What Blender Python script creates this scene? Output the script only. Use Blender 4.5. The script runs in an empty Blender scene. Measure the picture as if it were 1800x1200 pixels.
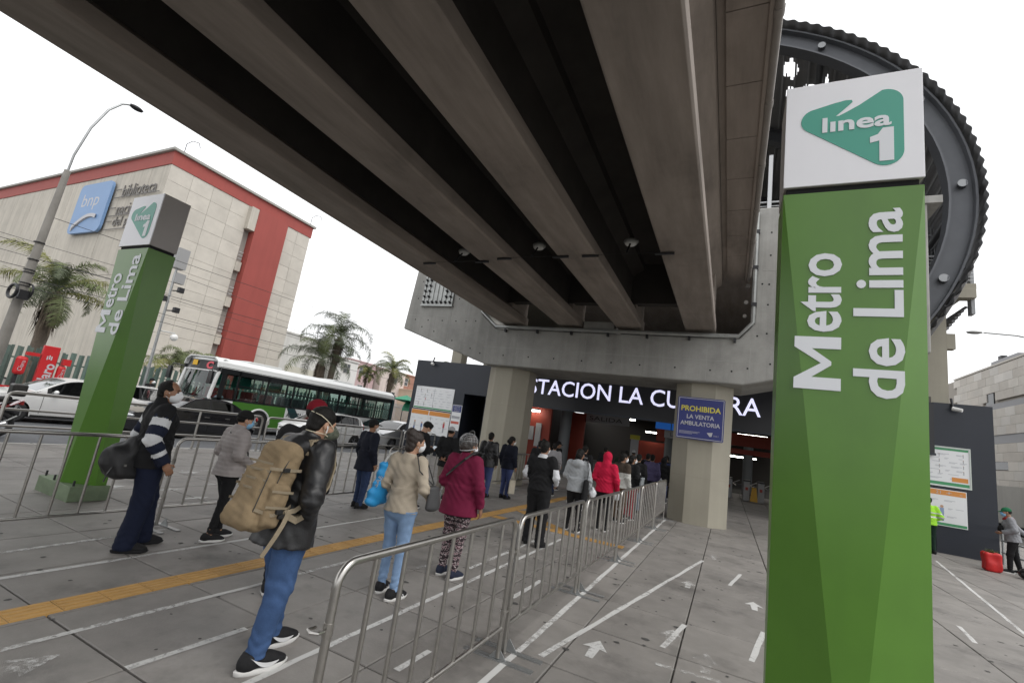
import bpy, bmesh, math, random
import numpy as np
from mathutils import Vector, Matrix
from math import radians as RAD, sin, cos, pi
random.seed(7); np.random.seed(7)
S = bpy.context.scene
C = S.collection
# ---------------------------------------------------------------- camera
CH = 1.78
FPX = 809.08
yaw, pit, rol = RAD(-26.3038), RAD(10.8927), RAD(8.4869)
d_ = Vector((sin(yaw)*cos(pit), cos(yaw)*cos(pit), sin(pit)))
r0 = Vector((cos(yaw), -sin(yaw), 0)); u0 = r0.cross(d_)
r_ = r0*cos(rol)+u0*sin(rol); u_ = -r0*sin(rol)+u0*cos(rol)
cam = bpy.data.cameras.new('camera'); camo = bpy.data.objects.new('camera', cam); C.objects.link(camo)
mw = Matrix.Identity(4)
for i in range(3):
    mw[i][0] = r_[i]; mw[i][1] = u_[i]; mw[i][2] = -d_[i]
mw[0][3], mw[1][3], mw[2][3] = 0, 0, CH
camo.matrix_world = mw
cam.sensor_width = 36; cam.lens = FPX/1800*36; cam.clip_start = .05; cam.clip_end = 3000
S.camera = camo
# ---------------------------------------------------------------- sky, sun, exposure (overcast day)
W = bpy.data.worlds.new('World'); S.world = W; W.use_nodes = True
nt = W.node_tree; nt.nodes.clear()
sky = nt.nodes.new('ShaderNodeTexSky'); sky.sky_type = 'NISHITA'; sky.sun_disc = False
SUN_EL, SUN_ROT = 58, 100
sky.sun_elevation = RAD(SUN_EL); sky.sun_rotation = RAD(SUN_ROT); sky.air_density = 1.6; sky.dust_density = 6
hs = nt.nodes.new('ShaderNodeHueSaturation'); hs.inputs['Saturation'].default_value = .12
mx = nt.nodes.new('ShaderNodeMix'); mx.data_type = 'RGBA'; mx.inputs['Factor'].default_value = .72
mx.inputs[7].default_value = (11.6, 11.7, 11.9, 1)      # even cloud deck
bg = nt.nodes.new('ShaderNodeBackground'); bg.inputs['Strength'].default_value = .10
wo = nt.nodes.new('ShaderNodeOutputWorld')
nt.links.new(sky.outputs[0], hs.inputs['Color']); nt.links.new(hs.outputs[0], mx.inputs[6])
nt.links.new(mx.outputs[2], bg.inputs['Color']); nt.links.new(bg.outputs[0], wo.inputs['Surface'])
sl = bpy.data.lights.new('sun', 'SUN'); sl.energy = .7; sl.angle = RAD(35); sl.color = (1, .97, .93)
so = bpy.data.objects.new('sun', sl); C.objects.link(so)
so.rotation_euler = (RAD(90-SUN_EL), 0, RAD(180-SUN_ROT+0)); so.location = (0, 0, 40)
S.view_settings.view_transform = 'Standard'; S.view_settings.look = 'None'
S.view_settings.exposure = 0.62; S.view_settings.gamma = 1; S.view_settings.use_curve_mapping = False
S.cycles.max_bounces = 6; S.cycles.diffuse_bounces = 4; S.cycles.transparent_max_bounces = 12

# ---------------------------------------------------------------- materials
MATS = {}
def M(name, col=(.5,.5,.5), rough=.6, metal=0., amp=0., scale=4., bump=0., bscale=40., rnd=0., stain=0., streak=0., emit=0., spec=.5, coat=0., sheen=0., space='w', aniso=None):
    if name in MATS: return MATS[name]
    m = bpy.data.materials.new(name); m.use_nodes = True; MATS[name] = m
    n = m.node_tree; L = n.links; b = n.nodes['Principled BSDF']
    b.inputs['Roughness'].default_value = rough; b.inputs['Metallic'].default_value = metal
    b.inputs['Base Color'].default_value = (*col, 1)
    b.inputs['Specular IOR Level'].default_value = spec
    if coat: b.inputs['Coat Weight'].default_value = coat; b.inputs['Coat Roughness'].default_value = .05
    if sheen: b.inputs['Sheen Weight'].default_value = sheen
    if emit:
        b.inputs['Emission Color'].default_value = (*col, 1); b.inputs['Emission Strength'].default_value = emit
    if amp or bump or stain or streak or rnd:
        if space == 'w':
            g = n.nodes.new('ShaderNodeNewGeometry'); pos = g.outputs['Position']
        else:
            g = n.nodes.new('ShaderNodeTexCoord'); pos = g.outputs['Object']
        def noise(sc, det=4, ro=.6, mp=None):
            t = n.nodes.new('ShaderNodeTexNoise'); t.inputs['Scale'].default_value = sc
            t.inputs['Detail'].default_value = det; t.inputs['Roughness'].default_value = ro
            if mp:
                v = n.nodes.new('ShaderNodeMapping'); v.inputs['Scale'].default_value = mp
                L.new(pos, v.inputs['Vector']); L.new(v.outputs[0], t.inputs['Vector'])
            else: L.new(pos, t.inputs['Vector'])
            return t.outputs['Fac']
        def ramp(src, a, b2, lo, hi):
            r = n.nodes.new('ShaderNodeMapRange'); r.inputs[1].default_value = a; r.inputs[2].default_value = b2
            r.inputs[3].default_value = lo; r.inputs[4].default_value = hi; L.new(src, r.inputs[0]); return r.outputs[0]
        fac = None
        def mul(a, c):
            if a is None: return c
            x = n.nodes.new('ShaderNodeMath'); x.operation = 'MULTIPLY'; L.new(a, x.inputs[0]); L.new(c, x.inputs[1]); return x.outputs[0]
        if amp: fac = mul(fac, ramp(noise(scale, 6, .65, aniso), .25, .75, 1-amp, 1+amp))
        if stain: fac = mul(fac, ramp(noise(scale*.35, 5, .7), .52, .72, 1, 1-stain))
        if streak: fac = mul(fac, ramp(noise(1, 5, .65, (2.6, 2.6, .16)), .45, .78, 1, 1-streak))
        if rnd:
            oi = n.nodes.new('ShaderNodeObjectInfo'); fac = mul(fac, ramp(oi.outputs['Random'], 0, 1, 1-rnd, 1+rnd))
        if fac is not None:
            vm = n.nodes.new('ShaderNodeVectorMath'); vm.operation = 'SCALE'
            vm.inputs[0].default_value = col; L.new(fac, vm.inputs['Scale']); L.new(vm.outputs[0], b.inputs['Base Color'])
        if bump:
            bp = n.nodes.new('ShaderNodeBump'); bp.inputs['Strength'].default_value = min(1, bump*1.0); bp.inputs['Distance'].default_value = .01
            L.new(noise(bscale, 5, .65), bp.inputs['Height']); L.new(bp.outputs[0], b.inputs['Normal'])
    return m
def glassmat(name, tint=(.6,.65,.65), tr=.6, rough=.03):
    if name in MATS: return MATS[name]
    m = bpy.data.materials.new(name); m.use_nodes = True; MATS[name] = m; n = m.node_tree; n.nodes.clear()
    o = n.nodes.new('ShaderNodeOutputMaterial'); t = n.nodes.new('ShaderNodeBsdfTransparent'); t.inputs[0].default_value = (*tint, 1)
    g = n.nodes.new('ShaderNodeBsdfGlossy'); g.inputs['Roughness'].default_value = rough; g.inputs[0].default_value = (.75,.75,.75,1)
    f = n.nodes.new('ShaderNodeLayerWeight'); f.inputs[0].default_value = .5
    pw = n.nodes.new('ShaderNodeMath'); pw.operation = 'POWER'; pw.inputs[1].default_value = 4
    a = n.nodes.new('ShaderNodeMath'); a.operation = 'MULTIPLY_ADD'; a.inputs[1].default_value = .75; a.inputs[2].default_value = 1-tr
    x = n.nodes.new('ShaderNodeMixShader')
    n.links.new(f.outputs['Facing'], pw.inputs[0]); n.links.new(pw.outputs[0], a.inputs[0]); n.links.new(a.outputs[0], x.inputs[0])
    n.links.new(t.outputs[0], x.inputs[1]); n.links.new(g.outputs[0], x.inputs[2]); n.links.new(x.outputs[0], o.inputs[0])
    return m
def wornpaint(name, col, keep=.55, scale=14):
    "road paint rubbed through to the slab below"
    if name in MATS: return MATS[name]
    m = bpy.data.materials.new(name); m.use_nodes = True; MATS[name] = m; n = m.node_tree; b = n.nodes['Principled BSDF']
    b.inputs['Base Color'].default_value = (*col, 1); b.inputs['Roughness'].default_value = .75
    g = n.nodes.new('ShaderNodeNewGeometry'); t = n.nodes.new('ShaderNodeTexNoise'); t.inputs['Scale'].default_value = scale; t.inputs['Detail'].default_value = 8; t.inputs['Roughness'].default_value = .75
    t2 = n.nodes.new('ShaderNodeTexNoise'); t2.inputs['Scale'].default_value = 1.1; t2.inputs['Detail'].default_value = 2
    n.links.new(g.outputs['Position'], t.inputs[0]); n.links.new(g.outputs['Position'], t2.inputs[0])
    ad = n.nodes.new('ShaderNodeMath'); ad.operation = 'ADD'; n.links.new(t.outputs['Fac'], ad.inputs[0]); n.links.new(t2.outputs['Fac'], ad.inputs[1])
    r = n.nodes.new('ShaderNodeMapRange'); r.inputs[1].default_value = 1.0-keep*.45; r.inputs[2].default_value = 1.12-keep*.25; n.links.new(ad.outputs[0], r.inputs[0])
    r.inputs[3].default_value = .04; r.inputs[4].default_value = .62
    n.links.new(r.outputs[0], b.inputs['Alpha'])
    return m
# ---------------------------------------------------------------- building helpers
class MB:
    def __init__(s): s.v = []; s.f = []; s.m = []; s.cur = 0
    def add(s, vs, fs):
        o = len(s.v); s.v += [tuple(p) for p in vs]
        for f in fs: s.f.append(tuple(i+o for i in f)); s.m.append(s.cur)
        return s
    def box(s, x0, x1, y0, y1, z0, z1, mat=None):
        vs = [(x,y,z) for z in (z0,z1) for y in (y0,y1) for x in (x0,x1)]
        if mat is not None: vs = [tuple(mat @ Vector(p)) for p in vs]
        return s.add(vs, [(0,2,3,1),(4,5,7,6),(0,1,5,4),(2,6,7,3),(0,4,6,2),(1,3,7,5)])
    def cyl(s, a, b, r0, r1=None, n=10, cap=True):
        a = Vector(a); b = Vector(b); r1 = r0 if r1 is None else r1
        w = (b-a).normalized(); u = w.orthogonal().normalized(); v = w.cross(u)
        vs = [a+(u*cos(2*pi*i/n)+v*sin(2*pi*i/n))*r0 for i in range(n)]+[b+(u*cos(2*pi*i/n)+v*sin(2*pi*i/n))*r1 for i in range(n)]
        fs = [(i,(i+1)%n,n+(i+1)%n,n+i) for i in range(n)]
        if cap: fs += [tuple(range(n-1,-1,-1)), tuple(range(n,2*n))]
        return s.add(vs, fs)
    def tube(s, path, r, n=8, cap=True, flat=None):
        P = [Vector(p) for p in path]; k = len(P)
        rs = r if isinstance(r, (list,tuple)) else [r]*k
        t0 = (P[1]-P[0]).normalized(); u = Vector(flat).normalized() if flat else t0.orthogonal().normalized()
        vs = []
        for i in range(k):
            t = (P[min(i+1,k-1)]-P[max(i-1,0)]).normalized()
            u = (u-t*u.dot(t)).normalized(); v = t.cross(u)
            for j in range(n):
                a = 2*pi*j/n; vs.append(P[i]+(u*cos(a)+v*sin(a))*rs[i])
        fs = [(i*n+j, i*n+(j+1)%n, (i+1)*n+(j+1)%n, (i+1)*n+j) for i in range(k-1) for j in range(n)]
        if cap: fs += [tuple(range(n-1,-1,-1)), tuple(range((k-1)*n, k*n))]
        return s.add(vs, fs)
    def strap(s, path, w, t, wdir):
        "flat band along a path"
        P = [Vector(p) for p in path]; k = len(P); vs = []; u = Vector(wdir)
        for i in range(k):
            tg = (P[min(i+1,k-1)]-P[max(i-1,0)]).normalized(); uu = (u-tg*u.dot(tg)).normalized(); v = tg.cross(uu)
            for a,b in ((-1,-1),(1,-1),(1,1),(-1,1)): vs.append(P[i]+uu*a*w/2+v*b*t/2)
        fs = [(i*4+j, i*4+(j+1)%4, (i+1)*4+(j+1)%4, (i+1)*4+j) for i in range(k-1) for j in range(4)]
        fs += [(3,2,1,0), tuple(range((k-1)*4, k*4))]
        return s.add(vs, fs)
    def prism(s, poly, axis, a, b):
        "extrude a 2D polygon along axis x/y/z from a to b"
        n = len(poly)
        def P(p, t): return {'x':(t,p[0],p[1]),'y':(p[0],t,p[1]),'z':(p[0],p[1],t)}[axis]
        vs = [P(p,a) for p in poly]+[P(p,b) for p in poly]
        return s.add(vs, [tuple(range(n-1,-1,-1)), tuple(range(n,2*n))]+[(i,(i+1)%n,n+(i+1)%n,n+i) for i in range(n)])
    def quad(s, a, b, c, d): return s.add([a,b,c,d], [(0,1,2,3)])
    def sphere(s, c, r, n=12, k=8, sc=(1,1,1)):
        vs = []; 
        for i in range(k+1):
            th = pi*i/k
            for j in range(n): vs.append((c[0]+r*sc[0]*sin(th)*cos(2*pi*j/n), c[1]+r*sc[1]*sin(th)*sin(2*pi*j/n), c[2]+r*sc[2]*cos(th)))
        return s.add(vs, [(i*n+j,(i+1)*n+j,(i+1)*n+(j+1)%n,i*n+(j+1)%n) for i in range(k) for j in range(n)])
    def mesh(s, name, mats, smooth=None):
        me = bpy.data.meshes.new(name); me.from_pydata(s.v, [], s.f)
        if not isinstance(mats, (list,tuple)): mats = [mats]
        for m in mats: me.materials.append(m)
        if len(mats) > 1: me.polygons.foreach_set('material_index', s.m)
        bm = bmesh.new(); bm.from_mesh(me); bmesh.ops.recalc_face_normals(bm, faces=bm.faces); bm.to_mesh(me); bm.free()
        if smooth is not None:
            me.polygons.foreach_set('use_smooth', [True]*len(me.polygons)); me.set_sharp_from_angle(angle=RAD(smooth))
        return me
    def build(s, name, mats, parent=None, smooth=None, bevel=0, bseg=2):
        return obj(name, s.mesh(name, mats, smooth), parent, bevel, bseg)
def adopt(o, parent):
    o.parent = parent; o.matrix_parent_inverse = parent.matrix_basis.inverted()
def obj(name, me, parent=None, bevel=0, bseg=2):
    o = bpy.data.objects.new(name, me); C.objects.link(o)
    if parent is not None: adopt(o, parent)
    if bevel:
        b = o.modifiers.new('bevel', 'BEVEL'); b.width = bevel; b.segments = bseg; b.limit_method = 'ANGLE'; b.angle_limit = RAD(40)
    return o
def tag(o, label, cat, group=None):
    o['label'] = label; o['category'] = cat
    if group: o['group'] = group
    return o
def thing(name, label, cat, loc=(0,0,0), group=None, rz=0):
    o = bpy.data.objects.new(name, None); C.objects.link(o); o.location = loc; o.rotation_euler = (0,0,rz); o.empty_display_size = .1
    return tag(o, label, cat, group)
def struct(o, kind='structure'): o['kind'] = kind; return o
KIDS = {}
def copy_tree(root, loc, rz=None, label=None):
    r = root.copy(); C.objects.link(r); r.location = loc
    if rz is not None: r.rotation_euler = (0,0,rz)
    if label: r['label'] = label
    ch = KIDS.get(root.name)
    if ch is None:
        ch = KIDS[root.name] = [(c, [g for g in bpy.data.objects if g.parent == c]) for c in bpy.data.objects if c.parent == root]
    for c, gs in ch:
        k = c.copy(); C.objects.link(k); k.parent = r
        for g in gs:
            q = g.copy(); C.objects.link(q); q.parent = k
    return r
TEXTQ = []
def text(body, mtx, w, h, mat, parent, name='lettering', bold=.0, depth=.004, align='C'):
    "queued lettering: fitted into w x h (metres) around mtx's origin (x right, y up, z out of the face)"
    TEXTQ.append((body, Matrix(mtx), w, h, mat, parent, name, bold, depth, align))
def frame(o, x, y):
    "matrix from an origin, right vector and up vector"
    x = Vector(x).normalized(); y = Vector(y); y = (y-x*y.dot(x)).normalized(); z = x.cross(y)
    m = Matrix.Identity(4)
    for i in range(3): m[i][0] = x[i]; m[i][1] = y[i]; m[i][2] = z[i]; m[i][3] = o[i]
    return m
def flush_text():
    tmp = []
    for (body, mtx, w, h, mat, parent, name, bold, depth, align) in TEXTQ:
        cu = bpy.data.curves.new('t', 'FONT'); cu.body = body; cu.size = 1; cu.offset = bold; cu.extrude = 0; cu.resolution_u = 3
        o = bpy.data.objects.new('t', cu); C.objects.link(o); tmp.append(o)
    bpy.context.view_layer.update()
    dg = bpy.context.evaluated_depsgraph_get()
    for o, (body, mtx, w, h, mat, parent, name, bold, depth, align) in zip(tmp, TEXTQ):
        me = bpy.data.meshes.new_from_object(o.evaluated_get(dg))
        if not len(me.vertices): continue
        n = len(me.vertices); co = np.empty(n*3); me.vertices.foreach_get('co', co); co = co.reshape(-1,3)
        lo, hi = co.min(0), co.max(0); sc = h/(hi[1]-lo[1]); sx = w/(hi[0]-lo[0]) if w else sc
        ax = {'C':(lo[0]+hi[0])/2, 'L':lo[0], 'R':hi[0]}[align]
        co[:,0] = (co[:,0]-ax)*sx; co[:,1] = (co[:,1]-(lo[1]+hi[1])/2)*sc
        me.vertices.foreach_set('co', co.ravel()); me.materials.clear(); me.materials.append(mat)
        bm = bmesh.new(); bm.from_mesh(me)
        bmesh.ops.remove_doubles(bm, verts=bm.verts, dist=1e-5)
        ex = bmesh.ops.extrude_face_region(bm, geom=bm.faces[:]); vv = [g for g in ex['geom'] if isinstance(g, bmesh.types.BMVert)]
        bmesh.ops.translate(bm, verts=vv, vec=(0,0,depth)); bmesh.ops.recalc_face_normals(bm, faces=bm.faces); bm.to_mesh(me); bm.free()
        me.transform(mtx); me.polygons.foreach_set('use_smooth', [False]*len(me.polygons))
        obj(name, me, parent)
    for o in tmp:
        cu = o.data; bpy.data.objects.remove(o); bpy.data.curves.remove(cu)
# ---------------------------------------------------------------- implicit surfaces (bodies, clothes, bags)
class SDF:
    def __init__(s): s.p = []; s.post = []
    def cap(s, a, b, ra, rb=None, k=.03, cut=None, op='u'):
        a = np.array(a, float); b = np.array(b, float); rb = ra if rb is None else rb
        R = max(ra, rb); s.p.append(('c', a, b, ra, rb, k, cut, op, np.minimum(a,b)-R, np.maximum(a,b)+R)); return s
    def ell(s, c, r, k=.03, rot=None, op='u'):
        c = np.array(c, float); r = np.array(r, float)
        ext = r if rot is None else np.abs(rot)@r
        s.p.append(('e', c, r, rot, k, op, c-ext, c+ext)); return s
    def slab(s, a, b, ra, rb, k=.03, cut=True):
        "tapered tube of elliptic section from a to b; ra, rb = (rx, ry)"
        a = np.array(a, float); b = np.array(b, float); R = max(*ra, *rb)
        s.p.append(('s', a, b, np.array(ra,float), np.array(rb,float), k, cut, np.minimum(a,b)-R, np.maximum(a,b)+R)); return s
    def box(s, c, h, r=.02, k=.03, rot=None, op='u'):
        c = np.array(c,float); h = np.array(h,float); ext = h if rot is None else np.abs(rot)@h
        s.p.append(('b', c, h, r, rot, k, op, c-ext, c+ext)); return s
    def mesh(s, h, post=None, fold=None):
        lo = np.min([q[-2] for q in s.p], 0)-3*h; hi = np.max([q[-1] for q in s.p], 0)+3*h
        n = np.ceil((hi-lo)/h).astype(int)+1
        F = np.full(n, .5, np.float32)
        ax = [lo[i]+h*np.arange(n[i]) for i in range(3)]
        for q in s.p:
            t = q[0]; k = q[5] if t in 'cbs' else q[4]
            m = k+2.5*h
            i0 = np.maximum(0, np.floor((q[-2]-m-lo)/h).astype(int)); i1 = np.minimum(n, np.ceil((q[-1]+m-lo)/h).astype(int)+1)
            sl_ = tuple(slice(a,b) for a,b in zip(i0,i1))
            X = ax[0][sl_[0]][:,None,None]; Y = ax[1][sl_[1]][None,:,None]; Z = ax[2][sl_[2]][None,None,:]
            op = 'u'
            if t == 'c':
                _,a,b,ra,rb,k,cut,op = q[:8]; ba = b-a; L2 = max(ba@ba, 1e-9)
                px,py,pz = X-a[0],Y-a[1],Z-a[2]
                tr = (px*ba[0]+py*ba[1]+pz*ba[2])/L2; tt = np.clip(tr,0,1)
                d = np.sqrt((px-tt*ba[0])**2+(py-tt*ba[1])**2+(pz-tt*ba[2])**2)-(ra+tt*(rb-ra))
                if cut: d = np.maximum(d, (tr-1)*math.sqrt(L2))
            elif t == 'e':
                _,c,r,rot,k,op = q[:6]
                px,py,pz = X-c[0],Y-c[1],Z-c[2]
                if rot is not None:
                    px,py,pz = [rot[0,i]*px+rot[1,i]*py+rot[2,i]*pz for i in range(3)]
                k0 = np.sqrt((px/r[0])**2+(py/r[1])**2+(pz/r[2])**2); k1 = np.sqrt((px/r[0]**2)**2+(py/r[1]**2)**2+(pz/r[2]**2)**2)
                d = k0*(k0-1)/np.maximum(k1,1e-6)
            elif t == 's':
                _,a,b,ra,rb,k,cut = q[:7]; ba = b-a; L2 = ba@ba
                px,py,pz = X-a[0],Y-a[1],Z-a[2]
                tr = (px*ba[0]+py*ba[1]+pz*ba[2])/L2; tt = np.clip(tr,0,1)
                rx = ra[0]+tt*(rb[0]-ra[0]); ry = ra[1]+tt*(rb[1]-ra[1]); rm = np.minimum(rx,ry)
                qx,qy,qz = px-tt*ba[0],py-tt*ba[1],pz-tt*ba[2]
                d = (np.sqrt((qx/rx)**2+(qy/ry)**2+(qz/rm)**2)-1)*rm
                if cut: d = np.maximum(d, np.maximum((tr-1),-tr)*math.sqrt(L2))
            else:
                _,c,hh,r,rot,k,op = q[:7]
                px,py,pz = X-c[0],Y-c[1],Z-c[2]
                if rot is not None:
                    px,py,pz = [rot[0,i]*px+rot[1,i]*py+rot[2,i]*pz for i in range(3)]
                ax_,ay_,az_ = np.abs(px)-hh[0]+r,np.abs(py)-hh[1]+r,np.abs(pz)-hh[2]+r
                d = np.sqrt(np.maximum(ax_,0)**2+np.maximum(ay_,0)**2+np.maximum(az_,0)**2)+np.minimum(np.maximum(np.maximum(ax_,ay_),az_),0)-r
            d = np.broadcast_to(d, tuple(b-a for a,b in zip(i0,i1)))
            f = F[sl_]
            if op == 'u':
                hk = np.maximum(k-np.abs(f-d),0)/max(k,1e-6); F[sl_] = np.minimum(f,d)-hk*hk*k*.25
            else:
                hk = np.maximum(k-np.abs(f+d),0)/max(k,1e-6); F[sl_] = np.maximum(f,-d)+hk*hk*k*.25
        X = ax[0][:,None,None]; Y = ax[1][None,:,None]; Z = ax[2][None,None,:]
        if fold is not None: F = F+fold(X,Y,Z)
        if post is not None: F = np.maximum(F, post(X,Y,Z))
        F = F.astype(np.float32)
        F[0]=F[-1]=.1; F[:,0]=F[:,-1]=.1; F[:,:,0]=F[:,:,-1]=.1
        return snet(F, lo, h)
def snet(F, lo, h):
    ins = F < 0
    c = np.zeros(tuple(x-1 for x in F.shape), np.int8)
    for a in (0,1):
        for b in (0,1):
            for d in (0,1):
                c += ins[a:F.shape[0]-1+a, b:F.shape[1]-1+b, d:F.shape[2]-1+d]
    act = (c > 0) & (c < 8); I,J,K = np.nonzero(act); nv = len(I)
    idx = np.full(act.shape, -1, np.int64); idx[I,J,K] = np.arange(nv)
    acc = np.zeros((nv,3)); cnt = np.zeros(nv)
    cor = [(a,b,d) for a in (0,1) for b in (0,1) for d in (0,1)]
    val = {q: F[I+q[0],J+q[1],K+q[2]] for q in cor}
    for q in cor:
        for ax in range(3):
            if q[ax] == 0:
                p = list(q); p[ax] = 1; v0, v1 = val[q], val[tuple(p)]
                m = (v0 < 0) != (v1 < 0); t = np.where(m, v0/np.where(m, v0-v1, 1), 0)
                pt = np.tile(np.array(q,float),(nv,1)); pt[:,ax] += t
                acc += pt*m[:,None]; cnt += m
    V = (acc/cnt[:,None]+np.stack([I,J,K],1))*h+lo
    faces = []
    for ax in range(3):
        s0 = [slice(1,-1)]*3; s0[ax] = slice(0,-1); s1 = [slice(1,-1)]*3; s1[ax] = slice(1,None)
        A = ins[tuple(s0)]; B = ins[tuple(s1)]
        off = [1,1,1]; off[ax] = 0
        for sgn in (0,1):
            m = (A & ~B) if sgn == 0 else (~A & B)
            P = np.stack(np.nonzero(m),1)+np.array(off)
            if not len(P): continue
            b, d = [(1,2),(2,0),(0,1)][ax]
            eb = np.eye(3,dtype=int)[b]; ed = np.eye(3,dtype=int)[d]
            q = [P-eb-ed, P-ed, P, P-eb]
            q = [idx[x[:,0],x[:,1],x[:,2]] for x in q]
            if sgn: q = q[::-1]
            faces.append(np.stack(q,1))
    return V, np.concatenate(faces)
def npmesh(name, V, Fc, mats, smooth=True, pick=None):
    me = bpy.data.meshes.new(name); n = len(Fc)
    me.vertices.add(len(V)); me.vertices.foreach_set('co', np.asarray(V,np.float32).ravel())
    me.loops.add(n*4); me.loops.foreach_set('vertex_index', Fc.astype(np.int32).ravel())
    me.polygons.add(n); me.polygons.foreach_set('loop_start', np.arange(0,n*4,4,dtype=np.int32))
    if not isinstance(mats,(list,tuple)): mats = [mats]
    for m in mats: me.materials.append(m)
    if pick is not None:
        cen = V[Fc].mean(1); me.polygons.foreach_set('material_index', np.asarray(pick(cen),np.int32))
    me.polygons.foreach_set('use_smooth', np.ones(n,bool)); me.update(calc_edges=True); me.validate()
    return me
def rotm(ax, ang):
    return np.array(Matrix.Rotation(ang,3,ax))
# ================================================================ SETTING
conc = M('concrete', (.33,.325,.305), .85, amp=.16, scale=1.6, bump=.35, bscale=14, stain=.2, streak=.3)
conc_d = M('concrete_girder', (.27,.232,.202), .85, amp=.28, scale=1.1, bump=.45, bscale=7, stain=.3, aniso=(3.2,.5,3.2))
conc_col = M('painted_column', (.345,.32,.255), .6, amp=.06, scale=1.1, bump=.1, bscale=20, stain=.08, streak=.12)
slabm = M('paving_concrete', (.212,.199,.184), .6, amp=.2, scale=2.6, bump=.25, bscale=60, stain=.5, rnd=.08)
spotm = M('gum_spot', (.06,.058,.055), .8)
mortar = M('joint_dirt', (.07,.066,.06), .95, amp=.2, scale=9)
asph = M('asphalt', (.085,.088,.094), .85, amp=.15, scale=2, bump=.3, bscale=120, stain=.15)
whitep = wornpaint('worn_white_paint', (.78,.78,.76), .62)
whitef = wornpaint('faded_white_paint', (.72,.72,.7), .18)
roadp = wornpaint('road_marking_paint', (.8,.8,.78), .9)
tactm = M('tactile_yellow', (.46,.27,.085), .7, amp=.14, scale=6, bump=.2, bscale=80, stain=.2, rnd=.08)
steel = M('brushed_steel', (.44,.425,.40), .3, 1., amp=.12, scale=30, space='o')
steel_d = M('galvanised_steel', (.35,.36,.36), .45, .8, amp=.15, scale=8)
blackm = M('black_void', (.012,.012,.013), .9)
dark = M('dark_metal', (.03,.03,.033), .5, .3)
rubber = M('black_rubber', (.018,.018,.018), .8)
white = M('white_enamel', (.8,.8,.8), .4)

# ground sheet, road, far pavement
struct(MB().box(-1500,1500,-1500,1500,-.9,-.16).build('ground', M('far_ground',(.16,.155,.145),.9,amp=.2,scale=.05)))
road = struct(MB().box(-24.2,-13.62,-60,220,-.155,-.13).build('road', asph))
mk = MB()
for x in (-17.05,-20.4):
    for i in range(-6,30):
        mk.box(x-.06,x+.06,i*4.2-1,i*4.2+1.3,-.126,-.1255)
mk.box(-23.75,-23.63,-60,200,-.126,-.1255); mk.box(-14.05,-13.95,-60,200,-.126,-.1255)
mk.build('lane_marking', roadp, road)
struct(MB().box(-40,-24.2,-60,220,-.15,.02).build('far_pavement', M('far_paving',(.27,.265,.25),.85,amp=.15,scale=1.5,stain=.2)), 'structure')
plaza = MB().box(-13.5,40,-6,70,-.16,-.03).build('plaza', mortar); struct(plaza)
kb = MB()
for i in range(-6,70): kb.box(-13.66,-13.5,i+.006,i+.994,-.15,.012)
kb.build('kerb', M('kerb_stone',(.33,.32,.30),.8,amp=.15,scale=3,bump=.2), plaza, bevel=.015)
jx = [-13.5,-12.75,-11.7,-10.65,-9.6,-8.55,-7.5,-6.45,-5.4,-4.35,-3.3,-2.25,-1.2,-.33,.72,1.77,2.82,3.87,4.92,5.97,7.02,8.07,9.12,10.17,11.22,12.27]
slabs = []
for a,b in zip(jx,jx[1:]):
    for k in range(-1,34):
        cx, cy = (a+b)/2, k+.5
        # in front of the lens?
        v = Vector((cx,cy,-CH)); z = v.dot(d_)
        if z < .2: vis = False
        else:
            px, py = v.dot(r_)/z*FPX, -v.dot(u_)/z*FPX; vis = abs(px) < 1020 and abs(py) < 720
        slabs.append((0 if vis else 1, math.hypot(cx,cy), a, b, k))
slabs.sort()
smesh = {}; rest = MB()
def slabshape(w, l, g=.007, ch=.006):
    m = MB(); x, y = w/2-g, l/2-g
    lv = [(x,y,-.03),(x,y,-ch),(x-ch,y-ch,0)]
    vs = []
    for X,Y,Z in lv: vs += [(-X,-Y,Z),(X,-Y,Z),(X,Y,Z),(-X,Y,Z)]
    fs = [(8,9,10,11)]+[(i*4+j,i*4+(j+1)%4,i*4+4+(j+1)%4,i*4+4+j) for i in (0,1) for j in range(4)]
    return m.add(vs, fs)
for n,(vz,dd,a,b,k) in enumerate(slabs):
    w = round(b-a,3)
    if w not in smesh: smesh[w] = slabshape(w,1).mesh('paving_slab', slabm)
    dz = random.uniform(-.0022,.0022)
    if n < 300:
        o = obj('paving_slab', smesh[w], plaza); o.location = ((a+b)/2, k+.5, dz); o.matrix_parent_inverse = Matrix.Identity(4)
        o.rotation_euler = (random.uniform(-.0012,.0012), random.uniform(-.0012,.0012), 0)
    else:
        q = slabshape(w,1); rest.add([(x+(a+b)/2,y+k+.5,z+dz) for x,y,z in q.v], q.f)
o = rest.build('paving_slab', slabm, plaza); o['kind'] = 'stuff'
# old chewing-gum spots and grime dots trodden into the slabs
gs = MB()
rg = random.Random(3)
for i in range(620):
    x = rg.uniform(-7,3.8); y = rg.uniform(1.2,15); r = rg.uniform(.008,.028)*(1.4 if rg.random()<.12 else 1)
    n = 7; a0 = rg.random()*6; sx = rg.uniform(.6,1.5)
    gs.add([(x+r*sx*cos(a0+2*pi*j/n)*rg.uniform(.7,1.2), y+r*sin(a0+2*pi*j/n)*rg.uniform(.7,1.2), .0035) for j in range(n)], [tuple(range(n))])
o = gs.build('gum_spots', spotm, plaza); o['kind'] = 'stuff'
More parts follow.
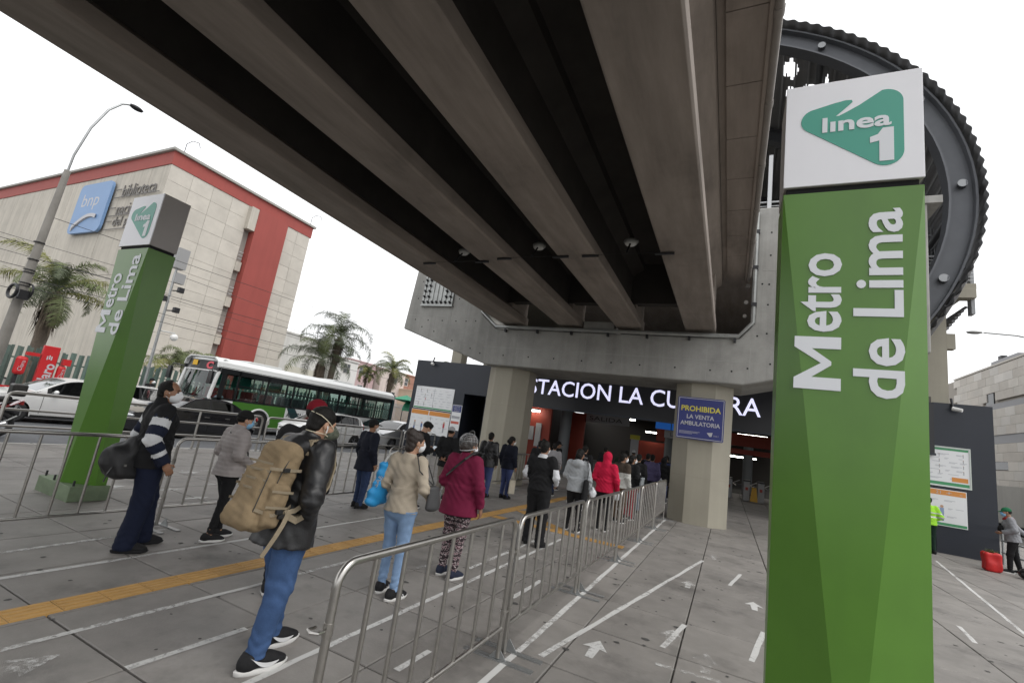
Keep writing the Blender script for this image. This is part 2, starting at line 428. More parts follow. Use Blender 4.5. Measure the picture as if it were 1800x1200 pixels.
# tactile guide strip, tile by tile
def tact_mesh(w,l):
    m = MB().box(-w/2+.003,w/2-.003,-l/2+.003,l/2-.003,-.02,.003)
    for i in range(4):
        x = -w/2+w*(i+.5)/4; m.box(x-.016,x+.016,-l/2+.012,l/2-.012,.003,.007)
    return m.mesh('tactile_tile', tactm)
tm = tact_mesh(.245,.3)
for i in range(48):
    o = obj('tactile_tile', tm, plaza); o.matrix_parent_inverse = Matrix.Identity(4); o.location = (-4.5,.75+.3*i,.0035)
for i in range(9):
    o = obj('tactile_tile', tm, plaza); o.matrix_parent_inverse = Matrix.Identity(4); o.location = (-4.2+.3*i,9.15,.0035); o.rotation_euler = (0,0,pi/2)
for i in range(7):
    o = obj('tactile_tile', tm, plaza); o.matrix_parent_inverse = Matrix.Identity(4); o.location = (-4.2+.23*i,10.4-.19*i,.0038); o.rotation_euler = (0,0,RAD(50))
# painted queue lines and arrows on the slabs
def line(x0,y0,x1,y1,w=.055,m=whitep):
    d = Vector((x1-x0,y1-y0)).normalized(); n = Vector((-d.y,d.x))*w/2; q = MB(); L = math.hypot(x1-x0,y1-y0); k = max(1,int(L/.25))
    pts = []
    for i in range(k+1):
        t = i/k; j = random.uniform(-.004,.004); ww = random.uniform(.85,1.1)
        cx, cy = x0+(x1-x0)*t+j, y0+(y1-y0)*t
        pts += [(cx+n.x*ww,cy+n.y*ww,.0042),(cx-n.x*ww,cy-n.y*ww,.0042)]
    q.add(pts, [(2*i,2*i+1,2*i+3,2*i+2) for i in range(k)]); q.build('queue_line', m, plaza)
for a in [(-1.5,2.2,-1.5,14.2),(-1.32,4.07,-.33,9.7),(-2.65,1.75,-2.66,8.6),(-3.3,2.0,-3.29,2.8),(-2.06,5.1,-2.05,5.97),(-3.33,5.08,-3.31,5.29),
          (-.47,5.09,-.34,5.92),(.29,5.45,.45,6.46),(.11,8.29,.28,9.31),(3.08,9.37,2.97,8.56),(-5.3,1.2,-5.35,7.2),(-2.06,3.1,-2.05,3.5)]: line(*a)
for a in [(-4.0,.8,-3.98,5.4),(5.3,17.47,3.9,9.4),(-6.0,2.23,-6.15,3.73),(-7.18,7.68,-8.17,13.1),(-10.12,6.1,-9.87,11),(-6.38,7.17,-6.99,12),(-8.6,3.4,-8.7,9),(-7.3,4.2,-7.35,7.4),(-.48,4.68,.05,4.76),(-2.9,5.6,-2.95,9.5)]: line(*a, m=(whitef if a[0] != 5.3 else whitep))
def arrow(x,y,m=whitep,s=1.,rz=0):
    p = [(-.04,-.24),(.04,-.24),(.05,.02),(.13,.0),(0,.24),(-.13,.0),(-.05,.02)]
    q = MB().add([(x+(a*cos(rz)-b*sin(rz))*s,y+(a*sin(rz)+b*cos(rz))*s,.0044) for a,b in p], [(0,1,2,6),(2,3,4),(2,4,6),(4,5,6)]); q.build('painted_arrow', m, plaza)
for a in [(-.99,4.56),(.4,7.48),(-.43,7.71),(-8.8,4.34),(-8.38,5.0),(-7.66,5.0),(-9.9,6.2),(-7.0,5.9),(-6.9,9.2),(2.2,7.9),(1.85,6.6)]: arrow(*a, s=.85)
for a in [(-3.72,1.6),(-.09,5.06),(-.43,5.42),(-.15,10.3)]: arrow(*a, m=whitef)

# ---------------------------------------------------------------- viaduct
via = thing('viaduct', 'wide concrete viaduct on four brown girders crossing overhead towards the station', 'viaduct', (-3.97,5,0))
Y0, Y1 = -30, 14.35
def gird(x0,x1):
    c = (x0+x1)/2; w = (x1-x0)/2
    p = [(c-w,5.45),(c-w+.03,5.42),(c+w-.03,5.42),(c+w,5.45),(c+w,5.68),(c+.2,5.86),(c-.2,5.86),(c-w,5.68)]
    p2 = [(c+.2,5.862),(c+.2,6.72),(c+.5,6.93),(c+.52,7.1),(c-.52,7.1),(c-.5,6.93),(c-.2,6.72),(c-.2,5.862)]
    return MB().prism(p,'y',Y0,Y1), MB().prism(p2,'y',Y0,Y1)
GX = [(-7.43,-6.57),(-5.31,-4.5),(-3.39,-2.58),(-1.34,-.51)]
shade_conc = M('concrete_shaded', (.045,.04,.036), .9, amp=.25, scale=1.5, stain=.2)  # shade between the girders, painted in as a near-black base colour
for a,b in GX:
    g0, g1 = gird(a,b); go = g0.build('girder', conc_d, via, bevel=.008); g1.build('web', conc_d if b > -1 else shade_conc, go)  # fourth web faces open sky, so it keeps the unshaded colour
# end blocks where the web thickens at the bearing
for a,b in GX: MB().box((a+b)/2-.4,(a+b)/2+.36,13.1,Y1+.02,5.70,7.09).build('end_block', conc_d, via, bevel=.03)
MB().box(-8.9,.2,Y0,Y1,7.1,7.45).build('deck', M('concrete_shaded', (.05,.045,.04), .9, amp=.2, scale=1.5, stain=.2), via)  # deck underside gets the same colour with the shade painted in
MB().box(-.40,.169,Y0+.01,Y1-.01,7.08,7.099).build('overhang_soffit', conc_d, via)  # skylight on the overhang painted in with the lighter concrete colour
sp = MB().box(-.29,.17,-.61,.61,7.03,7.079).mesh('soffit_panel', conc_d)
for i in range(-8,7):
    o = obj('soffit_panel', sp, via); o.matrix_parent_inverse = via.matrix_basis.inverted(); o.location = (0,5.63+1.235*i,0)
pr = MB().prism([(.17,7.0),(.21,7.0),(.30,7.1),(.30,8.3),(.12,8.3),(.12,7.46),(.17,7.46)],'y',Y0,Y1); pr.build('parapet', conc_d, via, bevel=.01)
MB().prism([(-9.0,7.0),(-8.9,7.0),(-8.9,8.3),(-9.0,8.3)],'y',Y0,Y1).build('parapet', conc_d, via)
pp = MB(); pp.tube([(.275,y,7.04) for y in (Y0,14.2)],.055,8); 
for i in range(-5,12): pp.cyl((.275,i*1.6+.3,7.04),(.275,i*1.6+.42,7.04),.066)
pp.build('drain_pipe', M('grey_pipe',(.24,.22,.20),.6,amp=.15,scale=3), via, smooth=50)
for i in range(3):
    a = GX[i][1]; b = GX[i+1][0]
    MB().box((a+b)/2-1.0,(a+b)/2+1.0,13.0,13.3,5.9,7.09).build('diaphragm', shade_conc, via)
    for yy in (-9.5,): MB().box(a-.2,b+.2,yy,yy+.25,5.9,7.09).build('diaphragm', conc_d, via)
# floodlights hung on rods between the girders
lampw = M('lamp_lens', (.55,.56,.54), .25, amp=.1, scale=20); lampm = M('lamp_housing', (.33,.33,.32), .5, .5)
for (x,y,g,lab) in ((-6.85+.9,8.75,0,'oval floodlight hanging between the first and second girders from the left'),(-4.56+.62,8.62,1,'oval floodlight hanging between the two middle girders'),(-2.28+.3,8.62,2,'oval floodlight hanging between the last two girders, nearest the pylon')):
    a = GX[g][1]; b = GX[g+1][0]; cx = (a+b)/2
    t = thing('floodlight', lab, 'floodlight', (cx,y,7.1), 'floodlights under the viaduct')
    q = MB().cyl((a-.26,y-.3,5.39),(a+.08,y-.3,5.39),.026).cyl((b-.08,y-.3,5.39),(b+.26,y-.3,5.39),.026)
    q.box(a-.02,b+.02,y-.303,y-.297,5.41,5.416); q.build('hanger_rod', dark, t)
    MB().cyl((cx,y-.3,5.43),(cx,y-.05,5.75),.02).build('arm', dark, t)
    MB().sphere((cx,y,5.80),.15,16,8,(1.0,.8,.5)).build('housing', lampm, t, smooth=60)
    MB().sphere((cx,y-.015,5.76),.125,16,8,(1,.8,.55)).build('lens', lampw, t, smooth=60)

# ---------------------------------------------------------------- pier: two octagonal columns and the U shaped cap
pier = thing('viaduct_pier', 'grey concrete pier with U shaped cap on two beige octagonal columns', 'pier', (-3.97,15.1,0))
capp = [(-11.7,5.07),(-8.06,3.98),(-7.8,3.92),(.25,3.92),(.5,3.98),(4.28,5.07),(4.28,9.2),(.46,9.2),(.46,5.66),(.10,5.22),(-7.62,5.22),(-8.27,5.75),(-8.27,9.2),(-11.4,9.2)]
MB().prism(capp,'y',14.0,16.3).build('cap', conc, pier, bevel=.05, bseg=3)
for cx in (-7.22,-.74):
    q = [(cx+.85*cos(pi/8+pi/4*i), 15.12+.85*sin(pi/8+pi/4*i)) for i in range(8)]
    MB().prism(q,'z',-.02,3.95).build('column', conc_col, pier, bevel=.012)
    for zz in (1.27,2.6):
        q2 = [(cx+.851*cos(pi/8+pi/4*i), 15.12+.851*sin(pi/8+pi/4*i)) for i in range(8)]
        MB().prism(q2,'z',zz,zz+.006).build('pour_joint', M('column_joint',(.28,.26,.205),.8), pier)
th = MB().cyl((0,-.004,0),(0,.03,0),.026,n=8).mesh('tie_hole', blackm)
for x,z in [(-11.2,5.45),(-10.6,5.44),(-9.95,5.44),(-9.34,5.44),(-8.9,5.45),(-8.5,5.47),(-10.83,5.17),(-10.24,5.01),(-9.37,4.7),(-8.54,4.45),(-8.11,4.3),(-7.18,4.28),(-6.23,4.28),(-5.32,4.29),(-4.37,4.28),(-3.42,4.29),(-2.55,4.28),(-1.54,4.28),(-.59,4.27),(-.04,4.28),(.35,4.39),(.89,4.55),(.78,5.4),(.78,6.23),(.79,6.83),(.62,6.84),(.55,5.32),(-11.25,6.3),(-11.15,7.0),(-9.35,6.3),(-8.9,6.6),(.8,7.7),(.8,8.4)]:
    o = obj('tie_hole', th, pier); o.location = (x,14.0,z); o.matrix_parent_inverse = pier.matrix_basis.inverted()
# shutter-board seams standing a few millimetres proud
sm = M('concrete_seam', (.36,.36,.34), .9, amp=.2, scale=4)
q = MB()
for x0,x1,z in ((-11.6,-8.4,5.62),(-11.55,-8.4,6.45),(.62,4.2,6.05),(.62,4.2,7.25),(-8,.3,4.55),(.62,4.2,5.0)): q.box(x0,x1,13.996,14.01,z-.006,z+.006)
for x,z0,z1 in ((-10.9,4.9,6.0),(-9.6,4.5,6.0),(-9.0,4.4,7.0),(-7.9,4.0,5.2),(-6.7,4.0,5.2),(-5.5,4.0,5.2),(-4.3,4.0,5.2),(-3.1,4.0,5.2),(-1.9,4.0,5.2),(-.7,4.0,5.2),(.4,4.05,5.2)): q.box(x-.005,x+.005,13.9965,14.01,z0,z1)
q.build('formwork_seam', sm, pier)
gut = M('galvanised_gutter', (.36,.37,.36), .45, .6, amp=.2, scale=3)
path = [(-8.22,13.93,8.6),(-8.22,13.93,5.8),(-7.58,13.93,5.27),(.08,13.93,5.27),(.42,13.93,5.68),(.42,13.93,9.0)]
MB().tube(path,.062,8).build('drain_pipe', gut, pier, smooth=40)
for x in (-7.2,-6,-4.8,-3.6,-2.4,-1.2,0): MB().box(x-.03,x+.03,13.88,14.0,5.1,5.2).build('pipe_bracket', dark, pier)
for z in (6.2,7.3,8.4): MB().box(.36,.50,13.86,14.0,z-.05,z+.05).build('pipe_bracket', dark, pier)
for a,b in GX: MB().box((a+b)/2-.3,(a+b)/2+.3,13.99+.3,14.35,5.23,5.41).build('bearing_pad', dark, pier)
for a,b in ((GX[1][1]+.05,GX[2][0]-.05),): MB().box(a,b,14.02,15.5,5.225,5.6).build('shear_key', conc, pier, bevel=.02)
# anchor plate grille on the left horn
t = MB().box(-11.0,-9.6,13.93,13.999,6.03,7.75).build('anchor_plate', gut, pier)
q = MB()
for i in range(7): q.box(-10.95+.2*i,-10.9+.2*i,13.90,13.93,6.08,7.7)
q.build('plate_rib', gut, t)
q = MB()
for i in range(7):
    for k in range(7):
        if 1 < i < 5 and k > 0: continue
        q.cyl((-10.9+.2*i,13.84,6.15+.22*k),(-10.9+.2*i,13.93,6.12+.22*k),.035,.05,6)
q.build('anchor_bolt', dark, t)
MB().box(-11.03,-9.57,13.9,13.999,5.98,6.03).build('plate_ledge', gut, t)

# ---------------------------------------------------------------- station building
st = thing('station_building', 'dark metro station hall below the platform behind the pier', 'station', (-3.7,30,0))
navy = M('navy_panel', (.022,.026,.036), .38, amp=.1, scale=.8, spec=.4)
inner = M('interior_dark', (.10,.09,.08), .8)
redw = M('red_wall', (.30,.045,.025), .6, amp=.1, scale=2)
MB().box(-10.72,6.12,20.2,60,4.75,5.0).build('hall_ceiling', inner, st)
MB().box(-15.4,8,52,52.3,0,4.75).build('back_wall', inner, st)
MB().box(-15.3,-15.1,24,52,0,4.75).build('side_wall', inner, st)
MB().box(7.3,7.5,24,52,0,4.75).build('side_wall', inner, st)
# platform wing, beam and columns seen right of the near pylon
bei = conc_col
MB().box(-14,7.4,20.15,60,8.85,9.05).build('platform_slab', bei, st)
MB().box(5.9,7.38,20.1,20.5,8.52,8.85).build('edge_beam', bei, st, bevel=.01)
MB().box(-8.2,-4.6+5.2,16.35,60,8.4,8.6).build('track_slab', conc_d, st)
for cx in (6.35,):
    MB().prism([(cx-.35,20.55),(cx+.35,20.55),(cx+.35,21.2),(cx-.35,21.2)],'z',0,8.85).build('column', bei, st)
MB().box(6.72,6.95,20.6,20.9,6.8,7.35).build('wall_bracket', bei, st)
for y0 in (20.6,):
    MB().prism([(-13.6,y0),(-13.0,y0),(-13.0,y0+.6),(-13.6,y0+.6)],'z',0,8.85).build('column', bei, st)
    MB().prism([(-11.9,y0+.5),(-11.3,y0+.5),(-11.3,y0+1.1),(-11.9,y0+1.1)],'z',4.9,8.85).build('column', bei, st)
# inside: red booths, grey columns, hanging signs, turnstiles
t = MB().box(-10.6,-8.45,23.0,23.2,0,3.5).build('red_wall', redw, st)
MB().box(-8.44,-7.2,25.0,25.2,0,3.3).build('red_wall', redw, st)
MB().box(-4.6,-1.6,34,34.2,2.6,3.6).build('red_fascia', redw, st)
MB().box(-7.0,-2.2,40.5,40.7,.0,2.6).build('red_wall', redw, st)
MB().box(-.2,3.6,27.0,27.4,2.75,3.35).build('red_fascia', redw, st)
MB().box(-.2,3.6,27.5,27.8,2.35,2.6).build('red_fascia', redw, st)
for x,y in ((-7.95,24),(-3.6,33),(1.2,36),(5,30)): MB().cyl((x,y,0),(x,y,4.75),.3,n=14).build('grey_column', M('grey_column_paint',(.20,.215,.225),.6,streak=.3), st, smooth=40)
for b in ((-9.9,-9.3,22.9,22.99,1.5,2.2),(-9.2,-8.9,22.9,22.99,1.2,2.4),(-10.4,-10.1,22.9,22.99,.8,1.9)): MB().box(*b).build('notice', M('notice_white',(.5,.5,.5),.5) , st)
hsg = M('hanging_sign_grey',(.45,.45,.47),.5)
def hsign(name,x0,x1,y,z0,z1,mat,txt,tm,lab):
    t = thing(name, lab, 'sign', ((x0+x1)/2,y,z0))
    MB().box(x0,x1,y,y+.12,z0,z1).build('panel', mat, t)
    MB().cyl((x0+.3,y+.06,z1),(x0+.3,y+.06,4.75),.02).cyl((x1-.3,y+.06,z1),(x1-.3,y+.06,4.75),.02).build('hanger', dark, t)
    if txt: text(txt, frame(((x0+x1)/2,y-.003,(z0+z1)/2),(1,0,0),(0,0,1)), (x1-x0)*.72, (z1-z0)*.5, tm, t)
letw = M('letter_white',(.45,.45,.47),.5)
hsign('hanging_sign',-7.6,-5.0,26,2.95,3.4,hsg,'SALIDA',M('letter_dark',(.03,.03,.03),.5),'long grey hanging sign inside the hall next to the grey column')
hsign('hanging_sign',-3.0,-.9,25,2.6,2.98,hsg,'LA CULTURA',M('letter_dark',(.03,.03,.03),.5),'grey hanging sign reading LA CULTURA left of the right column')
t = thing('ticket_screen','small lit blue and white screen high inside the hall','screen',(-2.4,26,3.1))
MB().box(-3.6,-1.9,26,26.1,3.05,3.5).build('blue_panel', M('screen_blue',(.02,.12,.45),.4,emit=.25), t)
MB().box(-1.9,-.8,26,26.1,3.0,3.45).build('white_panel', M('screen_white',(.7,.85,.9),.4,emit=.7), t)
for i in range(4): MB().box(-1.75+.27*i,-1.72+.27*i,25.99,26.0,3.0,3.45).build('screen_bar', dark, t)
tl = M('tube_light',(1,.95,.85),.5,emit=11)
def tube(x0,x1,y,z,lab):
    t = thing('tube_light', lab, 'lamp', ((x0+x1)/2,y,z)); MB().box(x0,x1,y,y+.1,z,z+.09).build('tube', tl, t); MB().box(x0-.05,x1+.05,y-.02,y+.12,z+.091,z+.16).build('fitting', dark, t)
tube(-9.8,-9.0,22.6,2.95,'lit tube light over the red booth behind the left column')
tube(-.2,1.8,38,2.3,'lit tube light deep in the hall right of the right column')
tube(-7.0,-5.6,31,3.6,'lit tube light in the hall beside the long grey sign')
tube(.4,2.0,31,3.5,'lit tube light in the hall above the turnstiles')
tube(-6.3,-5.2,40,3.3,'lit tube light deep in the hall above the queue')
ex = thing('exit_sign','small lit orange sign inside the hall beside the right column','sign',(-1.55,24,2.75)); MB().box(-1.75,-1.4,24,24.08,2.35,2.62).build('panel', dark, ex); MB().box(-1.66,-1.5,23.99,24.0,2.39,2.58).build('lamp', M('orange_lamp',(1,.25,.04),.5,emit=3), ex)
ng = thing('info_totem','narrow yellow topped white notice post inside the hall','notice',(-4.9,28,0)); MB().box(-5.2,-4.75,28,28.1,1.2,2.35).build('board', M('notice_white'), ng); MB().box(-5.25,-4.7,27.98,28.1,2.35,2.6).build('header', M('notice_yellow',(.7,.65,.05),.5), ng); MB().cyl((-4.97,28.05,0),(-4.97,28.05,1.2),.05).build('post', dark, ng)
def turnst(x, lab):
    t = thing('turnstile', lab, 'turnstile', (x,28.4,0), 'turnstiles in the station hall')
    MB().box(x-.16,x+.16,28.4,29.7,0,1.0).build('cabinet', M('turnstile_grey',(.34,.34,.34),.4), t, bevel=.03)
    MB().box(x-.17,x+.17,28.38,29.7,1.0,1.06).build('cover', dark, t)
    MB().box(x-.06,x+.06,28.39,28.399,.55,.7).build('reader', M('reader_red',(.4,.05,.03),.5), t)
    for a in (0,2.1,4.2): MB().cyl((x+.17,28.9,.8),(x+.17+.35*abs(cos(a)),28.9+.25*sin(a),.8+.2*cos(a)),.018).build('arm', steel, t)
turnst(.95,'white turnstile cabinet just right of the right column, left of the yellow floor sign'); turnst(1.62,'white turnstile cabinet right of the yellow floor sign'); turnst(.1,'grey turnstile half hidden behind the right column'); turnst(2.4,'turnstile cabinet hidden beside the near pylon')
wf = thing('floor_sign','yellow folding wet floor sign between two turnstiles','floor sign',(1.28,27.9,0))
q = MB().prism([(1.1,.05),(1.46,.05),(1.38,.75),(1.18,.75)],'y',27.86,27.89); q.build('front_board', M('sign_yellow',(.6,.33,.02),.5), wf)
MB().prism([(1.1,.05),(1.46,.05),(1.38,.75),(1.18,.75)],'y',28.0,28.03).build('rear_board', M('sign_yellow'), wf)

# entrance sign with lit letters
sg = thing('station_sign', 'black entrance sign with white lit letters ESTACION LA CULTURA', 'sign', (-4,20,3.1))
MB().box(-10.72,6.12,20.0,20.19,3.1,4.74).build('sign_board', M('sign_black',(.012,.012,.015),.35), sg)
MB().box(-10.72,6.12,19.9,20.0,3.02,3.095).build('sign_ledge', navy, sg)
led = M('led_letter',(.72,.72,.95),.5,emit=.55)
text('ESTACION LA CULTURA', frame((-4.0,19.998,4.0),(1,0,0),(0,0,1)), 10.05, .70, led, sg, 'letters', .004, .03)
# the two dark kiosks
def poster(t, x0,x1,z0,z1,y,head,hh,green=0,nl=5,seed=1):
    R = random.Random(seed); P = M('poster_white',(.74,.75,.76),.35); b = MB().box(x0,x1,y-.02,y-.001,z0,z1).build('poster', P, t)
    q = MB()
    if head: MB().box(x0+.02,x1-.02,y-.023,y-.0205,z1-hh,z1-.02).build('header_strip', head, b)
    if green: MB().box(x0+.02,x1-.02,y-.023,y-.0205,z0+.02,z0+green).build('footer_strip', M('poster_green',(.06,.28,.12),.5), b)
    for i in range(nl):
        z = z1-hh-.08-(z1-z0-hh-green-.12)*(i+.3)/nl
        xx = x0+.06
        while xx < x1-.2:
            w = R.uniform(.08,.3); w = min(w, x1-.06-xx)
            q.box(xx,xx+w,y-.0225,y-.0205,z-.008,z+.008); 
            if R.random() < .5: q.box(xx,xx+w*.7,y-.0225,y-.0205,z-.035,z-.022)
            xx += w+R.uniform(.05,.25)
    q.build('print_lines', M('poster_ink',(.46,.47,.5),.5), b); return b
def figure(b,x,z,y,h,shirt,legs):
    MB().box(x-h*.1,x+h*.1,y-.0235,y-.0205,z+h*.42,z+h*.8).build('printed_shirt', shirt, b); MB().box(x-h*.08,x+h*.08,y-.0235,y-.0205,z,z+h*.42).build('printed_legs', legs, b)
    MB().cyl((x,y-.0205,z+h*.88),(x,y-.0235,z+h*.88),h*.09,n=10).build('printed_head', M('print_skin',(.5,.3,.2),.5), b)
orange = M('poster_orange',(.62,.25,.05),.45); pblue = M('print_blue',(.08,.14,.32),.5); pred = M('print_red',(.45,.05,.06),.5); pgrey = M('print_grey',(.35,.36,.38),.5)
def camera_fix(x,y,z,lab):
    t = thing('security_camera', lab, 'camera', (x,y,z)); MB().cyl((x,y+.08,z+.25),(x,y-.02,z-.05),.035).build('bracket', dark, t); MB().cyl((x-.02,y-.06,z-.1),(x+.18,y-.2,z-.16),.07,.06).build('body', M('camera_white',(.7,.7,.68),.4), t, smooth=40)
kl = thing('station_kiosk','dark blue panelled kiosk with posters left of the left column','kiosk',(-13,21,0))
MB().box(-15.38,-12.14,20.1,25,-.02,4.8).build('panel_wall', navy, kl); MB().box(-10.9,-10.73,20.1,25,-.02,4.8).build('panel_wall', navy, kl)
MB().box(-12.14,-10.9,20.1,25,3.26,4.8).build('door_lintel', navy, kl); MB().box(-12.14,-10.9,22.2,22.3,0,3.26).build('doorway', blackm, kl)
b = poster(kl,-15.12,-12.74,2.26,3.42,20.1,None,.06,.09,7,3)
MB().box(-13.95,-13.93,20.0765,20.079,2.4,3.35).build('fold_line', pgrey, b)
for i,(x,z) in enumerate(((-14.8,3.2),(-14.4,3.2),(-14.1,3.0),(-14.5,2.95),(-14.45,2.75),(-14.85,2.5),(-14.5,2.5),(-13.9,2.4))): figure(b,x,z-.1,20.1,.2,pred if i==4 else pgrey,pgrey)
b = poster(kl,-15.18,-14.07,1.0,2.2,20.1,orange,.24,.06,2,5); figure(b,-14.85,1.1,20.1,.55,pgrey,pblue); figure(b,-14.4,1.1,20.1,.5,pblue,pgrey)
b = poster(kl,-14.06,-12.75,1.0,2.2,20.1,orange,.24,0,4,6); figure(b,-13.05,1.2,20.1,.55,pred,pgrey); figure(b,-13.9,1.7,20.1,.2,pgrey,pgrey)
b = poster(kl,-12.7,-12.15,1.4,2.66,20.1,M('poster_navy',(.035,.05,.19),.5),.36,0,2,7); MB().box(-12.66,-12.2,20.0765,20.079,1.98,2.1).build('print_block', pgrey, b); MB().box(-12.66,-12.2,20.0765,20.079,1.72,1.84).build('print_block', M('print_coral',(.55,.12,.08),.5), b)
for i,s in enumerate(('NORMAS','PARA TU','SEGURIDAD')): text(s, frame((-12.42,20.0765,2.58-.11*i),(1,0,0),(0,0,1)), .34,.07, letw, b)
camera_fix(-14.35,20.05,4.75,'white security camera on top of the left kiosk')
kr = thing('station_kiosk','dark blue panelled kiosk with posters right of the near pylon','kiosk',(6.9,21,0))
MB().box(6.13,7.63,20.1,24,-.02,4.8).build('panel_wall', navy, kr); MB().box(4.6,6.129,20.12,24,-.02,4.79).build('panel_wall', navy, kr)
b = poster(kr,5.6,7.0,2.1,3.33,20.1,M('poster_green'),.09,.12,7,8); MB().box(6.55,6.95,20.076,20.0788,2.26,2.4).build('print_block', orange, b)
for z in (2.5,2.68,2.86,3.04): figure(b,6.85,z,20.1,.12,pgrey,pgrey); figure(b,6.25,z-.02,20.1,.12,pgrey,pgrey)
bf = MB(); 
for x0,x1,z0,z1 in ((5.57,7.03,2.07,2.1),(5.57,7.03,3.33,3.36),(7.0,7.03,2.1,3.33)): bf.box(x0,x1,20.06,20.1,z0,z1)
bf.build('poster_frame', M('poster_frame_paint',(.55,.6,.56),.4), kr)
b = poster(kr,5.6,6.9,.84,1.98,20.1,orange,.18,.1,3,9); figure(b,6.28,1.0,20.1,.5,M('print_blue_light',(.25,.33,.5),.5),pblue)
text('21', frame((6.2,20.0765,1.88),(1,0,0),(0,0,1)), .12,.09, letw, b)
text('+  -', frame((6.6,20.0765,1.88),(1,0,0),(0,0,1)), .4,.07, letw, b)
camera_fix(6.62,20.05,4.72,'white security camera on top of the right kiosk')
# blue sign on the right column
ps = thing('prohibition_sign','blue sign PROHIBIDA LA VENTA AMBULATORIA fixed on the right column','sign',(-.76,14.2,2.9))
sb = M('sign_blue',(.028,.036,.17),.4)
MB().prism([(-1.36,2.3),(-.18,2.3),(-.15,2.33),(-.15,3.45),(-.18,3.48),(-1.36,3.48),(-1.39,3.45),(-1.39,2.33)],'y',14.17,14.2).build('board', sb, ps)
q = MB(); 
for b in ((-1.365,-.175,2.325,2.34),(-1.365,-.175,3.44,3.455),(-1.365,-1.35,2.34,3.44),(-.19,-.175,2.34,3.44)): q.box(b[0],b[1],14.166,14.1695,b[2],b[3])
q.build('border', letw, ps)
F = lambda x,z: frame((x,14.1695,z),(1,0,0),(0,0,1))
text('PROHIBIDA', F(-.77,3.16), 1.04,.155, M('letter_yellow',(.62,.55,.06),.5), ps, bold=.02); text('LA VENTA', F(-.77,2.93), .72,.12, letw, ps, bold=.02); text('AMBULATORIA', F(-.77,2.74), 1.04,.12, letw, ps, bold=.02)
q = MB()
for i,w in enumerate((.55,.5,.35)): q.box(-1.31,-1.31+w,14.1665,14.1695,2.5-.03*i,2.51-.03*i)
q.build('small_print', letw, ps); MB().prism([(-.58,2.52),(-.43,2.54),(-.45,2.43),(-.5,2.42)],'y',14.1665,14.1695).build('logo', letw, ps); text('Linea 1', F(-.34,2.46), .12,.04, letw, ps)
MB().box(-1.1,-.4,14.2,14.34,2.5,2.56).build('bracket', dark, ps)

# ---------------------------------------------------------------- oval corrugated roof
rf = thing('station_roof','huge oval roof of dark corrugated sheet with ragged holes above the platform','roof',(-3.7,30,9))
rm = M('corrugated_sheet',(.22,.222,.23),.6,.0,amp=.15,scale=.8,streak=.2)
CX, CZ = -3.7, 10.9
def rpt(th, y, off=0):
    k = min(1,(y-17)/9.); k = 1-(1-k)**2
    a = 10.3+.9*k; b = 8.75+.3*k
    return Vector((CX+(a+off)*cos(th), y, CZ+(b+off)*sin(th)))
n = 750; ys = [17,17.6,18.4,19.5,20.5,21.5,22.5,23.5,25,28,33,40,50,62]
th0, th1 = RAD(-30), RAD(210); vs = []; fs = []
for j,y in enumerate(ys):
    for i in range(n+1):
        t = th0+(th1-th0)*i/n; vs.append(rpt(t, y, .036*sin(2*pi*i/8.)))
R = random.Random(5)
holes = [(19.7,RAD(60.5),.6,.03),(20.6,RAD(56),.3,.022),(21.2,RAD(60),.35,.02),(20.3,RAD(52.0),.7,.010),(22.2,RAD(57),.5,.014),(21.6,RAD(50.5),.25,.012)]
yy = ys[:3]+[18.4+.22*i for i in range(1,26)]+[25,28,33,40,50,62]; ys = yy; vs = []
for j,y in enumerate(ys):
    for i in range(n+1):
        t = th0+(th1-th0)*i/n; vs.append(rpt(t, y, .036*sin(2*pi*i/8.)))
for j in range(len(ys)-1):
    for i in range(n):
        t = th0+(th1-th0)*(i+.5)/n; y = (ys[j]+ys[j+1])/2
        if any(((y-hy)/ry)**2+((t-ht)/rt)**2 < R.uniform(.55,1.25) for hy,ht,ry,rt in holes): continue
        fs.append((j*(n+1)+i, j*(n+1)+i+1, (j+1)*(n+1)+i+1, (j+1)*(n+1)+i))
me = bpy.data.meshes.new('corrugated_shell'); me.from_pydata([tuple(v) for v in vs],[],fs); me.materials.append(rm); me.polygons.foreach_set('use_smooth',[True]*len(fs))
obj('corrugated_shell', me, rf)
arm = M('roof_steel',(.10,.105,.115),.5,.3,amp=.1,scale=2)
for y in (17.5,24,31,38,46):
    q = MB(); k = 60
    for w0,w1,d0,d1 in ((-.24,.24,-.26,-.2),(-.24,.24,-.90,-.84),(-.03,.03,-.84,-.26)):
        vs = []
        for i in range(k+1):
            t = RAD(-34)+(RAD(248))*i/k
            for yy_,dd in ((w0,d0),(w1,d0),(w1,d1),(w0,d1)): vs.append(rpt(t,y,dd)+Vector((0,yy_,0)))
        q.add(vs, [(i*4+j,i*4+(j+1)%4,(i+1)*4+(j+1)%4,(i+1)*4+j) for i in range(k) for j in range(4)])
    q.build('arch_beam', arm, rf, smooth=30)
for td in (-19,3,26,52,75,100,128,154,177,199):
    t = RAD(td); q = MB(); q.tube([rpt(t,y,-.5) for y in (17.3,20,24,31,38,46,60)],.12,10); q.build('purlin', arm, rf, smooth=40)
    p = rpt(t,17.3,-.5); MB().cyl(p+Vector((0,-.012,0)),p+Vector((0,.0,0)),.125,n=14).build('purlin_cap', M('cap_steel',(.33,.34,.35),.5,.3), rf)
ribm = M('rib_steel',(.30,.305,.315),.55,.1)
for td in range(-28,209,3):
    t = RAD(td); MB().tube([rpt(t,y,-.12) for y in (18.3,20,24,31,38)],.04,5).build('rib', ribm, rf)
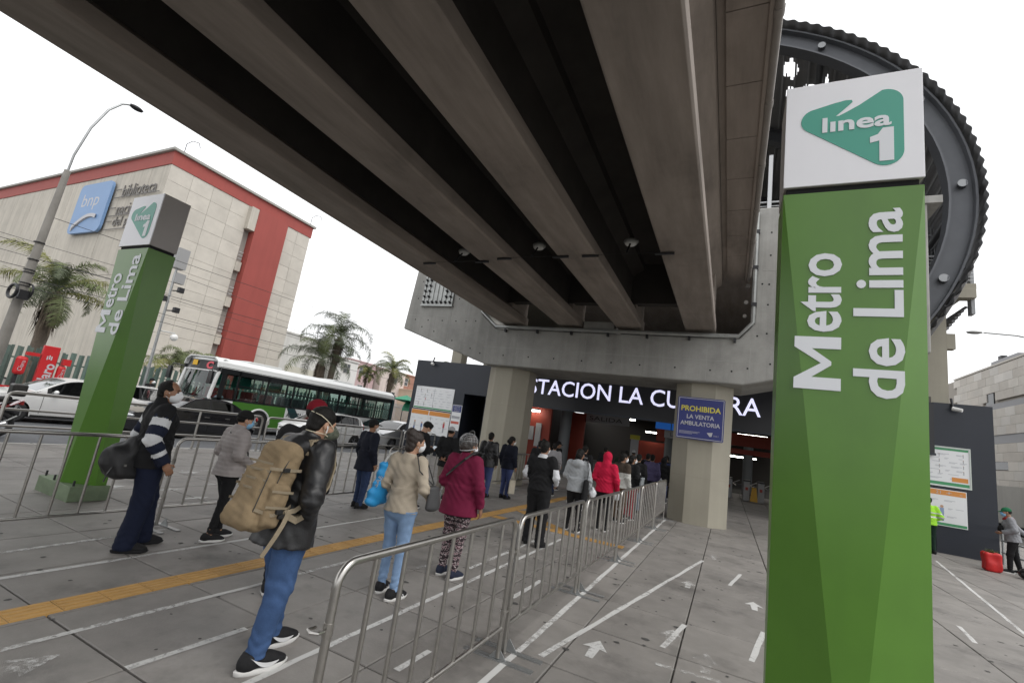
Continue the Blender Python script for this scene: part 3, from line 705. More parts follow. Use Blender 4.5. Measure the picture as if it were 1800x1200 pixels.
# rail, mesh and cladding of the platform wing
def railing(name, lab, p0, p1, h, n, mat, post_every=1.2, verts=False):
    p0 = Vector(p0); p1 = Vector(p1); t = thing(name, lab, 'railing', tuple((p0+p1)/2)); L = (p1-p0).length; u = (p1-p0)/L
    q = MB()
    for i in range(n): 
        z = h*(i+1)/n; MB().tube([p0+Vector((0,0,z)),p1+Vector((0,0,z))], .028 if i==n-1 else .016, 6).build('rail', mat, t)
    for i in range(int(L/post_every)+1):
        p = p0+u*min(L,post_every*i); MB().box(p.x-.03,p.x+.03,p.y-.03,p.y+.03,p.z,p.z+h*(1.02)).build('post', mat, t)
    return t
wr = M('white_rail_paint',(.55,.56,.57),.45)
railing('platform_railing','white horizontal bar railing on the platform edge right of the near pylon',(5.4,20.2,9.05),(7.36,20.2,9.05),1.05,8,wr)
railing('platform_railing','white bar railing above the pier cap left of the near pylon',(.42,16.2,9.2),(4.3,16.2,9.2),1.35,9,wr,1.3)
railing('platform_railing','white bar railing along the end of the pier cap right of the near pylon',(4.3,16.2,9.2),(4.3,20,9.2),1.3,9,wr,.9)
MB().box(4.0,4.57,13.96,16.3,9.0,9.199).build('cap_ledge', conc, pier)
MB().box(.75,.87,16.0,16.12,9.2,12.2).build('mast', wr, st)
MB().box(7.30,7.40,20.3,20.6,8.0,11.2).build('cladding_strip', M('cladding_pale',(.33,.34,.35),.5), st)
q = MB()
for i in range(22): q.box(5.2+.1*i,5.22+.1*i,23.0,23.02,9.05,12.6)
for i in range(12): q.box(5.2,7.4,23.02,23.03,9.2+.3*i,9.23+.3*i)
q.build('mesh_screen', M('mesh_grey',(.3,.31,.32),.5), st)
q = MB(); 
for i in range(7): q.cyl((6.75+.085*i,20.62,7.55+.13*i),(6.75+.085*i,24,7.55+.13*i),.05)
q.build('lower_cladding', rm, st)
# ================================================================ PYLONS
gp = M('green_paint', (.084,.205,.022), .30, amp=.09, scale=1.3, spec=.5, stain=.10, streak=.08)
wp = M('white_panel', (.85,.85,.88), .35, amp=.03, scale=2)
gyp = M('grey_panel', (.40,.375,.36), .5, amp=.06, scale=3)
teal = M('teal_logo', (.055,.34,.25), .4)
lw = M('pylon_letter', (.74,.76,.79), .4)
def pylon(x0, x1, y0, zb, zt, lab, dep=.38, grow=-.02):
    w = x1-x0; cx = (x0+x1)/2
    t = thing('station_pylon', lab, 'sign pylon', (cx,y0+dep/2,0), 'green station pylons')
    # tapering body: the front corners are folded back more and more towards the foot
    yb = y0+dep; top = [(x0,y0),(x0+.001,y0),(x1-.001,y0),(x1,y0),(x1,yb),(x0,yb)]
    bx0, bx1 = x0+.015, x1+grow
    bot = [(bx0,y0+.25),(cx-.02,y0),(cx+.05,y0),(bx1,y0+.25),(bx1,yb),(bx0,yb)]
    zz = zb-.05; q = MB(); q.add([(x,y,.2) for x,y in bot]+[(x,y,zz) for x,y in top], [(i,(i+1)%6,6+(i+1)%6,6+i) for i in range(6)]+[(5,4,3,2,1,0),(6,7,8,9,10,11)])
    q.build('body', gp, t)
    q = MB(); q.box(x0+.02,x1-.02,y0+.02,yb-.02,zz+.001,zb-.001); q.build('shadow_gap', blackm, t)
    h = zt-zb
    MB().box(x0,x1,y0+.004,yb,zb,zt).build('head_box', gyp, t, bevel=.004)
    MB().box(x0-.003,x1+.003,y0-.01,y0+.004,zb,zt).build('front_panel', wp, t, bevel=.003)
    # rounded arrow emblem
    def arcp(c, r, a0, a1, n=8): return [(c[0]+r*cos(RAD(a0+(a1-a0)*i/n)), c[1]+r*sin(RAD(a0+(a1-a0)*i/n))) for i in range(n+1)]
    u = []                              # in panel units: x 0..1, y 0..1
    u += arcp((.745,.715),.125,100,5,10)+arcp((.745,.255),.125,0,-125,10)
    u += arcp((.235,.625),.115,240,110,12)
    u += [(.37,.775),(.46,.79),(.505,.785),(.51,.765),(.46,.715),(.385,.645),(.41,.645),(.47,.675),(.56,.725)]
    P = [(x0+w*a, zb+h*b) for a,b in u]
    MB().prism(P,'y',y0-.0135,y0-.0105).build('emblem', teal, t)
    F = lambda a,b: frame((x0+w*a, y0-.0137, zb+h*b),(1,0,0),(0,0,1))
    text('l\u0131nea', F(.535,.565), w*.50, h*.145, lw, t, bold=.025)
    MB().prism([(x0+w*a,zb+h*b) for a,b in ((.635,.40),(.635,.345),(.70,.36),(.70,.17),(.80,.17),(.80,.475),(.725,.475),(.69,.42))],'y',y0-.0165,y0-.0136).build('numeral', lw, t)
    # rotated lettering: reads upwards
    G = lambda a,z: frame((x0+w*a, y0-.0025, z),(0,0,1),(-1,0,0))
    def M_(v): # capital M drawn as a polygon: (along, across)
        L, Hh, b = .345, w*.325, .078
        u0 = 2.32; x_ = x0+w*(.285+.16)
        p = [(0,0),(0,Hh),(b*.9,Hh),(L/2,Hh*.42),(L-b*.9,Hh),(L,Hh),(L,0),(L-b,0),(L-b,Hh*.62),(L/2+.012,Hh*.2),(L/2-.012,Hh*.2),(b,Hh*.62),(b,0)]
        return [(x_-b_, u0+a_) for a_,b_ in p]
    MB().prism(M_(0),'y',y0-.0062,y0-.0026).build('lettering', lw, t)
    text('etro', G(.30, 2.972), .545, w*.292, lw, t, bold=.018)
    text('de Lima', G(.69, 2.92), 1.25, w*.33, lw, t, bold=.018)
    pl = MB(); pl.prism([(x0-.08,y0-.03),(x1-.0,y0-.03),(x1-.0,yb+.05),(x0-.08,yb+.05)],'z',-.01,.2); pl.build('plinth', M('plinth_paint',(.15,.20,.12),.6,amp=.3,scale=4,stain=.3), t, bevel=.008)
    for (a,b) in ((x0-.03,y0+.03),(cx-.1,y0-.01),(x1-.05,y0+.02),(x1-.05,yb),(x0-.03,yb)): MB().cyl((a,b,.2),(a,b,.27),.014,n=6).build('anchor_bolt', dark, t)
    return t
pylon(.262,1.045,3.46,3.75,4.565,'large green and white pylon in the right foreground reading Metro de Lima', grow=.055)
pylon(-8.74,-7.89,3.46,3.69,4.52,'smaller looking green and white pylon standing behind the left row of barriers')

# ================================================================ CROWD BARRIERS
def barrier_src(name):
    t = thing(name,'','barrier',(0,0,0),'steel crowd barriers')
    H = 1.075; L = 1.985; r = .10
    pts = [(0,0,.02),(0,0,H-r)]+[(0,r-r*cos(a),H-r+r*sin(a)) for a in [pi/2*i/6 for i in range(1,7)]]
    pts += [(0,L-r+r*sin(a),H-r+r*cos(a)) for a in [pi/2*i/6 for i in range(0,7)]]+[(0,L,.02)]
    MB().tube(pts,.0205,10,flat=(1,0,0)).build('frame', steel, t, smooth=50)
    MB().tube([(0,.01,.235),(0,L-.01,.235)],.017,8).build('bottom_rail', steel, t, smooth=50)
    bm_ = MB().tube([(0,0,.235),(0,0,H-.01)],.0135,8).mesh('bar', steel, 50)
    for i in range(7):
        o = obj('bar', bm_, t); o.location = (0,L*(i+1)/8,0)
    ft = MB().box(-.30,.30,-.025,.025,.0,.012).add([(-.075,-.004,.012),(.075,-.004,.012),(0,-.004,.095),(-.075,.004,.012),(.075,.004,.012),(0,.004,.095)],[(0,1,2),(5,4,3),(0,2,5,3),(1,4,5,2)]).mesh('foot', steel_d)
    for y in (.10,L-.0):
        o = obj('foot', ft, t); o.location = (0,y,0)
    for y,s in ((0,-1),(L,1)):
        for z in (.34,.80):
            q = MB()
            if s < 0: q.tube([(0,-.015,z),(.0,-.055,z),(-.03,-.075,z),(-.06,-.06,z),(-.055,-.02,z)],.007,6); q.cyl((0,0,z-.03),(0,0,z+.03),.0235)
            else: q.cyl((0,L,z-.028),(0,L,z+.028),.024); q.cyl((0,L+.02,z-.05),(0,L+.02,z+.02),.007)
            q.build('hook', steel, t)
    return t
ORD = ['first','second','third','fourth','fifth','sixth','seventh','eighth']
src = None
for i in range(6):
    lab = ['shiny steel crowd barrier nearest the camera, first of the right hand row','steel crowd barrier second from the camera in the right hand row','steel crowd barrier third from the camera in the right hand row','steel crowd barrier fourth from the camera in the right hand row','steel crowd barrier last but one before the right column','steel crowd barrier ending the right hand row at the column'][i]
    loc = (-1.57+.004*i, 1.77+2.085*i, 0)
    if src is None: src = barrier_src('crowd_barrier'); src.location = loc; src['label'] = lab
    else: copy_tree(src, loc, RAD(random.uniform(-.5,.5)), lab)
for i in range(8):
    lab = ['steel crowd barrier at the left picture edge in front of the left pylon','steel crowd barrier behind the grey jacketed woman','steel crowd barrier in the left row just before the man in the dark cap','steel crowd barrier behind the woman with the blue bag','steel crowd barrier beside the man reading his phone','steel crowd barrier in front of the dark kiosk doorway','steel crowd barrier beside the left column','steel crowd barrier last of the left row inside the hall'][i]
    copy_tree(src, (-6.3+.02*(i==0), 1.62+2.085*i, 0), RAD(random.uniform(-.6,.6)), lab)
copy_tree(src, (-6.9,3.95,0), RAD(-72), 'steel crowd barrier turned across behind the left row') if False else None

# roadside three-rail fence
def road_rail(y0,y1,lab):
    x = -13.38; t = thing('kerb_railing', lab, 'railing', (x,(y0+y1)/2,0), 'steel railings along the kerb')
    q = MB(); pts = [(x,y0,.35),(x,y0,.95)]+[(x,y0+.12-.12*cos(a),.95+.12*sin(a)) for a in (.5,1.0,pi/2)]
    pts += [(x,y1-.12+.12*sin(a),.95+.12*cos(a)) for a in (0,.5,1.0)]+[(x,y1,.95),(x,y1,.0)]
    MB().tube([(x,y0,.0)]+pts,.033,8,flat=(1,0,0)).build('frame', steel, t, smooth=40)
    for z in (.72,.38): MB().tube([(x,y0,z),(x,y1,z)],.024,8).build('rail', steel, t, smooth=40)
    n = max(1,round((y1-y0)/1.75))
    for i in range(1,n):
        y = y0+(y1-y0)*i/n; MB().tube([(x,y,0),(x,y,1.05)],.03,8).build('post', steel, t, smooth=40)
    for i in range(n+1):
        y = y0+(y1-y0)*i/n; MB().cyl((x,y,0),(x,y,.012),.08,n=10).build('base_plate', steel_d, t)
road_rail(-1.5,4.12,'steel kerb railing at the left edge in front of the motorbike')
road_rail(4.3,10.2,'steel kerb railing in front of the white and black saloon cars')
road_rail(10.38,17.3,'steel kerb railing in front of the white hatchback')
road_rail(17.5,20.0,'short steel kerb railing beside the left kiosk')

# ================================================================ LIBRARY
lib = thing('library_building','large pale concrete library with red roof band and red stair tower','building',(-55,28,0))
lc = M('library_concrete',(.50,.465,.405),.85,amp=.10,scale=.7,bump=.15,bscale=5,stain=.12,streak=.28,rnd=.05)
lt = M('library_tile',(.52,.485,.43),.8,amp=.10,scale=.9,bump=.15,bscale=5,stain=.1,rnd=.055)
lr = M('library_red',(.31,.062,.05),.7,amp=.06,scale=.6,streak=.12)
LX, LY, LZ = -40, 17.35, 18.1
MB().box(-95,LX-.25,LY+.25,30.7,-.1,LZ-.01).build('wall_core', M('joint_grey',(.30,.285,.26),.9), lib)
# front: tall cast panels; side: stone tiles
pw = 2.6
pm_ = MB().box(.012,pw-.012,0,.25,.0,LZ/2-.03).mesh('cast_panel', lc)
for i in range(20):
    for k in range(2):
        o = obj('cast_panel', pm_, lib); o.location = (LX-pw*(i+1),LY+random.uniform(-.008,.008),k*LZ/2); o.matrix_parent_inverse = lib.matrix_basis.inverted()
tw, thh = 1.68, 1.293
tmh = MB().box(-.25,0,.009,tw-.009,.009,thh-.009).mesh('stone_tile', lt)
for i in range(4):
    for k in range(14):
        o = obj('stone_tile', tmh, lib); o.location = (LX+random.uniform(-.008,.006),LY+tw*i,k*thh); o.matrix_parent_inverse = lib.matrix_basis.inverted()
tm3 = MB().box(-.25,0,.009,1.5-.009,.009,thh-.009).mesh('stone_tile', lt)
for i in range(2):
    for k in range(14):
        o = obj('stone_tile', tm3, lib); o.location = (LX+random.uniform(-.008,.006),27.75+1.5*i,k*thh); o.matrix_parent_inverse = lib.matrix_basis.inverted()
MB().box(LX-.6,LX,LY+4*tw+.0,27.7,17.2,LZ).build('tile_band', lt, lib)
# roof band and coping
MB().box(-95,LX+.05,LY-.05,30.85,LZ,LZ+1.12).build('roof_band', lr, lib)
MB().box(-95,LX+.25,LY-.25,31.05,LZ+1.12,LZ+1.32).build('coping', M('coping_grey',(.33,.325,.30),.8), lib)
# recess with balconies, red stair tower
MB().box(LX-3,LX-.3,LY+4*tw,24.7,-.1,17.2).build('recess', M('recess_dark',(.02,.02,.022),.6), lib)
for k,z in enumerate((2.0,5.35,8.7,12.0)):
    MB().box(LX-.5,LX+.12,LY+4*tw-.0,24.55,z,z+.85).build('balcony_slab', lc, lib)
    q = MB()
    for i in range(3): q.cyl((LX+.05,LY+4*tw+.05,z+1.15+.3*i),(LX+.05,24.5,z+1.15+.3*i),.03)
    q.build('balcony_rail', M('rail_pale',(.5,.5,.5),.5), lib)
MB().box(LX-.5,LX+.55,24.66,27.72,-.1,LZ-.0).build('stair_tower', lr, lib)
MB().box(LX-.4,LX+.50,23.95,24.655,15.9,LZ-.1).build('tower_cap', lc, lib)
for y,z in ((17.6,19.3),(30.2,19.3)):
    MB().tube([(LX-.2,y+.4,z),(LX-.2,y+.4,z+1.0),(LX+.1,y+.6,z+1.35),(LX+.5,y+.9,z+1.3),(LX+.6,y+1,z+.9)],.03,6).build('roof_lamp', dark, lib)
# board and raised words
bd = M('board_blue',(.17,.29,.50),.5,amp=.05,scale=.4)
t = thing('library_board','blue board with white bnp letters and pages on the library wall','sign',(-50,17,15))
def rr(x0,x1,z0,z1,r=.5,only=None):
    o = []
    for cx,cz,a in ((x1-r,z1-r,0),(x0+r,z1-r,90),(x0+r,z0+r,180),(x1-r,z0+r,270)):
        if only and a not in only: o.append((cx+r*(1 if a in (0,270) else -1), cz+r*(1 if a in (0,90) else -1)))
        else: o += [(cx+r*cos(RAD(a+15*i)),cz+r*sin(RAD(a+15*i))) for i in range(7)]
    return o
MB().prism(rr(-52.7,-47.3,12.75,17.35,.55),'y',17.0,17.2).build('board', bd, t)
text('bnp', frame((-50.2,16.998,15.6),(1,0,0),(0,0,1)), 2.9,1.55, letw, t)
for k in range(3):
    MB().strap([(-52.1+.1*k+3.6*s,16.98-.035*k,13.1+.1*k+(1.15-.12*k)*sin(s*1.9)*(1+.25*k)-.25*k*s) for s in [j/10 for j in range(11)]],.30,.03,(0,0,1)).build('page_stroke', letw, t)
t = thing('library_lettering','raised dark letters biblioteca nacional del peru beside the blue board','lettering',(-44,17.2,15))
ld = M('raised_letter',(.16,.15,.14),.6)
for s,x0,w,z in (('biblioteca',-46.0,5.0,16.35),('nacional',-46.0,4.1,14.7),('del peru',-46.0,3.9,13.5)):
    text(s, frame((x0,17.32,z),(1,0,0),(0,0,1)), w,1.05, ld, t, depth=.05, align='L')
    MB().box(x0-1.0,x0+w+.7,17.2,17.25,z-.62,z-.56).build('letter_rail', ld, t)
    MB().box(x0-1.0,x0-.1,17.2,17.25,z+.1,z+.16).build('letter_rail', ld, t)

# green slat fence in front of the library
fe = thing('slat_fence','tall fence of vertical grey green slats in front of the library','fence',(-25.2,20,0))
fm = M('fence_green',(.09,.135,.115),.6,amp=.25,scale=2,rnd=.25)
fsl = MB().box(-.02,.02,-.045,.045,0,2.25).mesh('slat', fm)
y = 2.0
i = 0
while i < 210:
    o = obj('slat', fsl, fe); o.location = (-25.2+(.06 if i%2 else 0),y,.02); o.matrix_parent_inverse = fe.matrix_basis.inverted(); o.scale = (1,1,random.uniform(.97,1.03)); y += .115 if i%2 else .16; i += 1
q = MB()
for i in range(110): q.box(-25.22,-25.18,1.8-.14*i-.045,1.8-.14*i+.045,.02,2.25)
q.build('slat', fm, fe)['kind'] = 'stuff'
for z in (.5,1.75): MB().box(-25.3,-25.22,-13.6,y,z,z+.06).build('cross_rail', fm, fe)
# red phone booths
bo = M('booth_red',(.48,.015,.018),.45); 
t = thing('phone_booth','tall red phone booth panel with large white lettering by the fence','phone booth',(-24.5,8.6,0))
MB().box(-24.6,-24.45,8.42,8.92,.02,2.4).build('tall_panel', bo, t, bevel=.02)
text('Claro', frame((-24.447,8.68,1.22),(0,.12,1),(0,-1,.12)), 1.0,.36, letw, t, bold=.02)
for a in (-.4,.0,.4): MB().box(-24.447,-24.443,8.66+.16*a-.02,8.66+.16*a+.02,1.85+.03*(a==0),2.0+.04*(a==0)).build('ray', letw, t)
t = thing('phone_booth','small red pay phone hood left of the tall red panel','phone booth',(-24.5,7.7,0))
MB().box(-24.6,-24.4,7.75,8.1,1.15,1.85).build('hood', bo, t, bevel=.1); MB().box(-24.6,-24.5,7.85,7.95,.02,1.15).build('post', dark, t); MB().box(-24.6,-24.4,7.98,8.35,1.92,2.05).build('top_sign', bo, t); MB().box(-24.55,-24.45,7.3,7.95,.5,.7).build('shelf', bo, t)
text('Claro', frame((-24.397,7.92,1.5),(0,.12,1),(0,-1,.12)), .4,.13, letw, t)
t = thing('phone_booth','small red pay phone hood right of the tall red panel','phone booth',(-24.5,9.5,0))
MB().box(-24.6,-24.4,9.0,9.28,1.05,1.7).build('hood', bo, t, bevel=.1); MB().box(-24.6,-24.5,9.1,9.2,.02,1.05).build('post', dark, t); MB().box(-24.6,-24.4,9.1,9.35,1.72,1.98).build('top_sign', bo, t)
text('Claro', frame((-24.397,9.14,1.38),(0,.12,1),(0,-1,.12)), .38,.11, letw, t)

# ================================================================ POLES AND CABLES
cp = M('pole_concrete',(.30,.285,.26),.85,amp=.2,scale=2,bump=.2,streak=.2)
t = thing('street_lamp','thick concrete lamp post with long curved arm at the left edge','street lamp',(-13.95,4.1,0))
MB().cyl((-13.95,4.1,0),(-13.95,4.17,6.1),.115,.06,14).build('pole', cp, t, smooth=40)
MB().tube([(-13.95,4.17,5.9),(-13.95,4.18,6.5),(-13.97,4.3,7.3),(-14.0,4.5,7.95),(-14.05,4.72,8.3),(-14.1,4.9,8.42)],.026,8).build('arm', steel_d, t, smooth=60)
MB().sphere((-14.1,5.02,8.42),.15,10,6,(.6,1.1,.4)).build('lamp_head', dark, t, smooth=60)
q = MB()
for z in (3.3,3.36,3.6,3.66,3.9,4.3): q.cyl((-13.95,4.14,z),(-13.95,4.14,z+.02),.098)
q.tube([(-13.95+.22*cos(a),4.0,3.15+.15*sin(a)) for a in [2*pi*i/16 for i in range(17)]],.03,6); q.tube([(-13.87+.2*cos(a),4.22,3.2+.16*sin(a)) for a in [2*pi*i/16 for i in range(17)]],.02,6); q.box(-13.85,-13.75,4.05,4.22,3.0,3.2)
q.build('cable_coil', dark, t)
def pole(x,y,h,lab):
    t = thing('camera_pole', lab, 'pole', (x,y,0))
    MB().cyl((x,y,0),(x,y-.1,h),.075,.05,10).build('pole', steel_d, t, smooth=40)
    q = MB().box(x-.2,x+.2,y-.3,y+.2,h-.5,h+.5).box(x-.12,x+.12,y-.1,y+.35,h-1.2,h-.7); q.build('antenna_box', M('antenna_grey',(.3,.3,.3),.6), t)
    q = MB()
    for z,dy in ((h-1.6,.35),(h-2.2,-.3),(h-2.6,.4)): q.cyl((x,y,z),(x,y+dy,z+.1),.03); q.box(x-.1,x+.1,y+dy-.12,y+dy+.12,z,z+.25)
    q.build('bracket_gear', dark, t)
    MB().sphere((x+.2,y+.55,h*.5),.17,10,6).build('dome_camera', M('camera_white'), t, smooth=60); MB().cyl((x,y,h*.5+.2),(x+.2,y+.55,h*.5+.2),.025).build('dome_arm', steel_d, t)
pole(-24.6,12.25,7.6,'slim grey pole with cameras and boxes in front of the library')
cb = M('cable_black',(.06,.06,.06),.7)
def cable(p0,p1,sag,r=.007,lab='thin black overhead cable strung along the road'):
    p0 = Vector(p0); p1 = Vector(p1); q = MB(); q.tube([p0.lerp(p1,i/24)+Vector((0,0,-sag*4*(i/24)*(1-i/24))) for i in range(25)],r,5)
    tag(q.build('overhead_cable', cb), lab, 'cable', 'overhead cables')
for z,x1,z1,s in ((4.95,-18,9,.5),(3.95,-19,8.3,.6),(3.5,-18.5,6.8,.8),(3.3,-17,5.6,.7)): cable((-13.95,4.2,z),(x1,62,z1),s)
for z,y in ((4.2,-22),(3.7,-22),(3.2,-20)): cable((-13.95,4.1,z),(-15,y,z+.3),.3)
for z in (6.8,5.6): cable((-24.6,12.3,z),(-26,64,z+1.2),.6,.010,'thin black overhead cable from the camera pole')
for z in (5.8,6.4): cable((-24.6,12.3,z),(-25,-12,z+.4),.4,.010,'thin black overhead cable from the camera pole')

# ================================================================ PALMS
trk = M('palm_trunk',(.125,.10,.078),.95,amp=.35,scale=7,bump=.6,bscale=25)
skirt = M('palm_skirt',(.12,.095,.07),.95,amp=.35,scale=9)
leafs = [M('palm_leaf_dark',(.075,.092,.052),.6,amp=.3,scale=5,rnd=.25,spec=.3), M('palm_leaf_green',(.115,.14,.055),.6,amp=.3,scale=5,rnd=.25,spec=.3), M('palm_leaf_yellow',(.19,.195,.06),.65,amp=.3,scale=5,rnd=.2,spec=.3)]
def frond_mesh(L, droop, mat, seed, n=34):
    R = random.Random(seed); q = MB(); pts = []; a = RAD(62); p = Vector((0,0,0)); st_ = L/n
    for i in range(n+1):
        pts.append(p.copy()); a -= droop/n*(.5+1.4*i/n); p = p+Vector((cos(a),0,sin(a)))*st_
    q.tube(pts[::3], [.028*(1-i/len(pts[::3]))+.006 for i in range(len(pts[::3]))], 4)
    for i in range(4,n+1):
        t = i/n; w = L*.23*(sin(pi*min(1,t*.85+.12)))**.7
        tg = (pts[min(i+1,n)]-pts[i-1]).normalized()
        for s in (-1,1):
            for rep in range(3):
                d = (Vector((0,s,0))*R.uniform(.65,1.)+tg*R.uniform(.35,.75)+Vector((0,0,1))*R.uniform(-.5,.45)).normalized()
                l = w*R.uniform(.75,1.15); b = pts[i]+tg*st_*R.uniform(-.5,.5); m = b+d*l*.55+Vector((0,0,-.06*l)); e = b+d*l*.95+Vector((0,0,-.42*l))
                wd = tg*.011
                q.add([b-wd,b+wd,m+wd*1.3,m-wd*1.3,e], [(0,1,2,3),(3,2,4)])
    return q.mesh('frond', mat)
def palm(x,y,zc,lab,L=2.6,n=24,mix=(0,1),lean=0,rt=.2,skirts=0,wind=(.15,.3),seed=1,stems=None,updown=(.1,1.25)):
    R = random.Random(seed)
    t = thing('palm_tree', lab, 'palm', (x,y,0), 'feathery palms by the road'); 
    for (dx,dy,z) in (stems or [(0,0,zc)]):
        top = Vector((x+dx+lean,y+dy,z)); base = Vector((x+dx*.3,y+dy*.3,0))
        pts = [base.lerp(top,i/7)+Vector((R.uniform(-.03,.03),R.uniform(-.03,.03),0)) for i in range(8)]
        MB().tube(pts,[rt*1.35,rt*1.1,rt,rt*.95,rt*1.0,rt*1.05,rt*1.1,rt*.5],12).build('trunk', trk, t, smooth=50)
        if skirts:
            q = MB()
            for i in range(skirts):
                a = R.uniform(0,2*pi); z0 = z-R.uniform(.0,.22)*zc; l = R.uniform(.35,1.6); o = Vector((cos(a),sin(a),0))
                b = Vector((x+dx+lean*(z0/zc),y+dy,z0))+o*rt*.8; m = b+o*R.uniform(.1,.3)+Vector((0,0,-l*.4)); e = b+o*R.uniform(.05,.32)+Vector((0,0,-l)); w = Vector((-sin(a),cos(a),0))*R.uniform(.02,.06)
                q.add([b-w,b+w,m+w,m-w,e],[(0,1,2,3),(3,2,4)])
            o_ = q.build('dead_skirt', skirt, t); o_['kind'] = 'stuff'
        ms = [frond_mesh(L*R.uniform(.85,1.1), R.uniform(1.5,2.7), leafs[mix[j%len(mix)]], seed*10+j) for j in range(4)]
        for i in range(n):
            o = obj('frond', ms[i%4], t); az = 2.39996*i+R.uniform(-.3,.3); u = (i+.5)/n
            tilt = updown[0]-.75+u*(updown[1]+.4)
            Rm = Matrix.Rotation(az,4,'Z') @ Matrix.Rotation(-tilt+.35,4,'Y')
            o.matrix_parent_inverse = t.matrix_basis.inverted()
            sc = R.uniform(.85,1.1)
            mt = Matrix.Translation(top+Vector((0,0,-.15+.25*u))) @ Rm @ Matrix.Scale(sc,4)
            mt = Matrix.Translation((wind[0],wind[1],0)) @ mt if False else mt
            o.matrix_basis = mt
palm(-27.5,9.2,4.9,'tall palm with shaggy brown trunk in front of the blue library board',2.7,19,(1,0,1,2),.1,.24,150,seed=2)
palm(-33,30.8,7.4,'tall dark palm rising behind the bus, trunk hung with dead fronds',3.9,19,(0,0,1),.2,.27,170,seed=3,stems=[(0,0,7.9),(-.6,-.9,5.6)])
palm(-34,40.0,6.2,'yellow green palm in front of the pink houses',3.0,18,(1,2,1),.3,.26,60,seed=4)
palm(-36,38.6,5.6,'small pale palm between the white house and the pink houses',1.7,16,(2,1),0,.12,10,seed=5)
palm(-32,49,7.6,'palm half hidden behind the top of the left kiosk',2.5,20,(1,0,2),0,.22,30,seed=6)
palm(-30,47.0,5.3,'yellowish palm just left of the left kiosk',2.4,18,(2,1,2),0,.2,30,seed=8)
# low palm clump above the bus
R = random.Random(9); t = thing('palm_bush','low yellow green palm bush above the front of the bus','bush',(-31,17.6,0))
ms = [frond_mesh(2.3,2.2,leafs[k],90+k,26) for k in (1,2,1)]
for i in range(30):
    o = obj('frond', ms[i%3], t); o.matrix_parent_inverse = t.matrix_basis.inverted()
    o.matrix_basis = Matrix.Translation((-31+R.uniform(-.6,.6),17.6+R.uniform(-1.5,1.5),R.uniform(2.2,3.0))) @ Matrix.Rotation(R.uniform(0,6.28),4,'Z') @ Matrix.Rotation(R.uniform(-.2,.5),4,'Y')
MB().cyl((-31,17.6,0),(-31,17.6,2.6),.25,.15).build('trunk', trk, t)

# ================================================================ FAR HOUSES
def house(x,y0,y1,h,col,lab,floors=2,seed=1,depth=12,win=True,name='house'):
    R = random.Random(seed); t = thing(name, lab, 'house', (x-depth/2,(y0+y1)/2,0)); m = M('wall_'+''.join('%02d'%int(c*99) for c in col), col, .85, amp=.07, scale=.5, streak=.15)
    MB().box(x-depth,x,y0,y1,-.15,h).build('wall', m, t); MB().box(x-depth-.1,x+.12,y0-.1,y1+.1,h,h+.18).build('parapet_cap', m, t)
    fh = h/floors; wd = M('window_dark',(.05,.055,.06),.15); fr = M('window_frame_pale',(.5,.48,.45),.6)
    if win:
        for f in range(floors):
            k = max(1,int((y1-y0)/3.2))
            for i in range(k):
                c = y0+(y1-y0)*(i+.5)/k+R.uniform(-.2,.2); z = f*fh+fh*.35; ww = R.uniform(.5,.9)
                w = MB().box(x+.001,x+.05,c-ww-.08,c+ww+.08,z-.08,z+1.38).build('window', fr, t)
                for s in (0,1): MB().box(x+.051,x+.06,c-ww+s*ww+.03,c-ww+(s+1)*ww-.03,z,z+1.3).build('pane', wd, w)
                MB().box(x+.051,x+.065,c-ww,c+ww,z+.6,z+.66).build('glazing_bar', fr, w)
    return t
house(-46,33.5,41.5,9.0,(.62,.61,.58),'white house right of the library behind the dark palm',2,2,win=False)
house(-52,37,49,10.0,(.66,.65,.62),'taller plain white building behind the white house',3,3,win=False)
house(-50,47.5,51.5,8.2,(.66,.65,.63),'narrow white house left of the pink house',3,8)
house(-52,52,57.5,8.8,(.50,.36,.36),'pink house with dark windows in the row of houses',3,4)
house(-51,58,64,8.6,(.58,.50,.46),'pale house with bars between the pink and cream houses',3,5)
house(-48,63,78,5.9,(.60,.47,.36),'cream house with brown framed windows right of the palms',2,6)
house(-54,66,80,9.0,(.30,.16,.12),'brick red upper storey behind the cream house',3,7)
MB_ = MB().box(-46.02+.02,-45.95,36.2,40.6,2.5,5.4); tag(MB_.build('garage_panel', M('cream_panel',(.55,.53,.45),.7)), 'cream recessed wall panel on the white house','panel')
# green tented stall roof beyond the bus
t = thing('market_stall','small stall with green tarpaulin roof beyond the bus','stall',(-22.5,31,0))
gt = M('green_tarp',(.02,.24,.13),.6,amp=.15,scale=3)
q = MB(); n = 10
for i in range(n):
    a0, a1 = pi*i/n, pi*(i+1)/n
    q.add([(-23.2,30.4-1.0*cos(a0),2.1+.9*sin(a0)),(-21.9,30.4-1.0*cos(a0),2.1+.9*sin(a0)),(-21.9,30.4-1.0*cos(a1),2.1+.9*sin(a1)),(-23.2,30.4-1.0*cos(a1),2.1+.9*sin(a1))],[(0,1,2,3)])
q.box(-21.92,-21.88,29.4,31.4,1.5,2.1); q.build('awning', gt, t)
MB().add([(-23.4,28.2,2.9),(-21.8,28.2,2.9),(-21.8,30,2.75),(-23.4,30,2.75),(-22.6,29,3.3)],[(0,1,4),(1,2,4),(2,3,4),(3,0,4)]).build('umbrella_top', gt, t)
for x,y in ((-23.2,29.5),(-21.9,29.5),(-23.2,31.3),(-21.9,31.3)): MB().cyl((x,y,-.1),(x,y,2.1),.03).build('post', dark, t)
t = thing('bar_fence','pale vertical bar fence beyond the green stall','fence',(-24.6,34,0))
fb = MB().box(-.02,.02,-.02,.02,0,2.6).mesh('bar', M('pale_fence',(.4,.4,.4),.6))
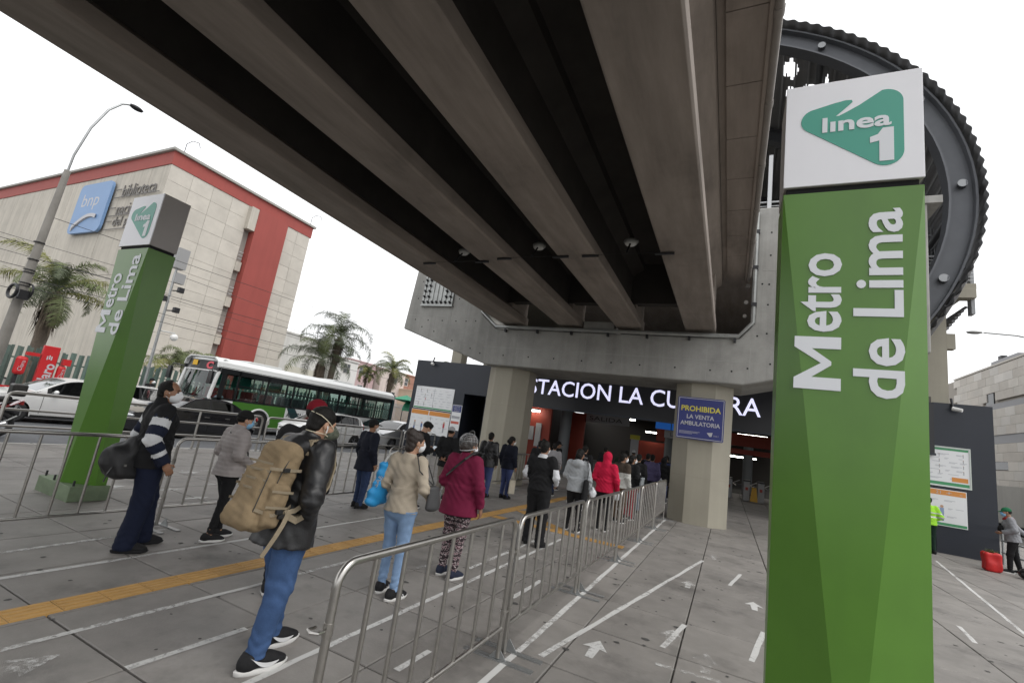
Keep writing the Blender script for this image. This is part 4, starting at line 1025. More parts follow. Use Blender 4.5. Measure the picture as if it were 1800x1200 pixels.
for i in range(60):
    o = obj('bar', fb, t); o.location = (-24.6,29+.16*i,0); o.matrix_parent_inverse = t.matrix_basis.inverted()
MB().box(-24.64,-24.56,29,38.6,2.3,2.36).build('rail', M('pale_fence'), t)

# ================================================================ RIGHT SIDE
rb = thing('stone_building','pale stone clad building with dark strip windows at the right edge','building',(30,60,0))
RX = 20.0
stm = [M('stone_%d'%i, c, .8, amp=.07, scale=.8, rnd=.09, stain=.08) for i,c in enumerate(((.60,.565,.51),(.57,.53,.475),(.63,.60,.555)))]
MB().box(RX+.15,48,40,75,-.1,13.1).build('wall_core', M('stone_joint',(.36,.33,.29),.9), rb)
tw, thh = 1.45,.72; sm_ = [MB().box(0,.15,.008,tw-.008,.008,thh-.008).mesh('stone_tile', m) for m in stm]
cnt = 0
for k in range(18):
    for i in range(14):
        y = 43.5+tw*i+(.7 if k%2 else 0); z = .1+k*thh
        if y > 59.3: continue
        wn = [(9.3,9.95,46,54.5),(9.95,10.9,52.6,53.9),(6.6,7.4,46,53.8),(7.4,8.3,53.0,54.6),(4.5,5.3,50.5,53.6),(4.5,5.3,44,47.4)]
        if any(z+thh*.5 > a-.1 and z+thh*.5 < b+.1 and y+tw*.5 > c and y+tw*.5 < d for a,b,c,d in wn): continue
        o = obj('stone_tile', sm_[random.choice((0,0,1,2))], rb); o.location = (RX+random.uniform(-.004,.004),y,z); o.matrix_parent_inverse = rb.matrix_basis.inverted(); cnt += 1
wd = M('window_dark'); gb = M('grey_band',(.24,.24,.25),.5)
for a,b,c,d,m in ((9.3,9.95,46,54.5,gb),(9.95,10.9,52.6,53.9,wd),(6.6,7.4,46,53.8,gb),(7.4,8.3,53.0,54.6,wd),(4.5,5.3,50.5,53.6,wd),(4.5,5.3,44,47.4,wd)): MB().box(RX+.06,RX+.149,c,d,a,b).build('window_strip', m, rb)
MB().box(RX+1.5,40,52,56.5,13.1,14.4).build('roof_house', gb, rb); MB().box(RX-.05,RX+.3,42,60,13.1,13.25).build('coping', stm[0], rb)
q = MB(); q.cyl((RX+2,51,13.1),(RX+2,51,15.2),.04); q.box(RX+1.8,RX+2.2,55.4,56,14.4,14.9); q.build('roof_antenna', dark, rb)
pf = thing('panel_wall','white wall of vertical ribbed panels before the stone building','wall',(16,42,0))
rib = MB().prism([(0,0),(.12,.18),(.38,.18),(.5,0)],'z',.05,2.95).mesh('panel', M('panel_white',(.55,.54,.50),.7,amp=.05,scale=1,streak=.2))
for i in range(24):
    o = obj('panel', rib, pf); o.location = (16.0,46-.5*i,0); o.rotation_euler = (0,0,RAD(-90)); o.matrix_parent_inverse = pf.matrix_basis.inverted()
MB().box(16.0,16.3,33,47,-.1,.6).build('base_wall', M('base_wall_grey',(.4,.4,.38),.8), pf)
t = thing('street_lamp','distant grey street lamp arm reaching in at the right edge','street lamp',(14.2,30,0))
MB().cyl((14.4,30,0),(14.4,30,9.2),.11,.07).build('pole', steel_d, t, smooth=40); MB().tube([(14.4,30,9.1),(13.6,30,9.6),(12.4,30,9.9),(11.2,30,10.0)],.04,6).build('arm', steel_d, t); MB().sphere((10.85,30,10.0),.3,10,6,(1.1,.5,.3)).build('lamp_head', M('lamp_housing'), t, smooth=60)
t = thing('ramp_railing','dark steel three bar railing beside the street vendor','railing',(7.6,19,0))
for z in (.35,.7,1.05): MB().tube([(7.72,20.2,z),(7.55,18.9,z),(7.85,16.8,z),(8.3,14,z)],.028,8).build('rail', steel_d, t)
for x,y in ((7.72,20.15),(7.56,18.9),(7.7,17.8),(8.0,15.9)): MB().cyl((x,y,0),(x,y,1.05),.03).build('post', steel_d, t)
# ================================================================ VEHICLES (all drive towards -Y)
glass = glassmat('car_glass',(.30,.34,.35),.72,.02)
dglass = glassmat('dark_car_glass',(.07,.08,.085),.82,.02)
chrome = M('chrome',(.6,.6,.6),.12,1.)
tyre = M('tyre',(.022,.022,.023),.75); rim = M('alloy',(.36,.36,.37),.3,.9); underb = M('underbody',(.012,.012,.012),.9)
redl = M('tail_lamp',(.35,.012,.012),.2,coat=.5); amb = M('amber_lamp',(.5,.2,.02),.3); hl = M('headlamp',(.5,.52,.54),.08,.3,coat=.8)
plate = M('plate_white',(.65,.65,.6),.5)
def wheel(parent, x, y, r, w, spokes=5, z=None, side=1):
    z = r if z is None else z
    q = MB(); n = 28; pr = [(-w/2,r*.62),(-w/2,r*.93),(-w*.36,r),(w*.36,r),(w/2,r*.93),(w/2,r*.62)]
    vs = [(x+a, y+b*cos(2*pi*i/n), z+b*sin(2*pi*i/n)) for i in range(n) for a,b in pr]; k = len(pr)
    q.add(vs,[(i*k+j,((i+1)%n)*k+j,((i+1)%n)*k+j+1,i*k+j+1) for i in range(n) for j in range(k-1)])
    t = q.build('wheel', tyre, parent, smooth=40)
    q = MB(); xo = x+side*w*.40; q.cyl((xo-side*.05,y,z),(xo-side*.04,y,z),r*.63,n=24); q.cyl((xo,y,z),(xo+side*.03,y,z),r*.14,n=12)
    for i in range(spokes):
        a = 2*pi*i/spokes
        for da in (-.13,.13):
            c, s = cos(a+da), sin(a+da); p0 = Vector((xo+side*.012,y+c*r*.1,z+s*r*.1)); p1 = Vector((xo-side*.002,y+cos(a+da*.55)*r*.6,z+sin(a+da*.55)*r*.6)); q.strap([p0,p1],r*.11,.02,(0,-s,c))
    vs = []; n = 28
    for i in range(n):
        for b,aa in ((r*.56,0),(r*.65,0),(r*.65,-.06*side)): vs.append((xo+aa,y+b*cos(2*pi*i/n),z+b*sin(2*pi*i/n)))
    q.add(vs,[(i*3+j,((i+1)%n)*3+j,((i+1)%n)*3+j+1,i*3+j+1) for i in range(n) for j in (0,1)])
    q.build('rim', rim, t)
    MB().cyl((xo-side*.07,y,z),(xo-side*.055,y,z),r*.62,n=20).build('brake_disc', underb, t)
def ip(tab, y):
    for (a,b),(c,d) in zip(tab,tab[1:]):
        if y <= c: 
            t = (y-a)/(c-a); return b+(d-b)*t
    return tab[-1][1]
def smooth_tab(tab): return tab
def car(name, lab, x_near, y_front, P, paint, group=None, trim=True):
    "P: dict with L, W, top profile, belt, wheel positions. body local x in [-W/2,W/2], y from the nose"
    L, Wd, top, belt, (fw, rw), wr_ = P['L'], P['W'], P['top'], P['belt'], P['wheels'], P['r']
    t = thing(name, lab, 'car', (x_near-Wd/2, y_front+L/2, -.13), group)
    ox, oy, oz = x_near-Wd/2, y_front, -.13
    ys = sorted(set([round(L*i/46,3) for i in range(47)]+[round(a,3) for a,_ in top]+[round(c+d*wr_*1.16,3) for c in (fw,rw) for d in (-1,-.98,-.9,-.75,-.5,-.25,0,.25,.5,.75,.9,.98,1)]))
    ys = [y for y in ys if 0 <= y <= L]
    def bot(y):
        z = .2+.06*max(0,1-y/.35)+.08*max(0,1-(L-y)/.35)
        for c in (fw,rw):
            d = abs(y-c)/(wr_*1.16)
            if d < 1: z = max(z, .2, wr_+wr_*1.16*math.sqrt(max(0,1-d*d)) - .0 if d<1 else 0) if d < .985 else max(z,wr_*.9)
        return z
    def hw(y,z):
        w = Wd/2
        if z < .5: w -= .05*(.5-z)/.3
        if z > belt: w -= (z-belt)/(P['H']-belt)*P['tumble']
        elif z > belt-.12: w -= .015*(z-belt+.12)/.12
        e = P.get('plan',.55)
        if y < e: w -= .30*((e-y)/e)**2.2
        if y > L-e: w -= .22*((y-L+e)/e)**2.2
        return w
    lev = [0,.30,.45,.62,.74,.86,belt-.04,belt,belt+.04]
    body = MB(); cols = []; K = 0
    rings = []
    for y in ys:
        tz, bz = ip(top,y), bot(y); zs = [min(max(bz,l),tz) for l in lev]+[min(max(bz,belt+(tz-belt)*f),tz) if tz > belt else tz for f in (.5,.9)]+[tz]
        zs = [max(bz,z) for z in zs]
        r = [(-hw(y,z),y,z) for z in zs]
        wtop = hw(y,tz)
        crown = [(wtop*f, y, tz+.03*(1-f*f)*(1 if tz>.6 else 0)) for f in (-.85,-.5,0,.5,.85)]
        ring = r+crown+[(hw(y,z),y,z) for z in reversed(zs)]; rings.append(ring)
    m = len(rings[0]); vs = [(ox+p[0],oy+p[1],oz+p[2]) for r in rings for p in r]
    fs = [(i*m+j,i*m+j+1,(i+1)*m+j+1,(i+1)*m+j) for i in range(len(rings)-1) for j in range(m-1)]
    fs += [tuple(range(m)), tuple(range(len(rings)*m-1,(len(rings)-1)*m-1,-1))]
    body.add(vs, fs); me = body.mesh('body', paint)
    bm = bmesh.new(); bm.from_mesh(me); bmesh.ops.remove_doubles(bm, verts=bm.verts, dist=.002); bmesh.ops.dissolve_degenerate(bm, edges=bm.edges, dist=.001); bmesh.ops.recalc_face_normals(bm, faces=bm.faces); bm.to_mesh(me); bm.free()
    me.polygons.foreach_set('use_smooth',[True]*len(me.polygons)); me.set_sharp_from_angle(angle=RAD(32)); obj('body', me, t)
    MB().box(ox-Wd/2+.12,ox+Wd/2-.12,oy+.3,oy+L-.3,oz+.16,oz+.45).build('underbody', underb, t)
    for c in (fw,rw):
        for s in (-1,1):
            MB().cyl((ox+s*(Wd/2-.32),oy+c,oz+wr_),(ox+s*(Wd/2-.06),oy+c,oz+wr_),wr_*1.13,n=24).build('wheel_well', underb, t)
            wheel(t, ox+s*(Wd/2-.11), oy+c, wr_, .2, P.get('spokes',5), oz+wr_, s)
    def sidepanel(nm, ya, yb, zlo, inset, mat, off=.004, fr=0):
        n = 10
        for s in (-1,1):
            q = MB(); vs = []
            for i in range(n+1):
                y = ya+(yb-ya)*i/n; tz = ip(top,y); z0 = zlo; z1 = max(z0+.01, tz-inset)
                for z in (z0,(z0+z1)/2,z1): vs.append((ox+s*(hw(y,z)+off),oy+y,oz+z))
            q.add(vs,[(i*3+j,(i+1)*3+j,(i+1)*3+j+1,i*3+j+1) for i in range(n) for j in (0,1)]); q.build(nm, mat, t)
    gl = P.get('glass', dglass)
    sidepanel('window_surround', P['win'][0]-.07, P['win'][-1]+.07, belt+.01, .035, blackm, .002)
    for a,b in zip(P['win'],P['win'][1:]): sidepanel('side_window', a+.03, b-.03, belt+.035, .065, gl, .005)
    def toppanel(nm, ya, yb, mat, mg, off=.006, n=8):
        q = MB(); vs = []
        for i in range(n+1):
            y = ya+(yb-ya)*i/n; tz = ip(top,y); w = hw(y,tz)-mg
            for f in (-1,-.5,0,.5,1): vs.append((ox+w*f,oy+y,oz+tz+.03*(1-(f*w/hw(y,tz))**2)+off))
        q.add(vs,[(i*5+j,(i+1)*5+j,(i+1)*5+j+1,i*5+j+1) for i in range(n) for j in range(4)]); q.build(nm, mat, t, smooth=60)
    toppanel('windscreen', *P['ws'], gl, .07); toppanel('rear_window', *P['rs'], gl, .1)
    # seams, handles, mirrors, lamps, plates, sills
    q = MB()
    for y in P['seams']:
        for s in (-1,1):
            pts = [(ox+s*(hw(y,z)+.0015),oy+y,oz+z) for z in (.3,.5,.7,.86,belt-.03)]
            q.strap(pts,.012,.003,(0,1,0))
    q.build('door_seam', blackm, t)
    for y in P['handles']:
        for s in (-1,1):
            z = belt-.13; MB().box(ox+s*(hw(y,z)+.01)-.012,ox+s*(hw(y,z)+.01)+.012,oy+y-.09,oy+y+.09,oz+z-.014,oz+z+.014).build('door_handle', P.get('handle',chrome), t, bevel=.006)
    for s in (-1,1):
        y = P['win'][0]+.12; q = MB().sphere((ox+s*(Wd/2+.07),oy+y,oz+belt+.06),.1,12,8,(1.,.6,.72)); q.box(min(ox+s*(Wd/2-.06),ox+s*(Wd/2+.02)),max(ox+s*(Wd/2-.06),ox+s*(Wd/2+.02)),oy+y-.03,oy+y+.03,oz+belt+.0,oz+belt+.04); q.build('mirror', paint, t, smooth=60)
        y0,z0 = P['head']; xs = ox+s*(hw(y0,z0)-.12); MB().sphere((xs,oy+y0,oz+z0),.15,14,8,(1.05,.95,.42)).build('headlight', hl, t, smooth=60)
        y1,z1 = P['tail']; xs = ox+s*(hw(y1,z1)-.07); MB().sphere((xs,oy+y1,oz+z1),.13,14,8,(.75,1.0,P.get('tailh',.8))).build('tail_light', redl, t, smooth=60)
    MB().box(ox-.5,ox+.5,oy-.005,oy+.1,oz+.32,oz+.5).build('grille', underb, t, bevel=.03); MB().box(ox-.24,ox+.24,oy-.03,oy+.02,oz+.47,oz+.59).build('number_plate', plate, t)
    MB().box(ox-.24,ox+.24,oy+L-.02,oy+L+.03,oz+.62,oz+.74).build('number_plate', plate, t)
    MB().box(ox-.5,ox+.5,oy+.0,oy+.12,oz+.62,oz+.70).build('grille_bar', chrome, t, bevel=.02)
    q = MB()
    for s in (-1,1): q.box(ox+s*(Wd/2-.03)-.02,ox+s*(Wd/2-.03)+.02,oy+fw+wr_*1.3,oy+rw-wr_*1.3,oz+.19,oz+.25)
    q.build('sill', underb, t)
    # seats and a hint of interior
    ins = M('car_interior',(.03,.03,.032),.8)
    for s in (-.38,.38):
        for y in P['seats']: 
            MB().box(ox+s-.24,ox+s+.24,oy+y,oy+y+.16,oz+.4,oz+belt+.12).build('seat', ins, t, bevel=.05); MB().box(ox+s-.12,ox+s+.12,oy+y+.03,oy+y+.12,oz+belt+.14,oz+belt+.28).build('headrest', ins, t, bevel=.03)
    return t
SEDAN = dict(L=4.6,W=1.76,H=1.46,r=.315,belt=.93,tumble=.22,wheels=(.92,3.62),top=[(0,.50),(.04,.66),(.22,.76),(.7,.86),(1.28,.955),(1.75,1.24),(2.02,1.385),(2.35,1.45),(2.8,1.46),(3.2,1.43),(3.5,1.34),(4.02,1.045),(4.2,1.025),(4.5,1.0),(4.58,.93),(4.6,.55)],win=[1.62,2.55,3.35],ws=(1.30,2.0),rs=(3.46,4.0),seams=(1.5,2.58,3.3),handles=(2.45,3.22),head=(.2,.66),tail=(4.5,.86),seats=(2.35,3.1))
HATCH = dict(L=3.95,W=1.70,H=1.50,r=.30,belt=.98,tumble=.2,wheels=(.80,3.25),top=[(0,.5),(.04,.70),(.2,.82),(.6,.94),(.98,1.02),(1.4,1.28),(1.7,1.43),(2.1,1.5),(2.7,1.5),(3.3,1.46),(3.6,1.38),(3.8,1.12),(3.9,.98),(3.95,.6)],win=[1.38,2.25,3.05,3.45],ws=(1.0,1.68),rs=(3.58,3.84),seams=(1.3,2.28,3.1),handles=(2.15,2.98),head=(.2,.76),tail=(3.86,.98),tailh=1.25,seats=(2.1,2.9))
WAGON = dict(SEDAN, L=4.3, wheels=(.85,3.45), top=[(0,.5),(.04,.7),(.2,.8),(.7,.9),(1.15,.98),(1.6,1.28),(1.9,1.42),(2.3,1.47),(3.2,1.47),(3.8,1.42),(4.1,1.15),(4.25,1.0),(4.3,.6)], win=[1.5,2.4,3.2,3.85], ws=(1.17,1.85), rs=(3.85,4.14), tail=(4.2,.9), seams=(1.4,2.42,3.2), handles=(2.3,3.1))
pw_ = M('paint_white',(.68,.68,.67),.22,coat=.6,amp=.03,scale=1); pb = M('paint_black',(.010,.010,.012),.12,coat=.9); psv = M('paint_silver',(.42,.42,.42),.28,.35,coat=.6)
car('parked_car','white saloon car behind the motorbike, partly hidden by the left pylon',-19.4,5.55,dict(SEDAN,glass=glass,handle=pw_),pw_)
car('parked_car','glossy black saloon car behind the man with the striped sleeve',-16.9,8.2,dict(SEDAN,L=4.6),pb)
car('parked_car','white station wagon seen above the tail of the white saloon',-22.1,8.6,dict(WAGON,glass=glass),pw_)
car('parked_car','white hatchback with red tail light right of the backpack man',-16.2,14.2,dict(HATCH,glass=dglass,handle=pw_),pw_)
car('parked_car','silver car half hidden by the dark kiosk',-16.3,19.6,dict(HATCH,L=3.95,spokes=9),psv)
car('parked_car','white car showing only its roof behind the silver car',-19.6,26.2,dict(SEDAN,glass=dglass),pw_)
# ---------------------------------------------------------------- bus
bus = thing('city_bus','white green and dark teal city bus with long row of windows','bus',(-21.3,18.2,-.13))
BX0, BX1, BY0, BY1, BZ = -22.5, -20.0, 12.25, 24.5, -.13
bw = M('bus_white',(.66,.67,.66),.35,amp=.05,scale=1,stain=.08); bgr = M('bus_green',(.055,.175,.022),.35,amp=.05,scale=1); bte = M('bus_teal',(.012,.045,.05),.4,amp=.05,scale=1); bbk = M('bus_black',(.012,.013,.014),.3)
def prof(z): return .0
sec = [(BX0+.02,.38),(BX0,.8),(BX0,2.55),(BX0+.06,2.85),(BX0+.35,3.03),(BX1-.35,3.03),(BX1-.06,2.85),(BX1,2.55),(BX1,.8),(BX1-.02,.38)]
# hollow shell: roof, skirts below the windows, front mask and back, all real panels
def sheet(nm, y0, y1, pts, mat, th=.05, smooth=30):
    q = MB(); n = len(pts); cx = (BX0+BX1)/2
    inn = [(x+(th if x < cx else -th)*(1 if abs(x-cx) > .6 else .3), z-(th if z > 2.9 else 0)) for x,z in pts]
    vs = []
    for y in (y0,y1): vs += [(x,y,BZ+z) for x,z in pts]+[(x,y,BZ+z) for x,z in inn]
    m = 2*n; fs = []
    for i in range(n-1): fs += [(i,i+1,m+i+1,m+i),(n+i+1,n+i,m+n+i,m+n+i+1),(i+1,i,n+i,n+i+1),(m+i,m+i+1,m+n+i+1,m+n+i)]
    fs += [(0,m,m+n,n),(n-1,n-1+n,m+n-1+n,m+n-1)]
    return q.add(vs,fs).build(nm, mat, bus, smooth=smooth)
sheet('roof',BY0+.25,BY1-.05,sec[3:7] and [(BX0,2.62),(BX0+.06,2.85),(BX0+.35,3.03),(BX1-.35,3.03),(BX1-.06,2.85),(BX1,2.62)],bw)
MB().box(BX0+.5,BX1-.5,14.2,16.0,BZ+3.03,BZ+3.13).build('roof_hatch', bw, bus, bevel=.03); MB().box(BX0+.5,BX1-.5,19.5,21,BZ+3.03,BZ+3.12).build('roof_hatch', bw, bus, bevel=.03)
for s,x0,x1 in ((0,BX1-.06,BX1),(1,BX0,BX0+.06)):
    # side skirt in its livery pieces; near side carries the wheel arches
    segs = [(BY0+.25,13.55,bw),(13.55,16.35,bgr),(16.35,22.9,bw),(22.9,BY1-.02,bte)]
    for a,b,m in segs:
        MB().box(x0,x1,a,b,BZ+.72,BZ+1.32).build('side_panel', m, bus)
    for a,b,m in ((BY0+.25,14.33,bw),(15.57,16.35,bgr),(16.35,20.78,bgr),(22.02,BY1-.02,bte)):
        MB().box(x0+.003,x1-.003,a,b,BZ+.34,BZ+.72).build('side_panel', m, bus)
for s in (-1,1):
    xx = BX1 if s > 0 else BX0
    for wy in (14.95,21.4):
        q = MB(); pts = [(wy+.62*cos(a),BZ+.48+.62*sin(a)) for a in [pi*i/14 for i in range(15)]]
        q.tube([(xx+s*.006,y,z) for y,z in pts],.045,6); q.build('wheel_arch', bw, bus)
        MB().cyl((xx-s*.4,wy,BZ+.48),(xx+s*.004,wy,BZ+.48),.61,n=28).build('wheel_well', underb, bus); wheel(bus, xx-s*.13, wy, .48, .28, 8, BZ+.48, s)
# swoosh of the livery on the near side and the lower green wedge
MB().prism([(16.4,BZ+1.319),(16.9,BZ+1.319),(17.2,BZ+1.0),(17.9,BZ+.6),(18.6,BZ+.36),(18.1,BZ+.36),(17.3,BZ+.55),(16.7,BZ+.9)],'x',BX1+.001,BX1+.005).build('livery_swoosh', bte, bus)
MB().prism([(16.6,BZ+.722),(18.5,BZ+.722),(20.3,BZ+.722),(20.3,BZ+.60),(16.6,BZ+.60)],'x',BX1-.002,BX1+.003).build('livery_band', bw, bus)
MB().prism([(22.91,BZ+1.319),(22.6,BZ+1.319),(21.3,BZ+.722),(22.91,BZ+.722)],'x',BX1+.001,BX1+.004).build('livery_wedge', bte, bus)
T = lambda y,z: frame((BX1+.0055,y,z),(0,1,0),(0,0,1))
bl = M('bus_letter',(.02,.03,.03),.5)
text('ANCON', T(16.95,BZ+1.08), 1.0,.24, bl, bus, bold=.01, align='C'); text('PAN. NORTE', T(18.55,BZ+1.05), 1.55,.24, bl, bus, bold=.01); text('HABITACION / ATOCONGO', T(20.9,BZ+1.1), 2.9,.2, bl, bus, bold=.01); text('GALVEZ', T(23.7,BZ+.95), .85,.22, letw, bus, bold=.01)
# window band: pillars, rails, panes
band = [13.6,15.1,16.6,18.15,19.7,21.25,22.8,24.2]
for xx,s in ((BX1,1),(BX0,-1)):
    x0,x1 = (xx-.05,xx-.004) if s > 0 else (xx+.004,xx+.05)
    for y in band: MB().box(x0,x1,y-.04,y+.04,BZ+1.32,BZ+2.63).build('window_pillar', bbk, bus)
    MB().box(x0,x1,BY0+.3,BY1-.05,BZ+2.42,BZ+2.66).build('window_header', bbk, bus); MB().box(x0,x1,BY0+.35,BY1-.05,BZ+1.30,BZ+1.40).build('window_sill', bbk, bus)
    for a,b in zip(band,band[1:]):
        g = MB().box(x0+.015,x1-.015,a+.06,b-.06,BZ+1.42,BZ+2.41).build('window_pane', glassmat('bus_glass',(.78,.86,.84),.95,.03), bus)
        q = MB(); q.box(x0,x1,a+.05,b-.05,BZ+1.96,BZ+2.0); q.box(x0,x1,(a+b)/2-.018,(a+b)/2+.018,BZ+2.0,BZ+2.42); q.build('sliding_frame', bbk, g)
    MB().box(x0+.015,x1-.015,BY0+.75,13.54,BZ+1.30,BZ+2.41).build('driver_window', MATS['bus_glass'], bus); MB().box(x0,x1,BY0+.55,BY0+.75,BZ+1.3,BZ+2.42).build('window_pillar', bbk, bus)
    MB().box(x0+.0,x1+.002,24.26,BY1-.02,BZ+1.32,BZ+2.63).build('rear_corner', bte, bus)
# front mask
def fy(z): return BY0+.30*max(0,(z-1.0)/2.0)**1.5
fr_ = MB()
zz = [.34,.7,1.0,1.12]; vs=[]
for z in zz:
    for f in (-1,-.85,-.5,0,.5,.85,1): vs.append(((BX0+BX1)/2+f*1.25, fy(z)+.22*abs(f)**3, BZ+z))
fr_.add(vs,[(i*7+j,i*7+j+1,(i+1)*7+j+1,(i+1)*7+j) for i in range(3) for j in range(6)])
fr_.build('front_panel', bw, bus, smooth=40)
vs=[]
for z in (1.12,1.6,2.1,2.42):
    for f in (-1,-.85,-.5,0,.5,.85,1): vs.append(((BX0+BX1)/2+f*1.14, fy(z)+.22*abs(f)**3, BZ+z))
MB().add(vs,[(i*7+j,i*7+j+1,(i+1)*7+j+1,(i+1)*7+j) for i in range(3) for j in range(6)]).build('windscreen', glassmat('screen_glass',(.55,.66,.64),.88,.04), bus, smooth=60)
vs=[]
for z in (2.42,2.75,2.95,3.03):
    for f in (-1,-.85,-.5,0,.5,.85,1): vs.append(((BX0+BX1)/2+f*(1.25 if z < 2.9 else 1.1), fy(z)+.22*abs(f)**3+(.25 if z > 3 else 0), BZ+z+(.02 if z>3 else 0)*(1-f*f)))
MB().add(vs,[(i*7+j,i*7+j+1,(i+1)*7+j+1,(i+1)*7+j) for i in range(3) for j in range(6)]).build('front_brow', bw, bus, smooth=40)
vs=[]
for z in (2.47,2.86):
    for f in (-.9,-.5,0,.5,.9): vs.append(((BX0+BX1)/2+f*1.25, fy(z)+.22*abs(f)**3-.012, BZ+z))
t = MB().add(vs,[(j,j+1,5+j+1,5+j) for j in range(4)]).build('destination_sign', bbk, bus)
Fb = lambda x,z,f: frame((x, fy(z)+.22*abs(f)**3-.018, BZ+z),(1,0.0,0),(0,.1,1))
text('C', frame((-20.55, fy(2.66)+.005, BZ+2.66),(1,.25,0),(0,.1,1)), .34,.32, M('sign_pink',(.55,.08,.10),.5), t, bold=.05); MB().box(-21.75,-21.42,fy(2.66)-.03,fy(2.66)-.018,BZ+2.6,BZ+2.82).build('route_panel', M('sign_amber',(.65,.38,.02),.5), t)
for s,f in ((-1,-.96),(1,.96)):
    x = (BX0+BX1)/2+f*1.2
    q = MB(); q.tube([((BX0+BX1)/2+s*1.2, fy(z)+.2, BZ+z) for z in (1.12,1.6,2.1,2.45)],.075,8); q.build('screen_pillar', bw, bus, smooth=60)
    MB().sphere(((BX0+BX1)/2+s*.92, BY0+.06, BZ+.78),.17,12,8,(1.3,.5,.8)).build('headlight', hl, bus, smooth=60)
    q = MB(); q.tube([((BX0+BX1)/2+s*1.2,fy(2.4)+.2,BZ+2.5),((BX0+BX1)/2+s*1.45,BY0-.05,BZ+2.55),((BX0+BX1)/2+s*1.5,BY0-.1,BZ+2.4)],.025,6); q.box((BX0+BX1)/2+s*1.5-.13,(BX0+BX1)/2+s*1.5+.13,BY0-.16,BY0-.06,BZ+1.9,BZ+2.42); q.build('side_mirror', bbk, bus, bevel=.02)
q = MB(); q.strap([(-21.9,fy(1.2)-.02,BZ+1.15),(-21.4,fy(1.7)-.03,BZ+1.75)],.03,.02,(1,0,0)); q.strap([(-20.9,fy(1.2)-.02,BZ+1.15),(-20.5,fy(1.7)+.0,BZ+1.75)],.03,.02,(1,0,0)); q.build('wiper', bbk, bus)
MB().box(BX0+.01,BX1-.01,BY1-.06,BY1,BZ+.34,BZ+1.35).build('rear_panel', bte, bus, bevel=.05); MB().box(BX0+.01,BX1-.01,BY1-.06,BY1,BZ+2.4,BZ+2.9).build('rear_panel', bte, bus, bevel=.05); MB().box(BX0+.06,BX1-.06,BY1-.045,BY1-.02,BZ+1.351,BZ+2.399).build('rear_window', MATS['bus_glass'], bus)
MB().box(BX0+.06,BX1-.06,BY0+.4,BY1-.1,BZ+.36,BZ+.75).build('floor', M('bus_floor',(.06,.06,.06),.8), bus)
MB().box(BX0+.1,BX1-.1,BY0+.35,BY0+.75,BZ+.75,BZ+1.2).build('dashboard', bbk, bus, bevel=.05)
sr = M('bus_seat_red',(.20,.03,.03),.7); sb_ = M('bus_seat_grey',(.13,.14,.15),.7)
for i in range(10):
    y = 13.6+1.0*i
    for x in (-20.5,-20.95,-21.6,-22.05):
        m = MB().box(x-.2,x+.2,y,y+.1,BZ+1.0,BZ+1.78); m.box(x-.2,x+.2,y-.4,y,BZ+1.0,BZ+1.1); m.build('seat', sr if i < 3 else sb_, bus, bevel=.03, bseg=1)
cur = M('curtain_teal',(.02,.22,.17),.7)
for a,b in ((13.1,14.6),(14.9,15.9),(17.0,17.7),(22.6,23.0)): MB().box(BX0+.07,BX0+.09,a,b,BZ+1.9,BZ+2.42).build('curtain', cur, bus)
MB().tube([(-20.3,BY0+.6,BZ+1.05),(-20.6,BY0+.75,BZ+1.3)],.03,6).build('steering_column', bbk, bus)
q = MB(); q.tube([(-20.85+.22*cos(a),BY0+.95+.08*sin(a),BZ+1.42+.2*sin(a)) for a in [2*pi*i/18 for i in range(19)]],.02,6); q.build('steering_wheel', bbk, bus)
bus.scale = (1,1,1.055)
# ---------------------------------------------------------------- motorbike at the left edge (rear end in view)
mb_ = thing('motorbike','dark motorbike with red tail fairing at the left edge','motorbike',(-15.6,4.35,-.13))
def mwheel(y): 
    q = MB(); q.tube([(-15.6,y+.26*cos(a),.18+.26*sin(a)) for a in [2*pi*i/24 for i in range(25)]],.06,8); w = q.build('wheel', tyre, mb_, smooth=60)
    q = MB(); q.cyl((-15.66,y,.18),(-15.54,y,.18),.05)
    for i in range(10): q.cyl((-15.6,y,.18),(-15.6,y+.23*cos(i*.628),.18+.23*sin(i*.628)),.006,n=5)
    q.build('spokes', steel_d, w)
mwheel(4.98); mwheel(3.68)
MB().tube([(-15.6,5.28*1-.0+.02,.42),(-15.6,5.2,.5),(-15.6,4.98,.55),(-15.6,4.75,.5)],.07,8).build('rear_mudguard', dark, mb_, smooth=60)
q = MB(); q.tube([(-15.6,4.98,.18),(-15.6,4.55,.15),(-15.6,4.2,.3),(-15.6,4.0,.75)],.03,6); q.tube([(-15.6,4.55,.15),(-15.6,4.9,.68)],.025,6); q.tube([(-15.6,4.0,.78),(-15.6,3.68,.18)],.03,6); q.build('frame', dark, mb_)
MB().sphere((-15.6,4.28,.22),.2,12,8,(.8,1.1,1)).build('engine', steel_d, mb_, smooth=60)
MB().sphere((-15.6,4.2,.72),.2,14,8,(.75,1.5,.7)).build('fuel_tank', M('bike_red',(.22,.01,.012),.25,coat=.6), mb_, smooth=60)
s_ = SDF().cap((-15.6,4.45,.68),(-15.6,5.05,.78),.1,.07,k=.02); V,Fc = s_.mesh(.02); obj('seat', npmesh('seat',V,Fc,M('seat_black',(.015,.015,.015),.6)), mb_)
MB().prism([(4.55,.52),(5.1,.64),(5.32,.80),(5.25,.72),(5.0,.56)],'x',-15.72,-15.48).build('tail_fairing', MATS['bike_red'], mb_, bevel=.02); MB().box(-15.68,-15.52,5.24,5.33,.66,.76).build('tail_light', redl, mb_, bevel=.02)
MB().tube([(-15.5,4.3,.05),(-15.47,4.7,.1),(-15.47,5.1,.22)],.045,8).build('exhaust', chrome, mb_, smooth=60)
